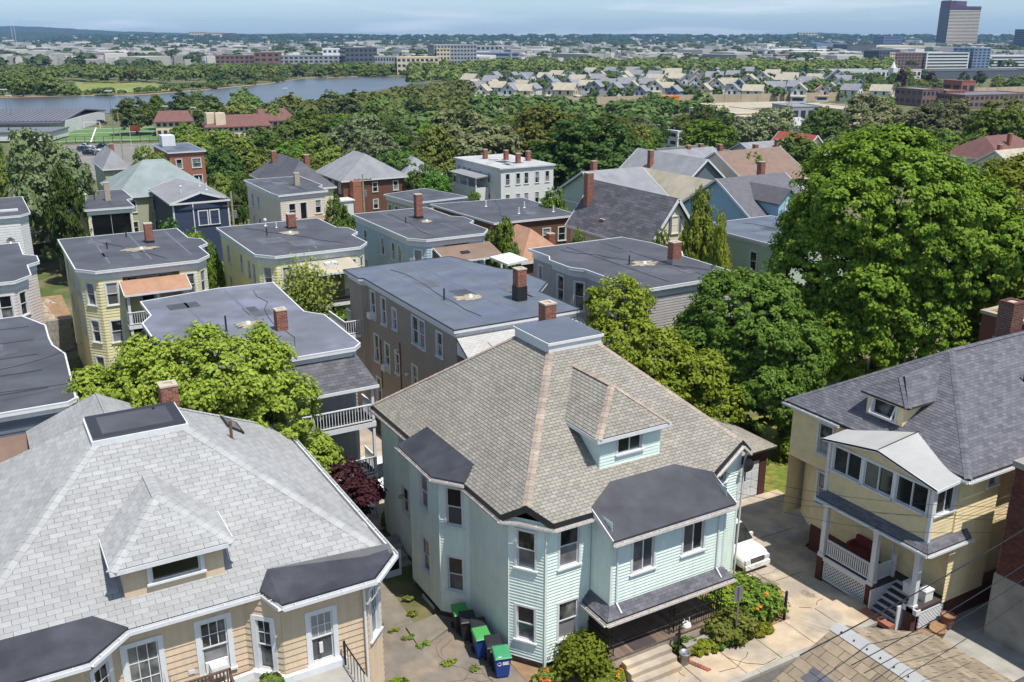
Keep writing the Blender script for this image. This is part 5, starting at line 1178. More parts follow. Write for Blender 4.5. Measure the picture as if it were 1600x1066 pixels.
def trunk_mesh(name, h, r0, lobes, m='bark', lean=(0,0), split=.38, seed=2):
    rr = random.Random(seed); b = MB(); p = Vector((0,0,0)); n = 5; top = h*split; last = p; rad = r0
    for k in range(n):
        q = Vector((lean[0]*(k+1)/n+rr.uniform(-.04,.04)*h*.2, lean[1]*(k+1)/n+rr.uniform(-.04,.04)*h*.2, top*(k+1)/n)); r1 = r0*(1-.5*(k+1)/n)
        b.tube(last,q,rad,9,r1); last, rad = q, r1
    for lb in lobes:
        e = Vector(lb[:3]); mid = last.lerp(e,.5)+Vector((rr.uniform(-.1,.1),rr.uniform(-.1,.1),.08))*h*.1
        b.tube(last,mid,rad*.62,7,rad*.4); b.tube(mid,e,rad*.4,6,rad*.16)
        for _ in range(3):
            t = e + Vector((rr.uniform(-1,1)*lb[3],rr.uniform(-1,1)*lb[4],rr.uniform(.0,.9)*lb[5]))*.8; b.tube(mid.lerp(e,.4),t,rad*.22,5,rad*.06)
    return b.mesh(name, m, True)
def tree(name, label, loc, lobes, nclump, nleaf, size, crad, m, h, r0, group=None, seed=1, cat='tree', bark='bark', split=.38, **k):
    t = thing(name, label, cat, loc, 0, group); place('crown', leaf_mesh('crown', lobes, nclump, nleaf, size, crad, m, seed, **k), t, Matrix()); place('trunk', trunk_mesh('trunk', h, r0, lobes, bark, split=split, seed=seed), t, Matrix()); return t
def gl(x, y): return (x, y, gz(x,y)-.1)
# big maple on the right, in two joined domes
x, y = 38.2, 14.0
tree('maple_tree','huge bright green maple towering over the yellow house roof', gl(x,y), [(-.9,.6,14.0,5.6,5.6,5.5),(-3.0,1.8,10.2,4.4,4.4,4.8),(3.2,-1.6,11.6,5.4,5.4,5.2),(-2.4,.4,6.6,4.0,4.0,4.4),(1.6,-1.6,6.8,4.4,4.2,4.4),(-3.8,1.6,6.0,3.6,3.6,3.8),(5.6,-2.2,7.4,4.2,4.2,4.6)], 4200, 46, .215, .5, 'leaf_maple', 19, .55, seed=3, inner=.72)
x, y = 47.5, 10.5
tree('maple_tree','second large maple right of the huge one, reaching the right edge', gl(x,y), [(-.5,.5,12.6,5.0,5.0,4.8),(3.5,-2,9.8,4.8,4.8,4.6),(-3.0,-2.6,8.0,4.2,4.2,4.2),(1.5,-4.6,6.6,4.6,4.4,4.2),(6.5,-4,7.5,4.4,4.2,4.4)], 2700, 46, .215, .5, 'leaf_maple', 17, .5, seed=4, inner=.72)
x, y = 23.9, 12.4
tree('maple_tree','round dark green maple behind the mint house roof, left of the huge maple', gl(x,y), [(-.2,.2,8.2,3.3,3.3,3.2),(-1.6,1.0,6.2,2.9,2.9,2.9),(1.8,-.9,6.3,3.1,3.1,3.1),(.2,-1.6,4.4,3.0,2.8,2.6),(2.4,-1.2,3.6,2.2,2.2,2.2),(-2.0,.6,4.0,2.4,2.4,2.2)], 2000, 44, .17, .36, 'leaf_green', 11, .3, seed=5, inner=.72)
x, y = 16.3, 13.4
tree('boxelder_tree','yellow-green loose tree between the mint house and the grey three-decker', gl(x,y), [(-.6,1.2,9.8,1.7,1.7,2.0),(-1.0,.2,8.0,2.1,2.1,2.0),(.9,-.3,7.0,2.0,2.0,1.9),(2.6,-1.6,6.0,2.0,2.0,1.7),(.4,-1.2,5.0,2.0,2.0,1.8),(3.8,-2.6,4.4,1.7,1.7,1.5)], 900, 34, .17, .4, 'leaf_maple', 10, .2, seed=6, inner=.55, droop=.3)
x, y = -7.9, 13.4
tree('boxelder_tree','broad yellow-green tree behind the pale grey roof, in front of the balconies', gl(x,y), [(-3.9,2.6,7.4,2.5,2.3,2.4),(-1.6,1.4,8.8,2.7,2.4,2.5),(1.0,.2,9.0,2.8,2.3,2.4),(2.7,-.5,7.8,2.1,2.0,2.2),(-2.6,.8,5.8,2.6,2.0,2.2),(.6,.2,6.2,2.8,2.0,2.2),(4.2,-.4,5.0,1.4,1.4,1.4),(-5.6,3.0,5.2,1.7,1.6,1.5),(.2,1.2,10.7,.8,.8,1.2),(-2.6,2.0,10.4,.8,.8,1.1),(2.6,.4,10.3,.7,.7,1.3),(-4.6,3.0,9.2,.8,.8,1.0)], 2300, 36, .15, .36, 'leaf_lime', 9.5, .28, seed=7, inner=.6, droop=.35)
x, y = -2.6, 12.5
tree('plum_tree','dark burgundy-leaved tree below the white balconies', gl(x,y), [(0,0,3.6,1.5,1.5,1.1),(-.9,.6,3.2,1.1,1.1,.9),(.9,-.5,2.9,1.1,1.1,.9),(.1,-.8,2.2,1.1,1.0,.8)], 260, 40, .17, .36, 'leaf_red', 4, .1, seed=8, inner=.5)
# shrubs and flowers near the mint house
def shrub(name, label, x, y, w_, d, h, m, n=90, leaf=.14, seed=11, cat='shrub', group=None, z=None, flowers=None, nl=30):
    z = gz(x,y)-.05 if z is None else z
    t = thing(name, label, cat, (x,y,z), 0, group)
    place('foliage', leaf_mesh('foliage', [(0,0,h*.45,w_/2,d/2,h*.55),(w_*.15,-d*.1,h*.4,w_*.36,d*.36,h*.5),(-w_*.15,d*.1,h*.38,w_*.36,d*.36,h*.5)], n, nl, leaf, max(.1,h*.2), m, seed, low=-.2, inner=.5), t, Matrix())
    st_ = MB(); rr = random.Random(seed)
    for k in range(7): a = k*.9; st_.tube((.05*cos(a),.05*sin(a),0),(w_*.28*cos(a),d*.28*sin(a),h*.6),.018,5,.008)
    st_.build('stems','bark',t)
    if flowers: place('flowers', leaf_mesh('flowers', [(0,-d*.1,h*.62,w_*.42,d*.42,h*.42)], flowers[1], 10, .085, .1, flowers[0], seed+1, low=.1, inner=.9), t, Matrix())
    return t
shrub('lilac_shrub','round green shrub beside the front steps of the mint house',2.0,-2.35,1.75,1.6,1.9,'leaf_maple',170,.13,21)
shrub('daylily_clump','orange daylilies left of the concrete steps',2.6,-3.3,1.3,.7,.7,'leaf_lime',60,.15,22,flowers=('leaf_flower',9),cat='flowers')
shrub('daylily_clump','small orange daylily clump at the corner of the mint house',.55,-2.0,1.1,.8,.55,'leaf_olive',50,.14,23,flowers=('leaf_flower',5),cat='flowers')
shrub('hedge_shrub','tall leafy bush at the right end of the iron porch railing',8.6,-3.4,2.1,1.3,1.35,'leaf_olive',150,.14,24)
shrub('hedge_shrub','dense bush against the black fence post by the driveway',10.9,-2.7,2.2,1.8,1.5,'leaf_green',190,.14,25,flowers=('leaf_flower',6))
shrub('hedge_shrub','bright green overgrown bush beside the white sport utility vehicle',11.2,-1.3,1.6,1.7,1.25,'leaf_lime',120,.14,26)
shrub('hedge_shrub','bush in front of the porch behind the sign post',9.7,-2.0,2.0,1.6,1.45,'leaf_maple',150,.14,27,flowers=('leaf_flower',4))
shrub('groundcover_clump','yellow-green ornamental grass in front of the porch steps',7.2,-3.5,1.2,.7,.55,'leaf_yellow',60,.17,28,cat='plant')
shrub('groundcover_clump','low green groundcover between the grass and the sidewalk',8.2,-3.65,1.6,.6,.5,'leaf_green',80,.12,29,cat='plant')
shrub('groundcover_clump','yellow-green ornamental grass under the sign post',9.9,-3.75,1.3,.6,.5,'leaf_yellow',60,.16,30,cat='plant')
shrub('groundcover_clump','low dark groundcover beside the flat stone edge',6.6,-3.0,1.1,.9,.6,'leaf_green',70,.12,31,cat='plant')
shrub('weed_clump','leafy weed bed against the tan house wall',-5.0,5.2,1.0,1.4,.6,'leaf_maple',70,.13,32,cat='plant')
shrub('weed_clump','bright green weeds at the bottom edge beside the tan house',-4.75,.1,.9,1.3,.7,'leaf_maple',80,.13,33,cat='plant')
for k, (x, y) in enumerate(((-3.2,4.2),(-2.9,3.4),(-2.6,2.6),(-3.6,5.0),(-2.2,1.0),(-1.5,.2),(-2.0,5.0),(-1.7,6.2))):
    shrub('weed_tuft',('weed tuft at the broken edge of the concrete slab','weed tuft in the crack running across the paving','small weed in the middle of the brown paving','dry weed tuft beside the sunlit path','single low weed in the open paving','thin weed nearest the trash carts','weed at the foot of the mint house bay','dark weed in the shade below the screen door')[k],x,y,.35+.3*((k*7)%5)/4,.3,.14,'leaf_olive' if k % 2 else 'leaf_maple',12,.07,40+k,cat='weed',nl=18)
shrub('border_plant','bright green plants beside the white car behind the mint house',.55,13.4,.7,1.6,.7,'leaf_lime',70,.13,50,cat='plant')
shrub('border_shrub','green shrub strip along the taupe house wall',4.3,18.6,1.2,5.0,1.4,'leaf_olive',160,.16,51)
shrub('yard_shrub','green shrub at the left end of the lawn by the yellow house',21.5,9.4,2.0,2.0,1.6,'leaf_green',120,.18,52)
shrub('yard_shrub','light green shrub under the maples at the edge of the lawn',25.6,9.2,2.4,1.8,2.6,'leaf_maple',170,.18,53)
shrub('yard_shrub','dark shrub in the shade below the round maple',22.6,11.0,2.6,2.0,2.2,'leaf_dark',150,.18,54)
shrub('porch_vine','green vine climbing the porch post of the lime-yellow three-decker',5.3,40.3,1.3,.8,9.6,'leaf_olive',120,.22,55,cat='vine',z=-1.6)
shrub('porch_vine','vine hanging over the lower porch of the lime-yellow three-decker',7.6,40.0,2.8,.9,4.6,'leaf_green',120,.22,56,cat='vine',z=-1.2)
tt = thing('potted_twig','bare dry twiggy plant beside the bench on the tan house deck','plant',(-12.95,-1.25,3.45)); q = MB(); rr = random.Random(5)
for k in range(26):
    a = rr.uniform(0,6.28); z_ = rr.uniform(.2,1.3); e = rr.uniform(.1,.4); q.tube((0,0,z_*.4),(e*cos(a),e*sin(a),z_+.25),.012,4,.004)
q.tube((0,0,0),(0,0,.9),.03,6,.012).build('twigs','old_wood',tt)
shrub('grass_pot','dry tufted grass plant on the tan house deck ledge',-9.9,-1.75,.6,.6,.75,'leaf_olive',30,.15,57,cat='plant',z=3.45)
# ---------------------------------------------------------------- trees of the middle distance (shared crowns, one object each)
KINDS = {}
def kind(name, lobes, n, nl, size, crad, m, seed, bark='bark', split=.3, **k):
    KINDS[name] = (leaf_mesh('crown', lobes, n, nl, size, crad, m, seed, **k), trunk_mesh('trunk', 1.0, .028, lobes[:5], bark, split=split, seed=seed))
# unit trees: 1 high, about 1 wide
R1_ = [(0,0,.66,.34,.34,.32),(-.2,.05,.5,.28,.3,.28),(.2,-.06,.52,.29,.28,.28),(.05,.2,.46,.28,.27,.26),(-.04,-.2,.45,.28,.27,.26),(.0,0,.32,.36,.36,.2)]
R2_ = [(-.12,.05,.72,.26,.26,.25),(.18,.0,.6,.28,.28,.24),(-.24,-.1,.5,.26,.26,.24),(.06,-.22,.46,.28,.26,.24),(.1,.24,.5,.26,.24,.24),(-.05,.02,.32,.38,.36,.2),(.3,-.08,.4,.2,.2,.18)]
R3_ = [(0,0,.8,.2,.2,.19),(-.14,.04,.62,.22,.22,.2),(.15,-.05,.6,.22,.22,.2),(0,.1,.45,.26,.26,.2),(.02,-.1,.36,.28,.28,.2)]
for nm, lb, mm, sd in (('round_green',R1_,'leaf_green',101),('round_maple',R1_,'leaf_maple',102),('spread_olive',R2_,'leaf_olive',103),('spread_dark',R2_,'leaf_dark',104),('spread_pale',R2_,'leaf_pale',105),('tall_green',R3_,'leaf_green',106),('tall_olive',R3_,'leaf_olive',107),('round_dark',R1_,'leaf_dark',108),('spread_lime',R2_,'leaf_lime',109),('tall_lime',R3_,'leaf_lime',110)):
    kind(nm, lb, 430, 24, .036, .062, mm, sd, 'bark_pale' if 'pale' in nm or 'olive' in nm else 'bark', inner=.62)
for nm, lb, mm, sd in (('far_round',R1_,'leaf_far',111),('far_spread',R2_,'leaf_far',112),('far_dark',R1_,'leaf_fardark',113),('far_olive',R2_,'leaf_olive',114)):
    kind(nm, lb, 90, 16, .085, .12, mm, sd, inner=.7)
kind('far_red', R1_, 90, 16, .085, .12, 'leaf_red', 115, inner=.7)
LABK = {'round_green':'round green','round_maple':'bright green rounded','spread_olive':'spreading olive-green','spread_dark':'dark spreading','spread_pale':'pale silvery-green','tall_green':'tall narrow green','tall_olive':'tall olive-green','round_dark':'dense dark round','spread_lime':'yellow-green loose','tall_lime':'tall light green','far_round':'rounded green','far_spread':'spreading green','far_dark':'dark','far_olive':'olive-green','far_red':'dark copper-red'}
TREES = []
def put_tree(k, x, y, h, w_, where, group=None, z=None, label=None, rz=None):
    a = 'an' if LABK[k][0] in 'aeiou' else 'a'
    tt_ = tdist(x,y); uu_ = 800+FPX*((x-CAMP.x)*RGT.x+(y-CAMP.y)*RGT.y)/tt_
    side = ('at the far left','left of centre','near the centre','right of centre','at the far right')[min(4,max(0,int(uu_/320)))]; big = 'tall ' if h > 12 else 'low ' if h < 8.5 else ''
    t = thing('tree', label or f'{"" if LABK[k].startswith("tall") else big}{LABK[k]} tree {where}, {side}', 'tree', (x,y,(gz(x,y) if z is None else z)-.15), random.uniform(0,6.28) if rz is None else rz, group or f'trees {where}')
    S = Matrix.Diagonal((w_,w_,h,1)); c_, tr = KINDS[k]
    place('crown', c_, t, S); place('trunk', tr, t, S); TREES.append((x,y,w_)); return t
def px_tree(k, u, vtop, t, wpx, where, label=None, group=None):
    """tree whose top shows at row vtop when it stands t metres off and wpx wide"""
    p = at_t(u, vtop, t); z0 = gz(p.x,p.y); depth = t*CT+(24-p.z)*ST
    return put_tree(k, p.x, p.y, p.z-z0, max(2.0,wpx*depth/FPX), where, group, label=label)
# hand-placed ones
for a in (('spread_pale',62,186,112,135,'','large pale flowering tree at the left edge above the white house'),('spread_olive',22,215,118,90,'','olive tree at the left edge below the grey gymnasium'),('round_dark',95,250,104,70,'','dark tree behind the small yellow house, left side'),
    ('round_dark',207,150,372,66,'','big dark round tree beside the soccer field'),('tall_green',243,147,392,42,'','feathery pale tree right of the big dark round tree'),('spread_olive',232,222,158,72,'','olive tree in front of the red brick block'),
    ('round_green',262,338,92,60,'','round bush-like tree behind the pale yellow three-decker'),('spread_lime',300,350,88,70,'','lime-green tree between the two yellow three-deckers'),('round_green',325,372,82,48,'','small green tree beside the lime-yellow three-decker wall'),
    ('spread_olive',528,300,104,58,'','olive tree right of the wooden deck'),('spread_dark',372,262,135,40,'','thin dark tree between the navy house and the beige house'),('spread_olive',345,268,150,60,'','olive tree behind the navy house roof'),
    ('tall_green',788,338,86,70,'','green tree between the blue and the grey three-deckers'),('spread_olive',765,350,88,46,'','small olive tree beside the blue three-decker porch'),('round_green',865,290,112,66,'','bright bush-like tree on the long black roof edge'),('round_maple',742,293,122,40,'','small round tree in front of the cream-white block'),
    ('spread_lime',1097,284,84,74,'','tall pyramidal tree right of the cream gable'),('spread_lime',1130,318,80,40,'','slim young tree beside the tall pyramidal one'),('round_green',1035,352,84,46,'','small green tree below the cream gable window'),('round_green',905,352,86,36,'','small dark tree in front of the dark shingle roof'),
    ('round_green',680,262,150,60,'','round tree left of the cream-white block'),('spread_dark',612,228,168,110,'','dark spreading tree overhanging the brown house roof'),('spread_dark',660,250,160,60,'','dark tree beside the brick porch'),('spread_pale',735,165,196,170,'','large pale sycamore above the cream-white block'),('spread_pale',560,172,215,120,'','pale-trunked tree above the brown house'),('round_dark',930,175,172,190,'','dark broad tree right of the cream-white block'),('spread_olive',860,158,205,150,'','olive tree behind the dark broad one'),('round_green',1000,215,185,90,'','green tree left of the patched flat roof'),
    ('round_maple',1040,236,168,84,'','bright green tree over the patched flat building'),('round_dark',1250,205,160,120,'','dark green tree right of the red roof'),('spread_pale',1200,160,235,110,'','silvery tree above the red roof'),('round_maple',1110,182,225,110,'','bright tree behind the patched flat roof'),('spread_pale',1470,146,250,130,'','silvery tree above the huge maple'),('spread_pale',1370,140,262,110,'','silvery tree left of the one above the huge maple'),('round_green',1570,150,215,120,'','dense green tree at the right edge above the maroon roof'),('round_dark',1290,165,260,90,'','dark tree left of the silvery one'),
    ('spread_olive',470,170,240,110,'','olive tree below the maroon roofs'),('round_dark',410,195,205,110,'','dark tree left of the olive one below the maroon roofs'),('spread_lime',330,198,225,90,'','light green tree behind the red brick block'),('spread_olive',500,205,190,90,'','olive tree above the slate hip roof'),('round_dark',345,228,175,80,'','dark tree right of the red brick block'),('round_green',290,190,260,64,'','green tree right of the flagpole'),('round_green',1180,236,150,62,'','green tree before the brown gabled roof'),('spread_olive',1085,226,172,80,'','olive tree left of the patched flat building'),('round_dark',985,262,142,60,'','dark tree left of the sage gable'),('spread_olive',640,235,172,90,'','olive tree between the brown house and the cream-white block')):
    px_tree(*a)
# scattered ones: rejected where they would hide a building that shows in the photograph (u0,u1,v0,v1,t)
KEEP = [(235,320,224,300,160),(140,205,232,300,160),(240,455,170,206,350),(715,872,240,320,160),(510,600,228,320,150),(85,240,194,240,345),(118,160,225,300,300),(0,90,166,230,330),(1005,1165,226,262,180),(1110,1225,214,262,180),(905,1235,245,400,100),(380,530,255,350,105),(590,905,293,370,100),(190,360,265,360,110),(1555,1600,212,260,175),(1050,1110,170,200,300),(1140,1300,148,200,330),(700,1060,154,172,490),(720,1340,98,160,520),(1440,1600,128,160,560),(600,690,160,178,330),(150,205,232,300,170),(1195,1220,212,232,180),(1330,1420,140,180,420)]
def scatter(kinds, u0, u1, t0, t1, n, h0, h1, wr, where, gap=.55, maxtry=60, collect=None):
    done = 0; tr = 0
    while done < n and tr < n*maxtry:
        tr += 1; u = random.uniform(u0,u1); t = sqrt(random.uniform(t0*t0,t1*t1)); h = random.uniform(h0,h1)
        X = (u-800)/FPX*t*1.02; p = CAMP + RGT*X + FWD*t; x, y = p.x, p.y; w_ = h*random.uniform(*wr)
        if any((x-a)**2+(y-b)**2 < (gap*(w_+c_)/2)**2 for a,b,c_ in TREES): continue
        zt = gz(x,y)+h; d = t*CT+(24-zt)*ST; uu = 800+FPX*X/d; vt = 533+FPX*(-t*ST+(24-zt)*CT)/d; hw = .5*w_*FPX/d
        d2 = t*CT+(24-gz(x,y))*ST; vb = 533+FPX*(-t*ST+(24-gz(x,y))*CT)/d2
        if any(uu+hw > a and uu-hw < b and vt < dd and vb > c_ and t < tt+25 for a,b,c_,dd,tt in KEEP): continue
        if collect is None: put_tree(random.choice(kinds), x, y, h, w_, where)
        else: collect.append((x,y,gz(x,y),h,w_)); TREES.append((x,y,w_))
        done += 1
MID = ['round_green','spread_olive','spread_dark','round_dark','round_maple','spread_pale','tall_olive','spread_olive']
scatter(MID, 300,560,165,330,26,9,13,(.8,1.1),'in the wooded strip below the maroon roofs')
scatter(MID, 520,1110,175,340,48,10,15,(.8,1.1),'in the thick wood behind the cream-white block')
scatter(MID, 960,1640,190,345,38,8,12,(.8,1.1),'among the low buildings on the right')
scatter(MID, -40,300,110,330,16,7,11,(.8,1.1),'near the parking lot on the left')
FARK = ['far_round','far_spread','far_dark','far_olive','far_round']
scatter(FARK, 300,730,350,470,34,9,13,(.9,1.2),'on the near bank of the river')
scatter(FARK, 1000,1640,345,500,26,8,12,(.9,1.2),'between the flat roofs and the sound wall')
scatter(FARK, 720,1420,560,860,26,7,11,(.9,1.2),'between the rows of small houses')
# ---------------------------------------------------------------- river, field, far bank, small houses, town, hills
mat('water', (.075,.082,.09), .3, .1, .02, spec=.5, bump=.35, bscale=.35); mat('turf', srgb(86,114,62), .95, .12, .05, mottle=.1); mat('meadow', srgb(118,124,62), .97, .2, .05, mottle=.15)
mat('line_white', (.75,.75,.75), .8, .05); mat('line_yellow', (.7,.6,.1), .8, .05); mat('lot', srgb(120,116,110), .95, .12, .1, mottle=.1)
mat('far_white', srgb(206,205,202), .8, .05, .3); mat('far_cream', srgb(206,190,164), .8, .06, .3); mat('far_grey', srgb(150,152,156), .8, .06, .3); mat('far_brick', srgb(124,98,92), .9, .1, .3)
mat('far_blue', srgb(116,134,158), .6, .06, .3); mat('far_darkgrey', srgb(86,90,98), .8, .08, .3); mat('far_glass', (.03,.04,.055), .15, .1, .3); mat('steel_roof', srgb(104,104,112), .6, .06, .2, spec=.5)
mat('bronze', srgb(84,36,56), .35, .06, .05, spec=.6); mat('bronze_glass', srgb(62,44,44), .2, .08, .02, spec=.7); mat('band_cream', srgb(226,214,190), .6, .04, .05); mat('barrier', srgb(176,158,134), .9, .1, .1, mottle=.06)
mat('hill_wood', (.018,.034,.02), .97, .35, .012, bump=1, bscale=.05, mottle=.3); mat('town_mix', srgb(176,172,166), .85, .1, .01, island=.4); mat('wood_mix', (.03,.05,.018), .95, .2, .05, island=.3)
mat('stop_orange', srgb(216,128,40), .7, .06)
ZR = -13.104
def far_sheet(name, pix, dz, m):
    o = MB().quad(*[(p.x,p.y,ZR+dz) for p in (at_z(u,v,ZR+dz) for u,v in pix)]).build(name, m); return struct(o)
rv = [(-160,182),(0,176),(130,177),(250,178),(380,169),(480,160),(560,147),(610,138),(664,129),(672,121),(560,120.5),(470,123),(420,131),(350,138),(270,145),(200,150),(120,150),(0,153),(-160,156)]
P_ = [at_z(u,v,ZR+.03) for u,v in rv]; n_ = len(P_); rb = MB(); rb.v = [(p.x,p.y,ZR+.03) for p in P_]
lo_, hi_ = list(range(9)), list(range(18,8,-1))
# strip between the two banks
L1 = [0,1,2,3,4,5,6,7,8]; L2 = [18,17,16,15,14,13,12,11,10]
for i in range(8): rb.f.append((L1[i],L1[i+1],L2[i+1],L2[i]))
rb.f.append((8,9,10)); struct(rb.build('river','water'))
far_sheet('meadow',[(118,144),(150,146),(262,143),(270,138),(240,129),(180,127),(118,126)],.06,'meadow')
far_sheet('meadow_strip',[(-60,148),(60,147),(60,142),(-60,143)],.06,'meadow')
bank = MB()
for i in range(8):
    a, b_2 = P_[L2[i]], P_[L2[i+1]]; d = FWD*5; bank.slab([(a.x,a.y,ZR+.05),(b_2.x,b_2.y,ZR+.05),(b_2.x+d.x,b_2.y+d.y,ZR+.5),(a.x+d.x,a.y+d.y,ZR+.5)],.3)
struct(bank.build('far_bank','dirt'))
far_sheet('soccer_field',[(60,224),(262,219),(262,197),(70,203)],.08,'turf')
sheet('parking_lot',[(9,205),(32,200),(46,330),(14,335)],.03,'lot')
fl = MB()
def fline(a, b_2, w_=.5):
    p, q = at_z(*a,ZR+.12), at_z(*b_2,ZR+.12); fl.bar(p, q, w_, .01)
for a, b_2 in (((88,210),(240,205)),((88,221),(235,217)),((150,199.5),(142,222)),((100,203.5),(240,198.5))): fline(a,b_2)
struct(fl.build('field_lines','line_white'))
def goal(u0, u1, v, label):
    a, b_2 = at_z(u0,v,ZR), at_z(u1,v,ZR); t = thing('soccer_goal', label, 'goal', (a.x,a.y,ZR)); d = b_2-a; h = 2.6; k = FWD*2
    MB().bar((0,0,0),(0,0,h),.22).bar((0,0,h),d+Vector((0,0,h)),.22).bar(d,d+Vector((0,0,h)),.22).build('frame','line_white',t)
    MB().bar((0,0,h),k,.08).bar(d+Vector((0,0,h)),d+k,.08).bar(k,d+k,.08).build('net_stays','line_white',t)
goal(132,157,201,'white soccer goal on the far side of the green field')
def pole(name, label, u, vtop, vbase, cat='lamp post', head=True, m='galv', r=.16, t=None):
    b_2 = at_z(u,vbase,ZR); tt = tdist(b_2.x,b_2.y); top = at_t(u,vtop,tt); o = thing(name, label, cat, b_2); h = top.z-ZR
    MB().tube((0,0,0),(0,0,h),r,8,r*.6).build('pole',m,o)
    if head: MB().bar(-RGT*1.2+Vector((0,0,h)),RGT*1.2+Vector((0,0,h)),.5,.35).build('lamp_head','far_white',o)
    return o
for i, (u, vt, vb) in enumerate(((179,142,216),(262,166,206),(306,168,205),(448,138,176),(15,140,200),(22,149,205))): pole('floodlight_pole', ('tall grey floodlight pole in front of the river by the field','floodlight pole right of the big dark tree','slim light pole beside the maroon roofs','thin light pole rising against the river','floodlight pole at the left edge above the gymnasium','second floodlight pole above the gymnasium')[i], u, vt, vb)
fp = pole('flagpole','flagpole with red and white flag near the parking lot',206,196,232,'flagpole',False,'far_white',.1); 
h_ = 9; MB().slab([(0,0,0),tuple(RGT*3.4),tuple(RGT*3.4+Vector((0,0,-1.9))+FWD*.4),tuple(Vector((0,0,-1.9))+FWD*.2)],.05).build('flag','roof_red',fp).location = (0,0,7.6)
fence_p = thing('field_fence','dark chain fence along the near side of the soccer field','fence',at_z(60,227,ZR))
o_ = at_z(60,227,ZR); e_ = at_z(262,222,ZR)-o_; nf = 14
for k in range(nf+1): p = e_*(k/nf); MB().tube(p,p+Vector((0,0,2.6)),.09,6).build('post','black_metal',fence_p)
for z in (.3,1.4,2.6): MB().bar(Vector((0,0,z)),e_+Vector((0,0,z)),.07).build('rail','black_metal',fence_p)
# gymnasium and maroon-roofed complex
def block(name, label, pts, z0, z1, wm, rm, cat='building', par=.5, bands=0, bm='far_glass', faces=None, wd=None):
    """flat-roofed far building on a 4-point outline; bands = storeys of strip windows, wd = (n per face) single windows"""
    t = thing(name, label, cat); P = [(p[0],p[1]) for p in pts]
    MB().prism(P,z0,z1).build('wall',wm,t); MB().ring(offset(P,.15),offset(P,-.6),z1,z1+par).build('parapet',wm,t); MB().prism(offset(P,-.5),z1+.01,z1+.1).build('roof',rm,t)
    for i in range(len(P)):
        A, B = Vector((*P[i],0)), Vector((*P[(i+1)%len(P)],0)); d = B-A; nrm = Vector((d.y,-d.x,0)).normalized()
        if nrm.dot(CAMP-A) < 0: continue
        L_ = d.length; u_ = d.normalized(); H_ = (z1-z0)/max(1,bands)
        for k in range(bands):
            za = z0+H_*k+H_*.38; zb = z0+H_*k+H_*.82; n = wd or 1
            for j in range(n):
                s0, s1 = (L_*.03,L_*.97) if n == 1 else (L_*(j+.2)/n,L_*(j+.8)/n)
                p, q = A+u_*s0, A+u_*s1; o = nrm*.12
                m = MB(); m.add([p+o+Vector((0,0,za)),q+o+Vector((0,0,za)),q+o+Vector((0,0,zb)),p+o+Vector((0,0,zb)),p-o+Vector((0,0,za)),q-o+Vector((0,0,za)),q-o+Vector((0,0,zb)),p-o+Vector((0,0,zb))],[(0,1,2,3),(0,4,5,1),(3,2,6,7),(0,3,7,4),(1,5,6,2)]); m.build('window',bm,t)
    return t
def quadpx(u0, u1, t0, dep, yaw=0):
    """outline of a building whose front spans u0..u1 at distance t0"""
    X0_, X1_ = (u0-800)/FPX*t0*.97, (u1-800)/FPX*t0*.97
    a = CAMP+RGT*X0_+FWD*t0; b_2 = CAMP+RGT*X1_+FWD*(t0+yaw); d = (b_2-a).normalized(); q = Vector((-d.y,d.x,0))*dep
    return [(a.x,a.y),(b_2.x,b_2.y),(b_2.x+q.x,b_2.y+q.y),(a.x+q.x,a.y+q.y)]
gy_ = thing('gymnasium','large white gymnasium with grey ribbed metal roof at the left edge','building')
gp = quadpx(-120,86,372,52,6); MB().prism(gp,ZR,-8.2).build('wall','far_white',gy_)
ga, gb, gc, gd_ = [Vector((*p,-8.2)) for p in gp]; up = Vector((0,0,2.6)); m = MB(); mid0, mid1 = (ga+gd_)/2+up, (gb+gc)/2+up
m.slab([ga-FWD*2,gb-FWD*2,mid1,mid0],.5); m.slab([gc+FWD*2,gd_+FWD*2,mid0,mid1],.5); m.build('roof','steel_roof',gy_)
for k in range(30): p = (ga-FWD*2).lerp(gb-FWD*2,k/30); q = mid0.lerp(mid1,k/30); MB().bar(p+Vector((0,0,.12)),q+Vector((0,0,.12)),.3,.2).build('roof_rib','steel_roof',gy_)
lp = quadpx(-120,62,342,18,4); MB().prism(lp,ZR+.5,-9.9).build('front_wing','far_white',gy_); MB().prism(offset(lp,.4),-9.89,-9.4).build('wing_roof','steel_roof',gy_)
MB().prism(quadpx(-120,80,368,3,4),-9.3,-8.6).build('dark_band','far_darkgrey',gy_)
def hipblock(name, label, pts, z0, z1, zr_, wm, rm, hip=.35, wd=6):
    t = block(name, label, pts, z0, z1, wm, rm, par=.01, bands=2, wd=wd); P = [Vector((*p,z1+.15)) for p in offset(pts,.8)]
    a = (P[0]+P[3])/2; b_2 = (P[1]+P[2])/2; r0, r1 = a.lerp(b_2,hip*.4), a.lerp(b_2,1-hip*.4); r0.z = r1.z = zr_
    m = MB(); m.slab([P[0],P[1],r1,r0],.3); m.slab([P[2],P[3],r0,r1],.3); m.slab([P[1],P[2],r1],.3); m.slab([P[3],P[0],r0],.3); m.build('hip_roof',rm,t); return t
hipblock('red_roof_block','long low building with maroon roof and cream walls, middle of the maroon group',quadpx(318,410,352,16,8),ZR,-8.6,-4.8,'far_cream','roof_maroon',wd=12)
hipblock('red_roof_block','building with maroon roof and cream gable end, right of the maroon group',quadpx(405,452,366,18,6),ZR,-7.6,-3.6,'far_cream','roof_maroon',wd=6)
hipblock('red_roof_block','building with maroon roof behind the big dark tree, left of the maroon group',quadpx(238,290,365,16,4),ZR,-7.8,-4.2,'far_cream','roof_maroon',wd=6)
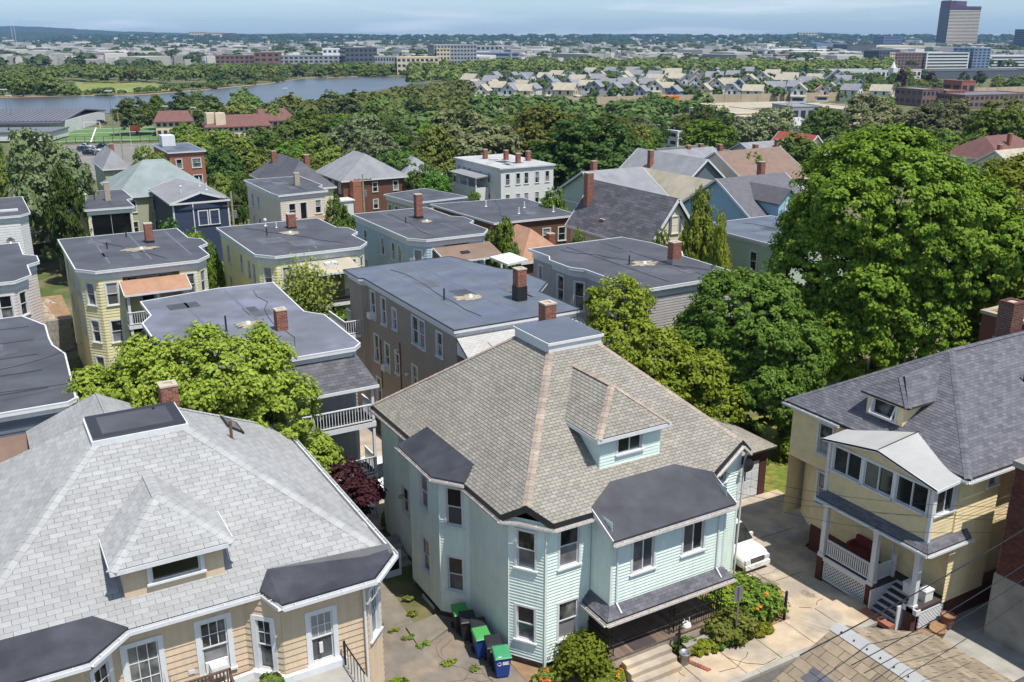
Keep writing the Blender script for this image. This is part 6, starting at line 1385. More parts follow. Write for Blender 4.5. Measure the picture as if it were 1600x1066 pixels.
hipblock('red_roof_block','low maroon roof in front of the maroon group',quadpx(396,432,318,10,3),-12.5,-9.4,-6.6,'far_cream','roof_maroon',wd=4)
for i, u in enumerate((328,342)):
    p = at_t(u,176,356); MB().prism([(p.x-1.8,p.y-1.8),(p.x+1.8,p.y-1.8),(p.x+1.8,p.y+1.8),(p.x-1.8,p.y+1.8)],-8,-3.6).build('x','far_cream'); o = bpy.data.objects[-1] if False else C.objects[-1]; o.name = 'cream_gable_tower'; tag(o,('left','right')[i]+' small cream tower rising from the long maroon roof','tower')
# rows of small houses beyond the sound wall
def small_house(idx, wm, rm):
    t = thing('row_house', 'x', 'house'); W, D, H_ = 7.6, 11.0, 6.4
    MB().prism(rect(-W/2,W/2,0,D),-.5,H_).add([(-W/2,0,H_),(W/2,0,H_),(0,0,H_+2.9),(-W/2,D,H_),(W/2,D,H_),(0,D,H_+2.9)],[(0,1,2),(4,3,5)]).build('wall',wm,t)
    r = MB(); r.slab([(-W/2-.5,-.6,H_-.35),(0,-.6,H_+3.1),(0,D+.5,H_+3.1),(-W/2-.5,D+.5,H_-.35)][::-1],.25); r.slab([(W/2+.5,-.6,H_-.35),(0,-.6,H_+3.1),(0,D+.5,H_+3.1),(W/2+.5,D+.5,H_-.35)],.25); r.build('roof',rm,t)
    MB().prism(rect(-W/2+.3,W/2-.3,-2.2,-.01),-.4,2.9).build('porch',wm,t); MB().slab([(-W/2,-2.6,3.0),(W/2,-2.6,3.0),(W/2,0,3.7),(-W/2,0,3.7)],.2).build('porch_roof',rm,t)
    for x in (-2.2,.9): MB().box(x,x+1.3,-.06,.02,3.9,5.6).build('window','far_glass',t)
    MB().box(-.6,.6,-.06,.02,6.6,7.9).build('window','far_glass',t); MB().box(-2.6,2.6,-2.26,-2.18,.9,2.3).build('window','far_glass',t)
    for y in (2.5,7): MB().box(-W/2-.06,-W/2+.02,y,y+1.2,3.9,5.6).build('window','far_glass',t)
    return t
VAR = [('far_white','roof_grey','white','grey'),('far_white','roof_tan','off-white','brownish'),('far_grey','roof_grey','grey','grey'),('far_cream','roof_tan','cream','tan'),('far_white','roof_orange','white','orange-brown'),('far_blue','roof_grey','blue-grey','grey'),('far_white','roof_tan','white','pale tan'),('far_darkgrey','roof_dark','dark','charcoal')]
protos = [small_house(i,v[0],v[1]) for i,v in enumerate(VAR)]; used = [0]*len(VAR); HOUSES = []
ROWS = [(850,930,1180,15,'farthest row'),(780,880,1330,14,'sixth row back'),(715,770,1345,13,'fifth row back'),(670,745,1345,12.5,'fourth row back'),(630,735,1345,12,'third row back'),(590,728,1350,12,'second row back'),(556,752,925,11.5,'front row'),(553,1000,1400,16,'front right row')]
for (t, u0, u1, step, rn) in ROWS:
    X = (u0-800)/FPX*t*.97; Xe = (u1-800)/FPX*t*.97
    while X < Xe:
        k = random.choices(range(len(VAR)),[7,4,5,3,1,2,4,1])[0]; p = CAMP+RGT*X+FWD*(t+random.uniform(-6,6)+.03*X); rz = -YAW+random.choice([-.35,-.3,-.25,1.2,.9])+random.uniform(-.15,.15)
        o = protos[k] if not used[k] else copy_tree(protos[k]); used[k] = 1
        o.location = (p.x,p.y,ZR); o.rotation_euler = (0,0,rz); s = random.uniform(.9,1.12); o.scale = (s,s,s*random.uniform(.92,1.1))
        o['label'] = f'{VAR[k][2]} gabled house with {VAR[k][3]} roof, {rn} beyond sound wall'; o['group'] = f'small houses beyond the sound wall, {rn}'; HOUSES.append(o); X += step*random.uniform(.95,1.3)
for k, o in enumerate(protos):
    if not used[k]:
        for c_ in list(o.children): bpy.data.objects.remove(c_)
        bpy.data.objects.remove(o)
# sound wall
SWp = [(600,470),(690,482),(807,500),(965,528),(1055,540),(1160,548),(1310,566),(1440,590),(1640,640)]
sw_ = thing('sound_wall','long beige highway sound wall in front of the small houses','wall')
for i in range(len(SWp)-1):
    (u0,t0),(u1,t1) = SWp[i],SWp[i+1]; a = CAMP+RGT*((u0-800)/FPX*t0*.965)+FWD*t0; b_2 = CAMP+RGT*((u1-800)/FPX*t1*.965)+FWD*t1; n = max(2,int((b_2-a).length/9))
    for k in range(n):
        p, q = a.lerp(b_2,k/n), a.lerp(b_2,(k+1)/n); g_ = (q-p).normalized()*.12; p, q = p+g_, q-g_; p.z = q.z = 0; m = MB(); m.bar(p+Vector((0,0,ZR+2.4)),q+Vector((0,0,ZR+2.4)),.3,4.9); m.build('wall_panel','barrier',sw_); MB().box(p.x-.3,p.x+.1,p.y-.3,p.y+.1,ZR,ZR+5.1).build('post','barrier',sw_)
# low commercial roofs on the right
for a in (('flat_shop','white flat-roofed building among trees right of the wood',quadpx(1062,1100,318,14,4),-12,-7.0,'far_white','roof_silver',2,3),('flat_shop','low cream building with pale roof and white side',quadpx(1040,1085,338,22,6),-12.6,-7.6,'far_cream','roof_silver',1,4),
    ('flat_shop','wide cream commercial building with brown parapet',quadpx(1150,1225,395,34,8),ZR,-7.2,'far_cream','roof_tan',1,6),('flat_shop','low pale-roofed store beside the cream commercial building',quadpx(1215,1270,372,24,6),ZR,-8.2,'far_cream','roof_silver',1,5),
    ('flat_shop','dark slate building with rooftop units',quadpx(1232,1322,338,30,8),-12.7,-7.4,'far_darkgrey','roof_silver',1,6),('flat_shop','long cream building behind the dark slate one',quadpx(1140,1300,440,30,14),ZR,-8.4,'far_cream','roof_tan',1,9),('flat_shop','grey building with windows behind the trees on the right',quadpx(1240,1290,408,18,3),ZR,-5.4,'far_grey','roof_grey',1,4),
    ('big_roof_hall','hall with large plain grey-tan roof above the huge maple',quadpx(1330,1390,398,40,6),ZR,-6.2,'far_cream','roof_tan',1,3),('flat_shop','low white building below the silvery trees',quadpx(1450,1486,330,14,3),-12.5,-8.8,'far_white','roof_silver',1,3),
    ('white_shed','white shed right of the huge maple, half hidden',quadpx(1480,1520,250,12,2),-9.5,-5.6,'far_white','roof_silver',1,2),('brick_school','dark brick school with flat roof and white windows',quadpx(1441,1478,520,22,4),ZR,-4.6,'far_brick','roof_grey',2,5),('brick_school','orange brick school wing between dark wings',quadpx(1478,1512,524,22,4),ZR,-5.4,'brick_far','roof_grey',2,5),('brick_school','long dark brick school wing with bright windows at the right',quadpx(1508,1640,505,24,16),ZR,-6.6,'far_brick','steel_roof',2,14),('brick_school','tall brick block on the school',quadpx(1500,1524,545,16,2),ZR,-1.4,'brick_far','roof_grey',1,2),
    ('orange_shed','bright orange shed by the sound wall',quadpx(1036,1062,512,10,1),ZR,-7.6,'stop_orange','stop_orange',0,0),('warehouse','long grey warehouse with pale roof left of the near trees',quadpx(605,690,440,14,10),ZR,-8.6,'far_grey','roof_silver',1,10)):
    t = block(a[0],a[1],a[2],a[3],a[4],a[5],a[6],bands=a[7],wd=a[8] or None)
    if 'rooftop units' in a[1]:
        P = a[2]; A = Vector((*P[3],0)); B = Vector((*P[2],0)); C0 = Vector((*P[0],0))
        for k in range(12): q = A.lerp(B,(k+.5)/12).lerp(C0.lerp(Vector((*P[1],0)),(k+.5)/12),.35); MB().box(q.x-.8,q.x+.8,q.y-.8,q.y+.8,a[4]+.1,a[4]+1.5).build('roof_unit','far_white',t)
# beyond: apartment blocks by the river, garages, tower
BIG = [('apartment_block','pale apartment block with dark window bays beside the river',quadpx(680,745,1010,45,10),12.5,'far_grey','far_white',7,13),('apartment_wing','grey wing at the left of the pale apartment block',quadpx(684,704,1000,20,2),9.5,'far_cream','far_grey',6,4),('grey_block','dark grey cubic apartment block behind the river trees',quadpx(543,590,1010,40,10),9.5,'far_darkgrey','far_white',5,7),
    ('beige_garage','beige parking structure with dark openings below the apartment blocks',quadpx(622,686,940,30,6),2.0,'far_cream','far_white',3,9),('grey_low_block','long grey low block left of the beige parking structure',quadpx(588,626,950,30,4),2.4,'far_grey','far_white',3,9),('brick_block_far','red brick block with white stair tower above the river trees',quadpx(402,440,1010,30,4),5.0,'far_brick','far_white',4,4),('brick_block_far','dark red brick block left of the white stair tower',quadpx(342,400,1020,30,4),1.8,'far_brick','far_grey',4,8),('long_grey_block','long grey and brick apartment row',quadpx(440,545,1030,30,8),1.4,'far_grey','far_grey',4,14),('white_block_far','white block between the grey apartment buildings',quadpx(508,545,1060,30,4),8.0,'far_white','far_white',4,5),
    ('blue_glass_block','wide blue-green glass building right of the pale apartment block',quadpx(748,812,1220,40,8),1.0,'far_blue','far_white',3,1),('grey_hall','grey hall behind the pale apartment block',quadpx(745,780,1340,40,8),8.0,'far_grey','far_white',3,5),
    ('green_grey_block','dark green-grey block at the left end of the parking structure',quadpx(1366,1384,1085,30,3),5.0,'far_darkgrey','far_grey',5,3),('cream_block','narrow cream block beside the red brick apartments',quadpx(1383,1392,1088,30,2),3.6,'far_cream','far_grey',5,2),('red_apartments','red brick apartments with white balconies left of the parking structure',quadpx(1391,1440,1090,40,6),3.0,'far_brick','far_grey',5,9),('parking_structure','large pale parking structure with dark horizontal openings',quadpx(1440,1512,1092,50,10),3.4,'far_white','far_grey',5,1),('glass_block','grey glass block between the two parking structures',quadpx(1512,1540,1100,40,3),8.0,'far_blue','far_grey',7,4),('parking_structure','blue-white parking structure with long openings at the right edge',quadpx(1538,1640,1110,50,10),-.5,'far_white','far_grey',4,1),
    ('long_warehouse','long low white warehouse with grey roof',quadpx(1296,1450,830,30,20),-6.2,'far_white','steel_roof',1,20),('long_warehouse','long dark roofed warehouse at the right edge',quadpx(1446,1640,845,26,26),-7.0,'far_darkgrey','steel_roof',0,0),
    ('mall_block','long beige shopping block in front of the tower',quadpx(1315,1450,1750,80,20),3.0,'far_cream','far_white',1,1),('mall_block','dark grey box store left of the tower',quadpx(1316,1362,1640,60,4),6.0,'far_darkgrey','far_grey',0,0),('mall_block','white shopping block left of the mall',quadpx(1205,1320,1560,80,12),-1.0,'far_white','far_white',1,1),('mall_block','brown roofed store in the far town',quadpx(1210,1262,1330,50,6),-3.6,'far_brick','roof_tan',0,0),('arched_hall','far hall with dark curved roof',quadpx(1268,1312,2100,60,4),4.0,'far_blue','far_darkgrey',0,0),('office_block','blue glass office block left of the tower',quadpx(1371,1398,2500,60,2),17.0,'far_blue','far_grey',8,1),('office_block','dark tower block cut by the right edge',quadpx(1591,1640,2300,60,2),33.0,'far_darkgrey','far_grey',10,1),('tower_podium','cream podium at the foot of the curved tower',quadpx(1452,1532,2480,60,6),-2.0,'band_cream','far_white',2,1)]
for a in BIG: block(a[0],a[1],a[2],ZR,a[3],a[4],a[5],bands=a[6],wd=a[7] or None,par=.8)
st = thing('church_steeple','small white church steeple above the long warehouse','steeple'); p = at_t(1397,96,800); MB().prism([(p.x-2.5,p.y-2.5),(p.x+2.5,p.y-2.5),(p.x+2.5,p.y+2.5),(p.x-2.5,p.y+2.5)],ZR,p.z-5).build('tower','far_white',st); MB().tube((p.x,p.y,p.z-5),(p.x,p.y,p.z),2.4,8,.1).build('spire','far_white',st)
# curved bronze tower
TW = thing('curved_tower','tall bronze glass tower with cream floor bands and swooping roofline','tower')
tp = quadpx(1466,1524,2560,34,38); A, B, Cc, Dd = [Vector((*p,0)) for p in tp]; zt, zl_ = 95.0, 88.0
MB().prism(tp,ZR,zl_).build('body','bronze_glass',TW)
sp = quadpx(1451,1466,2600,60,-30); MB().prism(sp,ZR,104).build('end_wall','bronze',TW)
d = B-A; nrm = Vector((d.y,-d.x,0)).normalized()
for k in range(24):
    z = ZR+12+k*3.5; m = MB(); o = nrm*.8; m.add([A+o+Vector((0,0,z)),B+o+Vector((0,0,z)),B+o+Vector((0,0,z+1.25)),A+o+Vector((0,0,z+1.25)),A+Vector((0,0,z)),B+Vector((0,0,z)),B+Vector((0,0,z+1.25)),A+Vector((0,0,z+1.25))],[(0,1,2,3),(3,2,6,7),(0,4,5,1),(0,3,7,4),(1,5,6,2)]); m.build('floor_band','band_cream',TW)
for k in range(20):
    z = ZR+20+k*3.6; a, b_2 = Vector((*sp[0],z)), Vector((*sp[1],z)); dd = (b_2-a); nn = Vector((dd.y,-dd.x,0)).normalized(); b_2 = a.lerp(b_2,.3); MB().bar(a+nn*.3,b_2+nn*.3,.8,1.5).build('side_band','band_cream',TW)
cr = MB(); n = 14; top = []; 
for k in range(n+1):
    s = k/n; p = A.lerp(B,s); top.append((p, zl_+3+14*max(0,1-s*1.7)**2))
pts = [p+nrm*.4+Vector((0,0,zl_-1)) for p,_ in top]+[p+nrm*.4+Vector((0,0,z)) for p,z in top]; q = len(pts); pts += [x-nrm*30 for x in pts]
cr.add(pts,[(k,k+1,n+2+k,n+1+k) for k in range(n)]+[(n+1+k,n+2+k,q+n+2+k,q+n+1+k) for k in range(n)]+[(0,n+1,q+n+1,q),(n,q+n,q+2*n+1,2*n+1)]); cr.build('crown','bronze',TW)
# far town: thousands of small buildings and trees that read as one mass
tb_ = MB(); rr = random.Random(31)
for k in range(2600):
    t = rr.uniform(1120,2500) if rr.random() < .8 else rr.uniform(2500,4200); u = rr.uniform(-60,1660); X = (u-800)/FPX*t
    if u < 340 and t < 1500 and rr.random() < .5: continue
    p = CAMP+RGT*X+FWD*t; big = rr.random() < .12; w_ = rr.uniform(20,60) if big else rr.uniform(8,16); h = rr.uniform(6,16) if big else rr.uniform(6,12); d = w_*rr.uniform(.4,1)
    a = rr.uniform(0,pi); ux = Vector((cos(a),sin(a),0))*w_/2; uy = Vector((-sin(a),cos(a),0))*d/2
    tb_.prism([((p+sx*ux+sy*uy).x,(p+sx*ux+sy*uy).y) for sx,sy in ((-1,-1),(1,-1),(1,1),(-1,1))],ZR,ZR+h)
o = tb_.build('distant_town','town_mix'); o['kind'] = 'stuff'; tag(o,'dense pale buildings of the distant town below the hills','town')
# woods on the far bank and around the town as masses; nearest rows stay single trees
def wood(name, label, spots, m, seed, leaf=1.5):
    r = np.random.default_rng(seed); S = np.array(spots); n = len(S); per = 96; M = n*per
    d = r.normal(size=(M,3)); d /= np.linalg.norm(d,axis=1)[:,None]; d[:,2] = np.where(d[:,2] < -.3, -d[:,2], d[:,2]); i = np.repeat(np.arange(n),per); f = .7+.35*r.random(M)
    W = S[i,4]/2; Hh = S[i,3]; c = np.stack([S[i,0]+d[:,0]*W*f, S[i,1]+d[:,1]*W*f, S[i,2]+Hh*.55+d[:,2]*Hh*.46*f],1)
    nn = d+np.array([0,0,.5])+r.normal(size=(M,3))*.4; nn /= np.linalg.norm(nn,axis=1)[:,None]; a = np.cross(nn,r.normal(size=(M,3))); a /= np.linalg.norm(a,axis=1)[:,None]; b = np.cross(nn,a); s = (W*.25*(.6+.8*r.random(M)))[:,None]
    V = np.empty((M,4,3)); V[:,0] = c-a*s; V[:,1] = c-b*s*.8; V[:,2] = c+a*s; V[:,3] = c+b*s*.8
    me = bpy.data.meshes.new(name); me.vertices.add(M*4); me.vertices.foreach_set('co',V.ravel().astype(np.float32)); me.loops.add(M*4); me.loops.foreach_set('vertex_index',np.arange(M*4,dtype=np.int32)); me.polygons.add(M); me.polygons.foreach_set('loop_start',np.arange(0,M*4,4,dtype=np.int32)); me.polygons.foreach_set('loop_total',np.full(M,4,dtype=np.int32)); me.materials.append(MATS[m]); me.update(); me.validate()
    o = bpy.data.objects.new(name,me); C.objects.link(o); o['kind'] = 'stuff'; tag(o,label,'wood'); return o
def edge_of_far_bank(u):
    pts = [(-160,156),(0,153),(120,150),(200,150),(270,145),(350,138),(420,131),(470,123),(560,120.5),(680,120.5)]
    for (a,b),(c,d) in zip(pts,pts[1:]):
        if a <= u <= c: v = b+(d-b)*(u-a)/(c-a); break
    else: v = 120
    p = at_z(u,v,ZR); return tdist(p.x,p.y)
rr = random.Random(77); spots = []; spots2 = []
for k in range(46):   # single trees along the far bank
    u = rr.uniform(-30,690); t = edge_of_far_bank(u)+rr.uniform(4,60)
    if 118 < u < 270 and t < 760: t = rr.uniform(760,800) if rr.random() < .6 else t
    if 118 < u < 270 and t < 730: continue
    p = CAMP+RGT*((u-800)/FPX*t*.965)+FWD*t; h = rr.uniform(7,13); put_tree(rr.choice(FARK), p.x, p.y, h, h*rr.uniform(.9,1.3), 'along the far bank of the river')
for k in range(20):   # low bushes on the bank
    u = rr.uniform(-30,660); t = edge_of_far_bank(u)+rr.uniform(1,6); p = CAMP+RGT*((u-800)/FPX*t*.965)+FWD*t; h = rr.uniform(3,5); put_tree('far_olive', p.x, p.y, h, h*1.6, 'low on the water edge of the far bank', label='low olive bush on the water edge of the far bank')
for k in range(460):
    u = rr.uniform(-60,720); t0 = edge_of_far_bank(min(u,690)); t = rr.uniform(max(t0+60,690 if not 110 < u < 275 else 770),1000); p = CAMP+RGT*((u-800)/FPX*t)+FWD*t; h = rr.uniform(8,12) if t < 900 else rr.uniform(7,10); spots.append((p.x,p.y,ZR,h,h*1.1))
for k in range(520):
    u = rr.uniform(650,1370); t = rr.uniform(700 if u < 735 else 890,1100); p = CAMP+RGT*((u-800)/FPX*t)+FWD*t; h = rr.uniform(8,13); spots2.append((p.x,p.y,ZR,h,h*1.1))
wood('far_bank_wood','green wood covering the far side of the river',spots,'leaf_far',5)
wood('park_wood','green wood behind the rows of small houses',spots2,'leaf_far',6)
sp4 = []; HP = [(o.location.x,o.location.y) for o in HOUSES]
while len(sp4) < 330:
    u = rr.uniform(700,1400); t = rr.uniform(548,900); p = CAMP+RGT*((u-800)/FPX*t)+FWD*t
    if min((p.x-a)**2+(p.y-b)**2 for a,b in HP) < 49: continue
    h = rr.uniform(5,9); sp4.append((p.x,p.y,ZR,h,h*1.05))
wood('street_trees','small green trees filling the gaps between the rows of small houses',sp4,'leaf_far',12)
sp5 = []
while len(sp5) < 150:
    u = rr.uniform(560,1120); t = rr.uniform(350,478)
    if u > 1040 and t < 430: continue
    p = CAMP+RGT*((u-800)/FPX*t)+FWD*t; h = rr.uniform(7,10); sp5.append((p.x,p.y,gz(p.x,p.y),h,h*1.1))
wood('verge_wood','continuous green tree belt in front of the sound wall',sp5,'leaf_far',13)
def near_edge(u):
    pts = [(250,178),(380,169),(480,160),(560,147),(610,138),(664,129),(740,126)]
    v = np.interp(u,[p[0] for p in pts],[p[1] for p in pts]); p = at_z(u,float(v),ZR); return tdist(p.x,p.y)
sp6 = []
while len(sp6) < 210:
    u = rr.uniform(300,735); te = near_edge(u); t = rr.uniform(400,te-4)
    p = CAMP+RGT*((u-800)/FPX*t)+FWD*t; h = rr.uniform(6,11); zt_ = ZR+h; dd_ = t*CT+(24-zt_)*ST; vt_ = 533+FPX*(-t*ST+(24-zt_)*CT)/dd_; ve_ = float(np.interp(u,[250,380,480,560,610,664,740],[178,169,160,147,138,129,126]))
    if vt_ < ve_-1.5: continue
    sp6.append((p.x,p.y,ZR,h,h*1.1))
wood('near_bank_wood','green tree belt along the near bank of the river up to the small houses',sp6,'leaf_far',14)
sp7 = []
for k in range(120):
    u = rr.uniform(-30,690); t = edge_of_far_bank(u)+rr.uniform(1,10); p = CAMP+RGT*((u-800)/FPX*t)+FWD*t; h = rr.uniform(2.5,5); sp7.append((p.x,p.y,ZR,h,h*1.7))
wood('bank_bushes','low bushes fringing the far water edge',sp7,'leaf_far',15)
sp3 = []
for k in range(1500):
    t = rr.uniform(1050,2300) if rr.random() < .33 else rr.uniform(2300,4300); u = rr.uniform(-60,1660); p = CAMP+RGT*((u-800)/FPX*t)+FWD*t; h = rr.uniform(9,14); sp3.append((p.x,p.y,ZR,h,h*rr.uniform(1.1,2.2)))
wood('town_trees','dark trees scattered through the distant town',sp3,'leaf_fardark',8)
for i, (u, v, t, wpx) in enumerate(((1410,108,640,17),(1456,113,640,22),(1508,112,655,20))): px_tree(('far_red','far_red','far_dark')[i],u,v,t,wpx,'',('left of two dark copper trees before the warehouses','dark copper tree above the brick school','dark tree right of the copper trees')[i])
scatter(FARK, 1320,1640,560,760,26,7,11,(.9,1.2),'before the warehouses on the right')
# hills: wooded ridges with depth
def ridge(name, prof, t0, depth, m):
    """prof = (u, v) skyline pixels at distance t0; ridge falls to the plain on both sides"""
    b = MB(); us = np.linspace(-260,1860,220); pu, pv = zip(*prof); r = random.Random(int(t0)); rows_ = 5
    for k in range(rows_):
        f = k/(rows_-1); s = sin(pi*min(1,f*1.0)*.5+0) if k < rows_-1 else 1
        for u in us:
            v = np.interp(u,pu,pv)-r.uniform(0,.9)*(1 if k == rows_-1 else .3); top = at_t(u,v,t0); t = t0-depth*(1-f); z = ZR+(top.z-ZR)*(f**.7)*(1+.1*r.uniform(-1,1) if 0 < k < rows_-1 else 1)
            p = CAMP+RGT*((u-800)/FPX*t)+FWD*t; b.v.append((p.x,p.y,z if k else ZR-.3))
    for u in us: p = CAMP+RGT*((u-800)/FPX*(t0+depth))+FWD*(t0+depth); b.v.append((p.x,p.y,ZR-.3))
    n = len(us)
    for k in range(rows_):
        for i in range(n-1): b.f.append((k*n+i,k*n+i+1,(k+1)*n+i+1,(k+1)*n+i))
    o = b.build(name,m); return struct(o)
ridge('far_hills',[(-260,46),(0,44),(60,41),(110,43),(170,47),(230,50),(330,53),(420,54),(520,52),(640,56),(800,57),(900,55),(980,54),(1040,53),(1090,57),(1160,60),(1210,54),(1250,51),(1300,54),(1335,59),(1390,60),(1430,58),(1500,58),(1540,57),(1565,53),(1600,49),(1700,47),(1860,50)],6800,900,'hill_wood')
ridge('near_hills',[(-260,52),(0,50),(90,50),(160,54),(240,56),(300,57),(400,55),(470,56),(560,57),(700,56),(860,58),(940,56),(1000,57),(1060,55),(1120,58),(1170,61.5),(1200,60),(1236,55),(1290,58),(1340,62),(1480,62),(1560,60),(1620,57),(1860,56)],4900,700,'hill_wood')
sp8 = []
for k in range(1500):
    u = rr.uniform(-60,1660); t = rr.uniform(4250,4920); f = 1-(4900-t)/700; z = ZR+max(0,(at_t(u,57,4900).z-ZR))*(max(0,f)**.7); p = CAMP+RGT*((u-800)/FPX*t)+FWD*t; h = rr.uniform(9,16); sp8.append((p.x,p.y,z-3,h,h*rr.uniform(1.4,2.6)))
wood('hill_trees','dark trees covering the nearer hills',sp8,'leaf_fardark',16)
# specks of houses on the hills
hb = MB(); r = random.Random(9)
for k in range(190):
    u = r.uniform(-60,1660); t = r.uniform(4250,4860); v = r.uniform(58,67); p = CAMP+RGT*((u-800)/FPX*t)+FWD*t; f = 1-(4900-t)/700; z = ZR+max(0,(at_t(u,57,4900).z-ZR))*(f**.7)*.95
    w_ = r.uniform(9,22); hb.prism([(p.x-w_/2,p.y-4),(p.x+w_/2,p.y-4),(p.x+w_/2,p.y+4),(p.x-w_/2,p.y+4)],z-3,z+r.uniform(7,12))
o = hb.build('hill_houses','town_mix'); o['kind'] = 'stuff'; tag(o,'tiny pale houses on the wooded hills','houses')
for i, (u0,u1,v,nm) in enumerate(((305,330,50,'left one of the pale buildings on the far left skyline'),(334,356,51,'middle one of the pale buildings on the far left skyline'),(358,374,52,'brick-coloured building on the far left skyline'),(1240,1268,51,'pale hospital block on the hilltop left of the tower'))):
    q_ = at_t((u0+u1)/2,v,4820); block('hilltop_block',nm,quadpx(u0,u1,4820,40,0),ZR+10,q_.z,'far_cream' if i != 2 else 'far_brick','far_grey',bands=3,wd=6)
# two radio masts on the left
for i, (u, vt) in enumerate(((19,25),(12,10))):
    t = thing('radio_mast',('shorter','taller')[i]+' thin lattice radio mast on the left skyline','mast'); p = at_t(u,vt,2600+300*i); b_2 = Vector((p.x,p.y,ZR)); m = MB()
    for a in range(3): o = Vector((cos(a*2.09),sin(a*2.09),0))*1.2; m.bar(b_2+o,Vector((p.x,p.y,p.z)),.35)
    m.build('mast','far_white',t)
# ---------------------------------------------------------------- vehicles
mat('tyre', (.012,.012,.013), .8, .1, 20); mat('rim', srgb(150,150,152), .35, .08, 10, metal=.7); mat('lamp_clear', srgb(206,208,210), .15, .05, 5, spec=.8); mat('lamp_red', (.3,.02,.02), .3, .1, 5); mat('plate', srgb(206,206,206), .5, .05)
def paint(name, col): return mat(name, col, .22, .03, .8, spec=.6)
paint('car_white', srgb(224,222,216)); paint('car_black', srgb(24,26,30)); paint('car_blue', srgb(44,54,78)); paint('car_silver', srgb(160,164,168)); paint('car_teal', srgb(150,196,196)); paint('car_maroon', srgb(96,36,42))
def loft(secs, cap=True):
    b = MB(); n = len(secs[0]); b.v = [p for s in secs for p in s]
    for k in range(len(secs)-1):
        for i in range(n-1): b.f.append((k*n+i,k*n+i+1,(k+1)*n+i+1,(k+1)*n+i))
    if cap: b.f += [tuple(range(n-1,-1,-1)), tuple(range((len(secs)-1)*n,len(secs)*n))]
    return b
def car(label, loc, rz, pm, suv=True, L_=4.4, W=1.8, H_=1.7, name='parked_car', group=None):
    t = thing(name, label, 'car', loc, rz, group); h = W/2; zb = .28; belt = H_*.58 if suv else H_*.62; hood = H_*.56 if suv else H_*.55
    def sec(y, w_, zt, z0=zb, r=.1): return [(-w_*.82,y,z0),(-w_,y,z0+.16),(-w_*1.0,y,(z0+zt)/2),(-w_*.97,y,zt-.1),(-w_*.86,y,zt),(0,y,zt+.04),(w_*.86,y,zt),(w_*.97,y,zt-.1),(w_,y,(z0+zt)/2),(w_,y,z0+.16),(w_*.82,y,z0)]
    f, r_ = -L_/2, L_/2
    S = [sec(f,h*.78,hood-.28),sec(f+.08,h*.9,hood-.14),sec(f+.3,h*.97,hood-.03),sec(f+.7,h,hood+.02),sec(f+1.15,h,belt-.02),sec(0,h,belt),sec(r_-.9,h,belt),sec(r_-.2,h*.98,belt-.02 if suv else belt-.06),sec(r_,h*.9,belt-.12,zb+.1)]
    loft(S).build('body',pm,t,True)
    def gs(y, wb, wt, z0, z1): return [(-wb,y,z0),(-wt,y,z1-.05),(-wt*.86,y,z1),(0,y,z1+.03),(wt*.86,y,z1),(wt,y,z1-.05),(wb,y,z0)]
    ws, wr = f+1.15, (r_-.12 if suv else r_-.95); rf_, rr_ = ws+(.72 if suv else .85), (r_-.4 if suv else r_-1.55)
    G = [gs(ws,h*.93,h*.86,belt-.04,belt),gs(rf_,h*.94,h*.76,belt-.04,H_-.03),gs((rf_+rr_)/2,h*.95,h*.78,belt-.04,H_),gs(rr_,h*.94,h*.76,belt-.04,H_-.04),gs(wr,h*.9,h*.8,belt-.04,belt+.02)]
    loft(G).build('cabin',pm,t,True)
    g = lambda a, b_, s: tuple(a[i]+(b_[i]-a[i])*s for i in range(3))
    def pane(pts, out): MB().quad(*[(p[0]+out[0],p[1]+out[1],p[2]+out[2]) for p in pts]).build('window','glass_dark',t)
    a0, a1 = (-h*.84,ws+.03,belt+.04), (h*.84,ws+.03,belt+.04); b0, b1 = (-h*.68,rf_-.05,H_-.07), (h*.68,rf_-.05,H_-.07)
    MB().quad(*[(p[0],p[1]-.03,p[2]+.035) for p in (a0,a1,b1,b0)]).build('windscreen','glass_dark',t)
    a0, a1 = (-h*.78,wr-.03,belt+.06), (h*.78,wr-.03,belt+.06); b0, b1 = (-h*.66,rr_+.06,H_-.1), (h*.66,rr_+.06,H_-.1)
    MB().quad(*[(p[0],p[1]+.03,p[2]+.03) for p in (a1,a0,b0,b1)]).build('rear_window','glass_dark',t)
    for s in (-1,1):
        for y0, y1 in ((ws+.35,(rf_+rr_)/2-.03),((rf_+rr_)/2+.05,wr-.3)):
            yt0 = max(y0,rf_+.02) if y0 < rf_ else y0; yt1 = min(y1,rr_-.02)
            q = [(s*h*.955,y0,belt+.03),(s*h*.955,y1,belt+.03),(s*h*.8,yt1,H_-.13),(s*h*.8,yt0,H_-.13)]; MB().quad(*(q if s > 0 else q[::-1])).build('side_window','glass_dark',t)
        for y in (f+.82,r_-.85):
            wb = MB().tube((s*(h-.2),y,.34),(s*(h+.012),y,.34),.34,18).build('wheel','tyre',t); MB().tube((s*(h-.05),y,.34),(s*(h+.022),y,.34),.21,12).build('rim','rim',wb)
        MB().box(min(s*h*.5,s*h*.84),max(s*h*.5,s*h*.84),f-.015,f+.25,hood-.34,hood-.16).build('headlight','lamp_clear',t)
        MB().box(min(s*h*.68,s*h*.92),max(s*h*.68,s*h*.92),r_-.12,r_+.01,belt-.3,belt-.08).build('tail_light','lamp_red',t)
        MB().box(min(s*(h-.02),s*(h+.16)),max(s*(h-.02),s*(h+.16)),ws+.3,ws+.42,belt,belt+.16).build('mirror',pm,t)
    gr = MB().box(-h*.46,h*.46,f-.025,f+.05,hood-.36,hood-.16).build('grille','black_metal',t); MB().box(-h*.46,h*.46,f-.04,f+.02,hood-.275,hood-.245).box(-h*.46,h*.46,f-.04,f+.02,hood-.19,hood-.16).build('grille_bar','rim',gr)
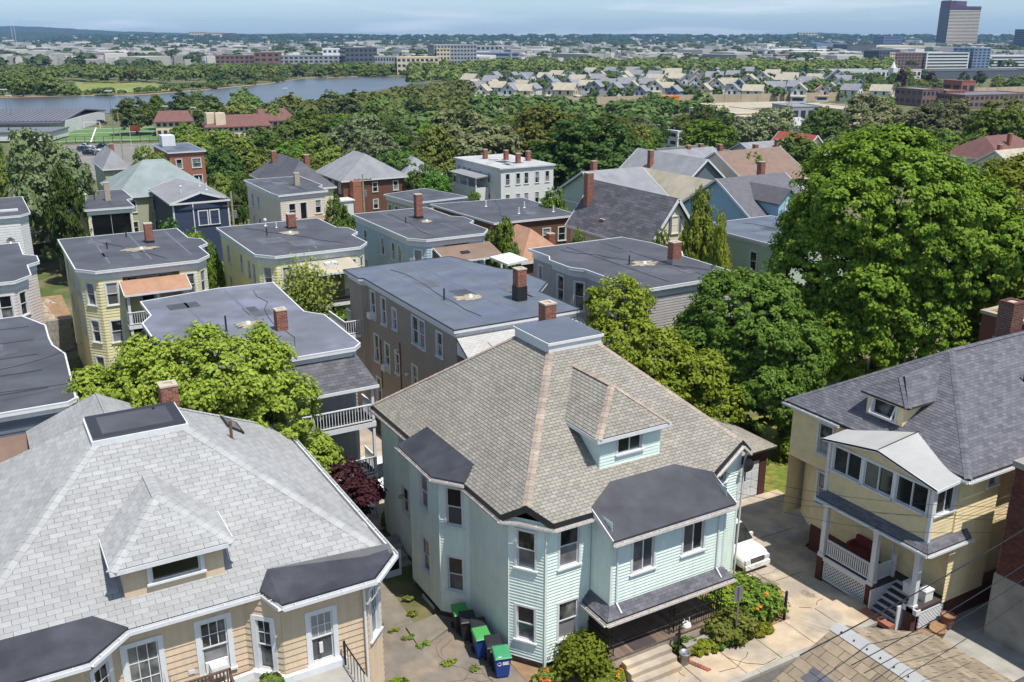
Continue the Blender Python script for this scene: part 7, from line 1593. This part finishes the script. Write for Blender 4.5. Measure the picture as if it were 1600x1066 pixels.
    MB().box(-h*.86,h*.86,f-.07,f+.12,zb+.02,zb+.24).build('bumper',pm,t); MB().box(-.2,.2,f-.085,f-.07,zb+.12,zb+.26).build('number_plate','plate',t)
    return t
car('white sport utility vehicle parked beside the mint house, facing the street', (13.72,2.45,gz(13.72,2.45)-.02), 0, 'car_white')
car('white sedan parked behind the mint house below the balconies', (2.1,18.6,gz(2.1,18.6)-.02), radians(4), 'car_white', False, 4.6, 1.8, 1.45)
car('white hatchback behind the white slatted fence at the left', (-11.7,39.6,gz(-11.7,39.6)-.02), radians(184), 'car_white', True, 4.1, 1.75, 1.55)
car('pale teal car in the yard left of the yellow three-decker', (-10.9,71.5,gz(-10.9,71.5)), radians(180), 'car_teal', True, 4.2, 1.8, 1.6)
for i, (u, v, pm, suv, a, lb) in enumerate(((132,237,'car_blue',True,80,'dark blue sport utility vehicle, left of the group in the parking lot'),(141,243,'car_black',True,75,'black sport utility vehicle nearest in the parking lot'),(150,238,'car_silver',False,70,'silver car partly behind the black one in the parking lot'),(161,232,'car_black',False,85,'black car by itself at the back of the parking lot'),(135,232,'car_silver',False,82,'silver car behind the dark blue one in the parking lot'),(160,194,'car_black',True,90,'black van behind the white soccer goal'))):
    p = Vector((0,0,0)); z = ZR
    for _ in range(30): p = at_z(u,v,z); z = .5*z+.5*gz(p.x,p.y)
    car(lb,(p.x,p.y,gz(p.x,p.y)+.05),-YAW+radians(a),pm,suv)
car('dark blue car parked right of the dark broad tree', (88,101,gz(88,101)), radians(60), 'car_blue', False, 4.6,1.8,1.5)
car('maroon car parked behind the pale yellow three-decker', (-.5,69.5,gz(-.5,69.5)), radians(95), 'car_maroon', False, 4.6,1.8,1.5)
# ---------------------------------------------------------------- trash carts
mat('cart_black', srgb(40,41,44), .5, .08, 6); mat('cart_green', srgb(70,146,78), .5, .06, 6); mat('cart_blue', srgb(32,66,138), .45, .06, 6); mat('cart_green2', srgb(62,140,96), .5, .06, 6); mat('label_white', (.75,.75,.75), .6, .05)
def cart(label, x, y, bm_, lm, rz, mark=None):
    t = thing('trash_cart', label, 'trash cart', (x,y,gz(x,y)-.05), rz, None); b = MB(); n = [(-.24,-.26),(.24,-.26),(.24,.24),(-.24,.24)]; m = [(-.31,-.37),(.31,-.37),(.31,.35),(-.31,.35)]
    b.v = [(x_,y_,.08) for x_,y_ in n]+[(x_,y_,.98) for x_,y_ in m]; b.f = [(3,2,1,0),(0,1,5,4),(1,2,6,5),(2,3,7,6),(3,0,4,7)]; b.box(-.33,.33,-.39,.37,.94,1.0); b.build('body',bm_,t)
    l = MB(); l.add([(-.34,-.42,1.0),(.34,-.42,1.0),(.34,.4,1.0),(-.34,.4,1.0),(-.31,-.38,1.04),(.31,-.38,1.04),(.31,.38,1.09),(-.31,.38,1.09),(-.2,-.22,1.075),(.2,-.22,1.075),(.2,.3,1.11),(-.2,.3,1.11)],[(0,1,5,4),(1,2,6,5),(2,3,7,6),(3,0,4,7),(4,5,9,8),(5,6,10,9),(6,7,11,10),(7,4,8,11),(8,9,10,11)]); l.build('lid',lm,t)
    for s in (-1,1): MB().tube((s*.26,.3,.13),(s*.33,.3,.13),.13,14).build('wheel','tyre',t)
    MB().bar((-.26,.46,.96),(.26,.46,.96),.035).bar((-.26,.46,.96),(-.26,.35,.9),.03).bar((.26,.46,.96),(.26,.35,.9),.03).build('handle',bm_,t)
    if mark == 'lid': MB().slab([(.06,-.34,1.052),(.2,-.34,1.052),(.2,-.24,1.062),(.06,-.24,1.062)],.004).build('sticker','label_white',t)
    if mark == 'front':
        m = MB(); zc, yc = .74, -.345
        for k in range(3):
            a0, a1 = 2*pi*k/3+.25, 2*pi*(k+1)/3-.15
            for j in range(6):
                p = a0+(a1-a0)*j/6; q = a0+(a1-a0)*(j+1)/6; m.bar((-.16+.075*cos(p),yc,zc+.075*sin(p)),(-.16+.075*cos(q),yc,zc+.075*sin(q)),.012,.028,up=(0,1,0))
        for j, wl in enumerate((.26,.22,.26)): m.box(-.03,-.03+wl,yc-.006,yc+.002,zc+.05-j*.055,zc+.08-j*.055)
        m.build('recycling_mark','label_white',t)
        MB().slab([(-.2,-.36,1.05),(-.08,-.36,1.05),(-.1,-.1,1.075),(-.2,-.1,1.075)],.004).build('sticker','label_white',t)
    if mark == 'text': 
        m = MB()
        for j in range(5): m.box(-.2+.085*j,-.14+.085*j,-.378,-.37,.78,.9)
        m.build('lettering','label_white',t)
    return t
cart('black trash cart with green lid, farthest of the row beside the mint house',-.72,2.85,'cart_black','cart_green',-.25)
cart('black trash cart with a white sticker on its lid, second farthest',-.72,2.2,'cart_black','cart_black',-.3,'lid')
cart('plain black trash cart in the middle of the row',-.58,1.5,'cart_black','cart_black',-.3)
cart('blue recycling cart with green lid in the middle of the row',-.78,.85,'cart_blue','cart_green',-.2)
cart('black trash cart with white lettering, second nearest',-.62,.15,'cart_black','cart_black',-.3,'text')
cart('blue recycling cart with green lid and white recycling mark, nearest',-.68,-.62,'cart_blue','cart_green2',-.3,'front')
# ---------------------------------------------------------------- small street things
sp_ = thing('street_sign','plain grey-white sign seen from behind on a thin metal post','sign',(8.55,-3.85,0)); MB().tube((0,0,0),(0,0,2.75),.03,8).build('post','galv',sp_); MB().box(-.24,.24,.03,.045,2.1,2.75).build('sign_panel','galv',sp_)
fp_ = thing('fence','low black wire fence with one thick post beside the driveway','fence',(11.75,-3.45,0)); MB().tube((0,0,-.1),(0,0,1.25),.06,10).tube((0,0,1.25),(0,0,1.32),.07,10,.02).build('post','iron',fp_)
wf = MB(); [wf.bar((0,0,z),(.15,4.2,z),.015) for z in (.3,.6,.9,1.15)]; [wf.bar((.15*k/8,4.2*k/8,.1),(.15*k/8,4.2*k/8,1.15),.012) for k in range(9)]; wf.build('wire','iron',fp_)
lp_ = thing('lantern_post','black garden post with white hanging lantern before the porch','lamp',(5.95,-3.35,0)); MB().tube((0,0,0),(0,0,1.5),.045,8).tube((0,0,1.5),(.35,0,1.62),.02,6).build('post','iron',lp_); MB().tube((.35,0,1.42),(.35,0,1.52),.2,12,.16).tube((.35,0,1.52),(.35,0,1.62),.05,8).build('lantern','appliance',lp_); MB().tube((.22,0,1.5),(.22,0,1.75),.015,6).tube((.48,0,1.5),(.48,0,1.75),.015,6).build('hook','appliance',lp_)
tb2 = thing('waste_bin','small round grey waste bin beside the concrete steps','bin',(5.95,-3.75,0)); nn_ = 16; b = MB(); prf = [(.17,0),(.22,.5),(.24,.5),(.24,.53),(.205,.53),(.16,.1)]; b.v = [(p*cos(2*pi*i/nn_),p*sin(2*pi*i/nn_),z) for p,z in prf for i in range(nn_)]; b.f = [(k*nn_+i,k*nn_+(i+1)%nn_,(k+1)*nn_+(i+1)%nn_,(k+1)*nn_+i) for k in range(len(prf)-1) for i in range(nn_)]; b.build('bucket','galv',tb2,True)
bp = thing('brick_edging','short run of red edging bricks beside the steps','brick edging',(5.9,-4.0,0)); be = MB().box(0,.2,0,.1,0,.07).mesh('brick','brick')
for k in range(9): place('brick', be, bp, Matrix.Translation((.1+.05*k,-.0-.115*k+.3,-.01)))
# two concrete ledges left of the iron rail
lg = thing('garden_ledge','grey concrete planter ledge under the iron porch railing','ledge',(7.4,-3.3,0)); MB().box(-1.1,.4,-.15,.12,0,.42).build('ledge','concrete',lg); MB().box(-1.12,.42,-.17,.14,.42,.47).build('cap','concrete_grey',lg)
sl2 = thing('stone_slab','cracked concrete slab with weeds beside the mint house bay','slab',(-2.1,3.0,gz(-2.1,3)-.06)); MB().slab([(-.7,-.6,.1),(.9,.1,.1),(.9,1.3,.1),(-.6,1.1,.1)],.14).build('slab','path',sl2)
rw = thing('retaining_kerb','low wooden retaining edge of the weed bed by the tan house','kerb',(-5.2,4.3,gz(-5,4.3))); MB().box(0,1.5,0,.12,-.1,.22).build('timber','old_wood',rw); MB().box(1.4,1.5,.12,2.2,-.1,.2).build('timber','old_wood',rw)
# overhead cables
def cable(label, pts, sag=.3, r=.02):
    t = thing('overhead_cable', label, 'cable'); b = MB(); A, B = Vector(pts[0]), Vector(pts[1]); n = 14; prev = A
    for k in range(1,n+1): s = k/n; q = A.lerp(B,s)-Vector((0,0,sag*4*s*(1-s))); b.tube(prev,q,r,5); prev = q
    b.build('cable','iron',t); return t
def c2(u0,v0,z0,u1,v1,z1): return [at_z(u0,v0,z0),at_z(u1,v1,z1)]
for i, a in enumerate(((1250,1024,8.0,1640,802,8.6),(1330,1040,8.0,1640,856,8.4),(1350,1052,7.8,1640,878,8.2),(1405,1062,7.6,1640,905,8.0))):
    cable(('thick overhead cable crossing in front of the yellow porch stair','overhead cable second from the top at the lower right','overhead cable third from the top at the lower right','lowest overhead cable at the lower right corner')[i], c2(*a), .15, (.02,.015,.013,.011)[i])
for i, a in enumerate(((1130,738,6.0,1640,792,8.2),(1150,770,5.6,1640,800,8.0),(1170,760,5.8,1640,812,7.8),(1225,800,5.2,1640,826,7.6))):
    cable(('thin wire','second thin wire','third thin wire','lowest thin wire')[i]+' from the mint house corner across the yellow house front', c2(*a), .5, .008)
cable('service cable over the black roof at the left edge', c2(-60,620,9.5,440,525,9.0), .4, .018); cable('upper service cable over the black roof at the left edge', c2(-60,585,9.8,130,535,9.6), .3, .014)
def upole(x, y, h, label):
    t = thing('utility_pole', label, 'utility pole', (x,y,gz(x,y))); MB().tube((0,0,0),(0,0,h),.16,8,.11).build('pole','bark_pale',t); MB().bar((-1.2,.3,h-.8),(1.2,-.3,h-.8),.12).bar((-1.0,.25,h-1.7),(1.0,-.25,h-1.7),.1).build('crossarm','bark',t); m = MB(); [m.tube((s,-s*.25,h-.74),(s,-s*.25,h-.55),.05,6) for s in (-1.1,-.5,.5,1.1)]; m.build('insulators','galv',t); MB().tube((.3,0,h-3.2),(.3,0,h-2.3),.22,10).build('transformer','galv',t)
upole(11.2,86,9.5,'wooden utility pole between the navy house and the beige house'); upole(89,108,10.5,'wooden utility pole left of the patched flat roof'); upole(32.5,98,9.5,'dark utility pole in front of the brown house'); upole(24,262,13,'utility pole beside the parking lot')
# ---------------------------------------------------------------- terrace with rubble left of the yellow three-decker
tw = thing('block_wall','pale concrete block retaining wall in the gap left of the yellow three-decker','wall',(-13.3,58,-2.3))
for r in range(7):
    for k in range(9):
        x = -.1+k*.4+(.2 if r % 2 else 0)
        if x < 3.3: MB().box(x+.008,x+.392,0+random.uniform(-.01,.01),.2,.45*r+.008,.45*r+.442).build('block','concrete_grey',tw)
MB().box(-.2,3.5,.2,9,0,3.1).build('terrace','dirt',tw)
for i, (x, y) in enumerate(((-11.6,59.2),(-11.9,61),(-12.2,62.8),(-11.2,64.2))):
    t = thing('rubble_heap',('rubble heap nearest the block wall','second rubble heap from the block wall','third rubble heap from the block wall','rubble heap farthest from the block wall')[i],'rubble',(x,y,.8)); r = random.Random(i)
    for k in range(9):
        a = r.uniform(0,6.28); d = r.uniform(0,.55); s = r.uniform(.16,.34); b = MB(); n = 7; pts = []
        for j in range(3):
            for q in range(n): pts.append((d*cos(a)*1.3+s*(1.2,1.0,.5)[j]*r.uniform(.8,1.2)*cos(q*2*pi/n),d*sin(a)+s*(1.2,1.0,.5)[j]*r.uniform(.8,1.2)*sin(q*2*pi/n),s*(0,.7,1.3)[j]*r.uniform(.8,1.2)))
        b.add(pts,[(j*n+q,j*n+(q+1)%n,(j+1)*n+(q+1)%n,(j+1)*n+q) for j in range(2) for q in range(n)]+[tuple(range(2*n,3*n))]); b.build('stone','concrete',t)
wf2 = thing('white_fence','white board fence between the pink and the black-roofed houses','fence',(-13.4,40.6,-1.3))
for k in range(9): MB().box(0,.03,.2*k*2,.2*k*2+.38,0,2.2).build('board','trim',wf2)
cp2 = thing('carport','dark open carport with tan roof left of the small yellow house','carport',(-10.4,102,gz(-10,102))); MB().slab([(-.5,-.3,2.8),(4.5,-.3,2.8),(4.5,6,3.2),(-.5,6,3.2)],.2).build('roof','roof_tan',cp2); MB().box(0,4,5.6,5.8,0,2.8).build('back_wall','old_wood',cp2); [MB().box(x,x+.15,-.1,.05,0,2.7).build('post','old_wood',cp2) for x in (0,3.9)]
# ---------------------------------------------------------------- haze: the air over the plain
hz = MB(); cc = [CAMP+RGT*sx*6300+FWD*t for t in (-90,9000) for sx in (-1,1)]
hz.prism([(cc[0].x,cc[0].y),(cc[1].x,cc[1].y),(cc[3].x,cc[3].y),(cc[2].x,cc[2].y)],ZR-1.4,135.0)
hm = bpy.data.materials.new('haze_air'); hm.use_nodes = True; hn = hm.node_tree; hn.nodes.remove(hn.nodes['Principled BSDF'])
pv = hn.nodes.new('ShaderNodeVolumePrincipled'); pv.inputs['Color'].default_value = (.30,.57,1.0,1); pv.inputs['Density'].default_value = 6e-5; pv.inputs['Anisotropy'].default_value = .0
hn.links.new(pv.outputs[0], hn.nodes['Material Output'].inputs['Volume'])
h_o = hz.build('haze', None); h_o.data.materials.append(hm); h_o['kind'] = 'stuff'; tag(h_o,'thin blue summer haze over the far town and hills','haze')
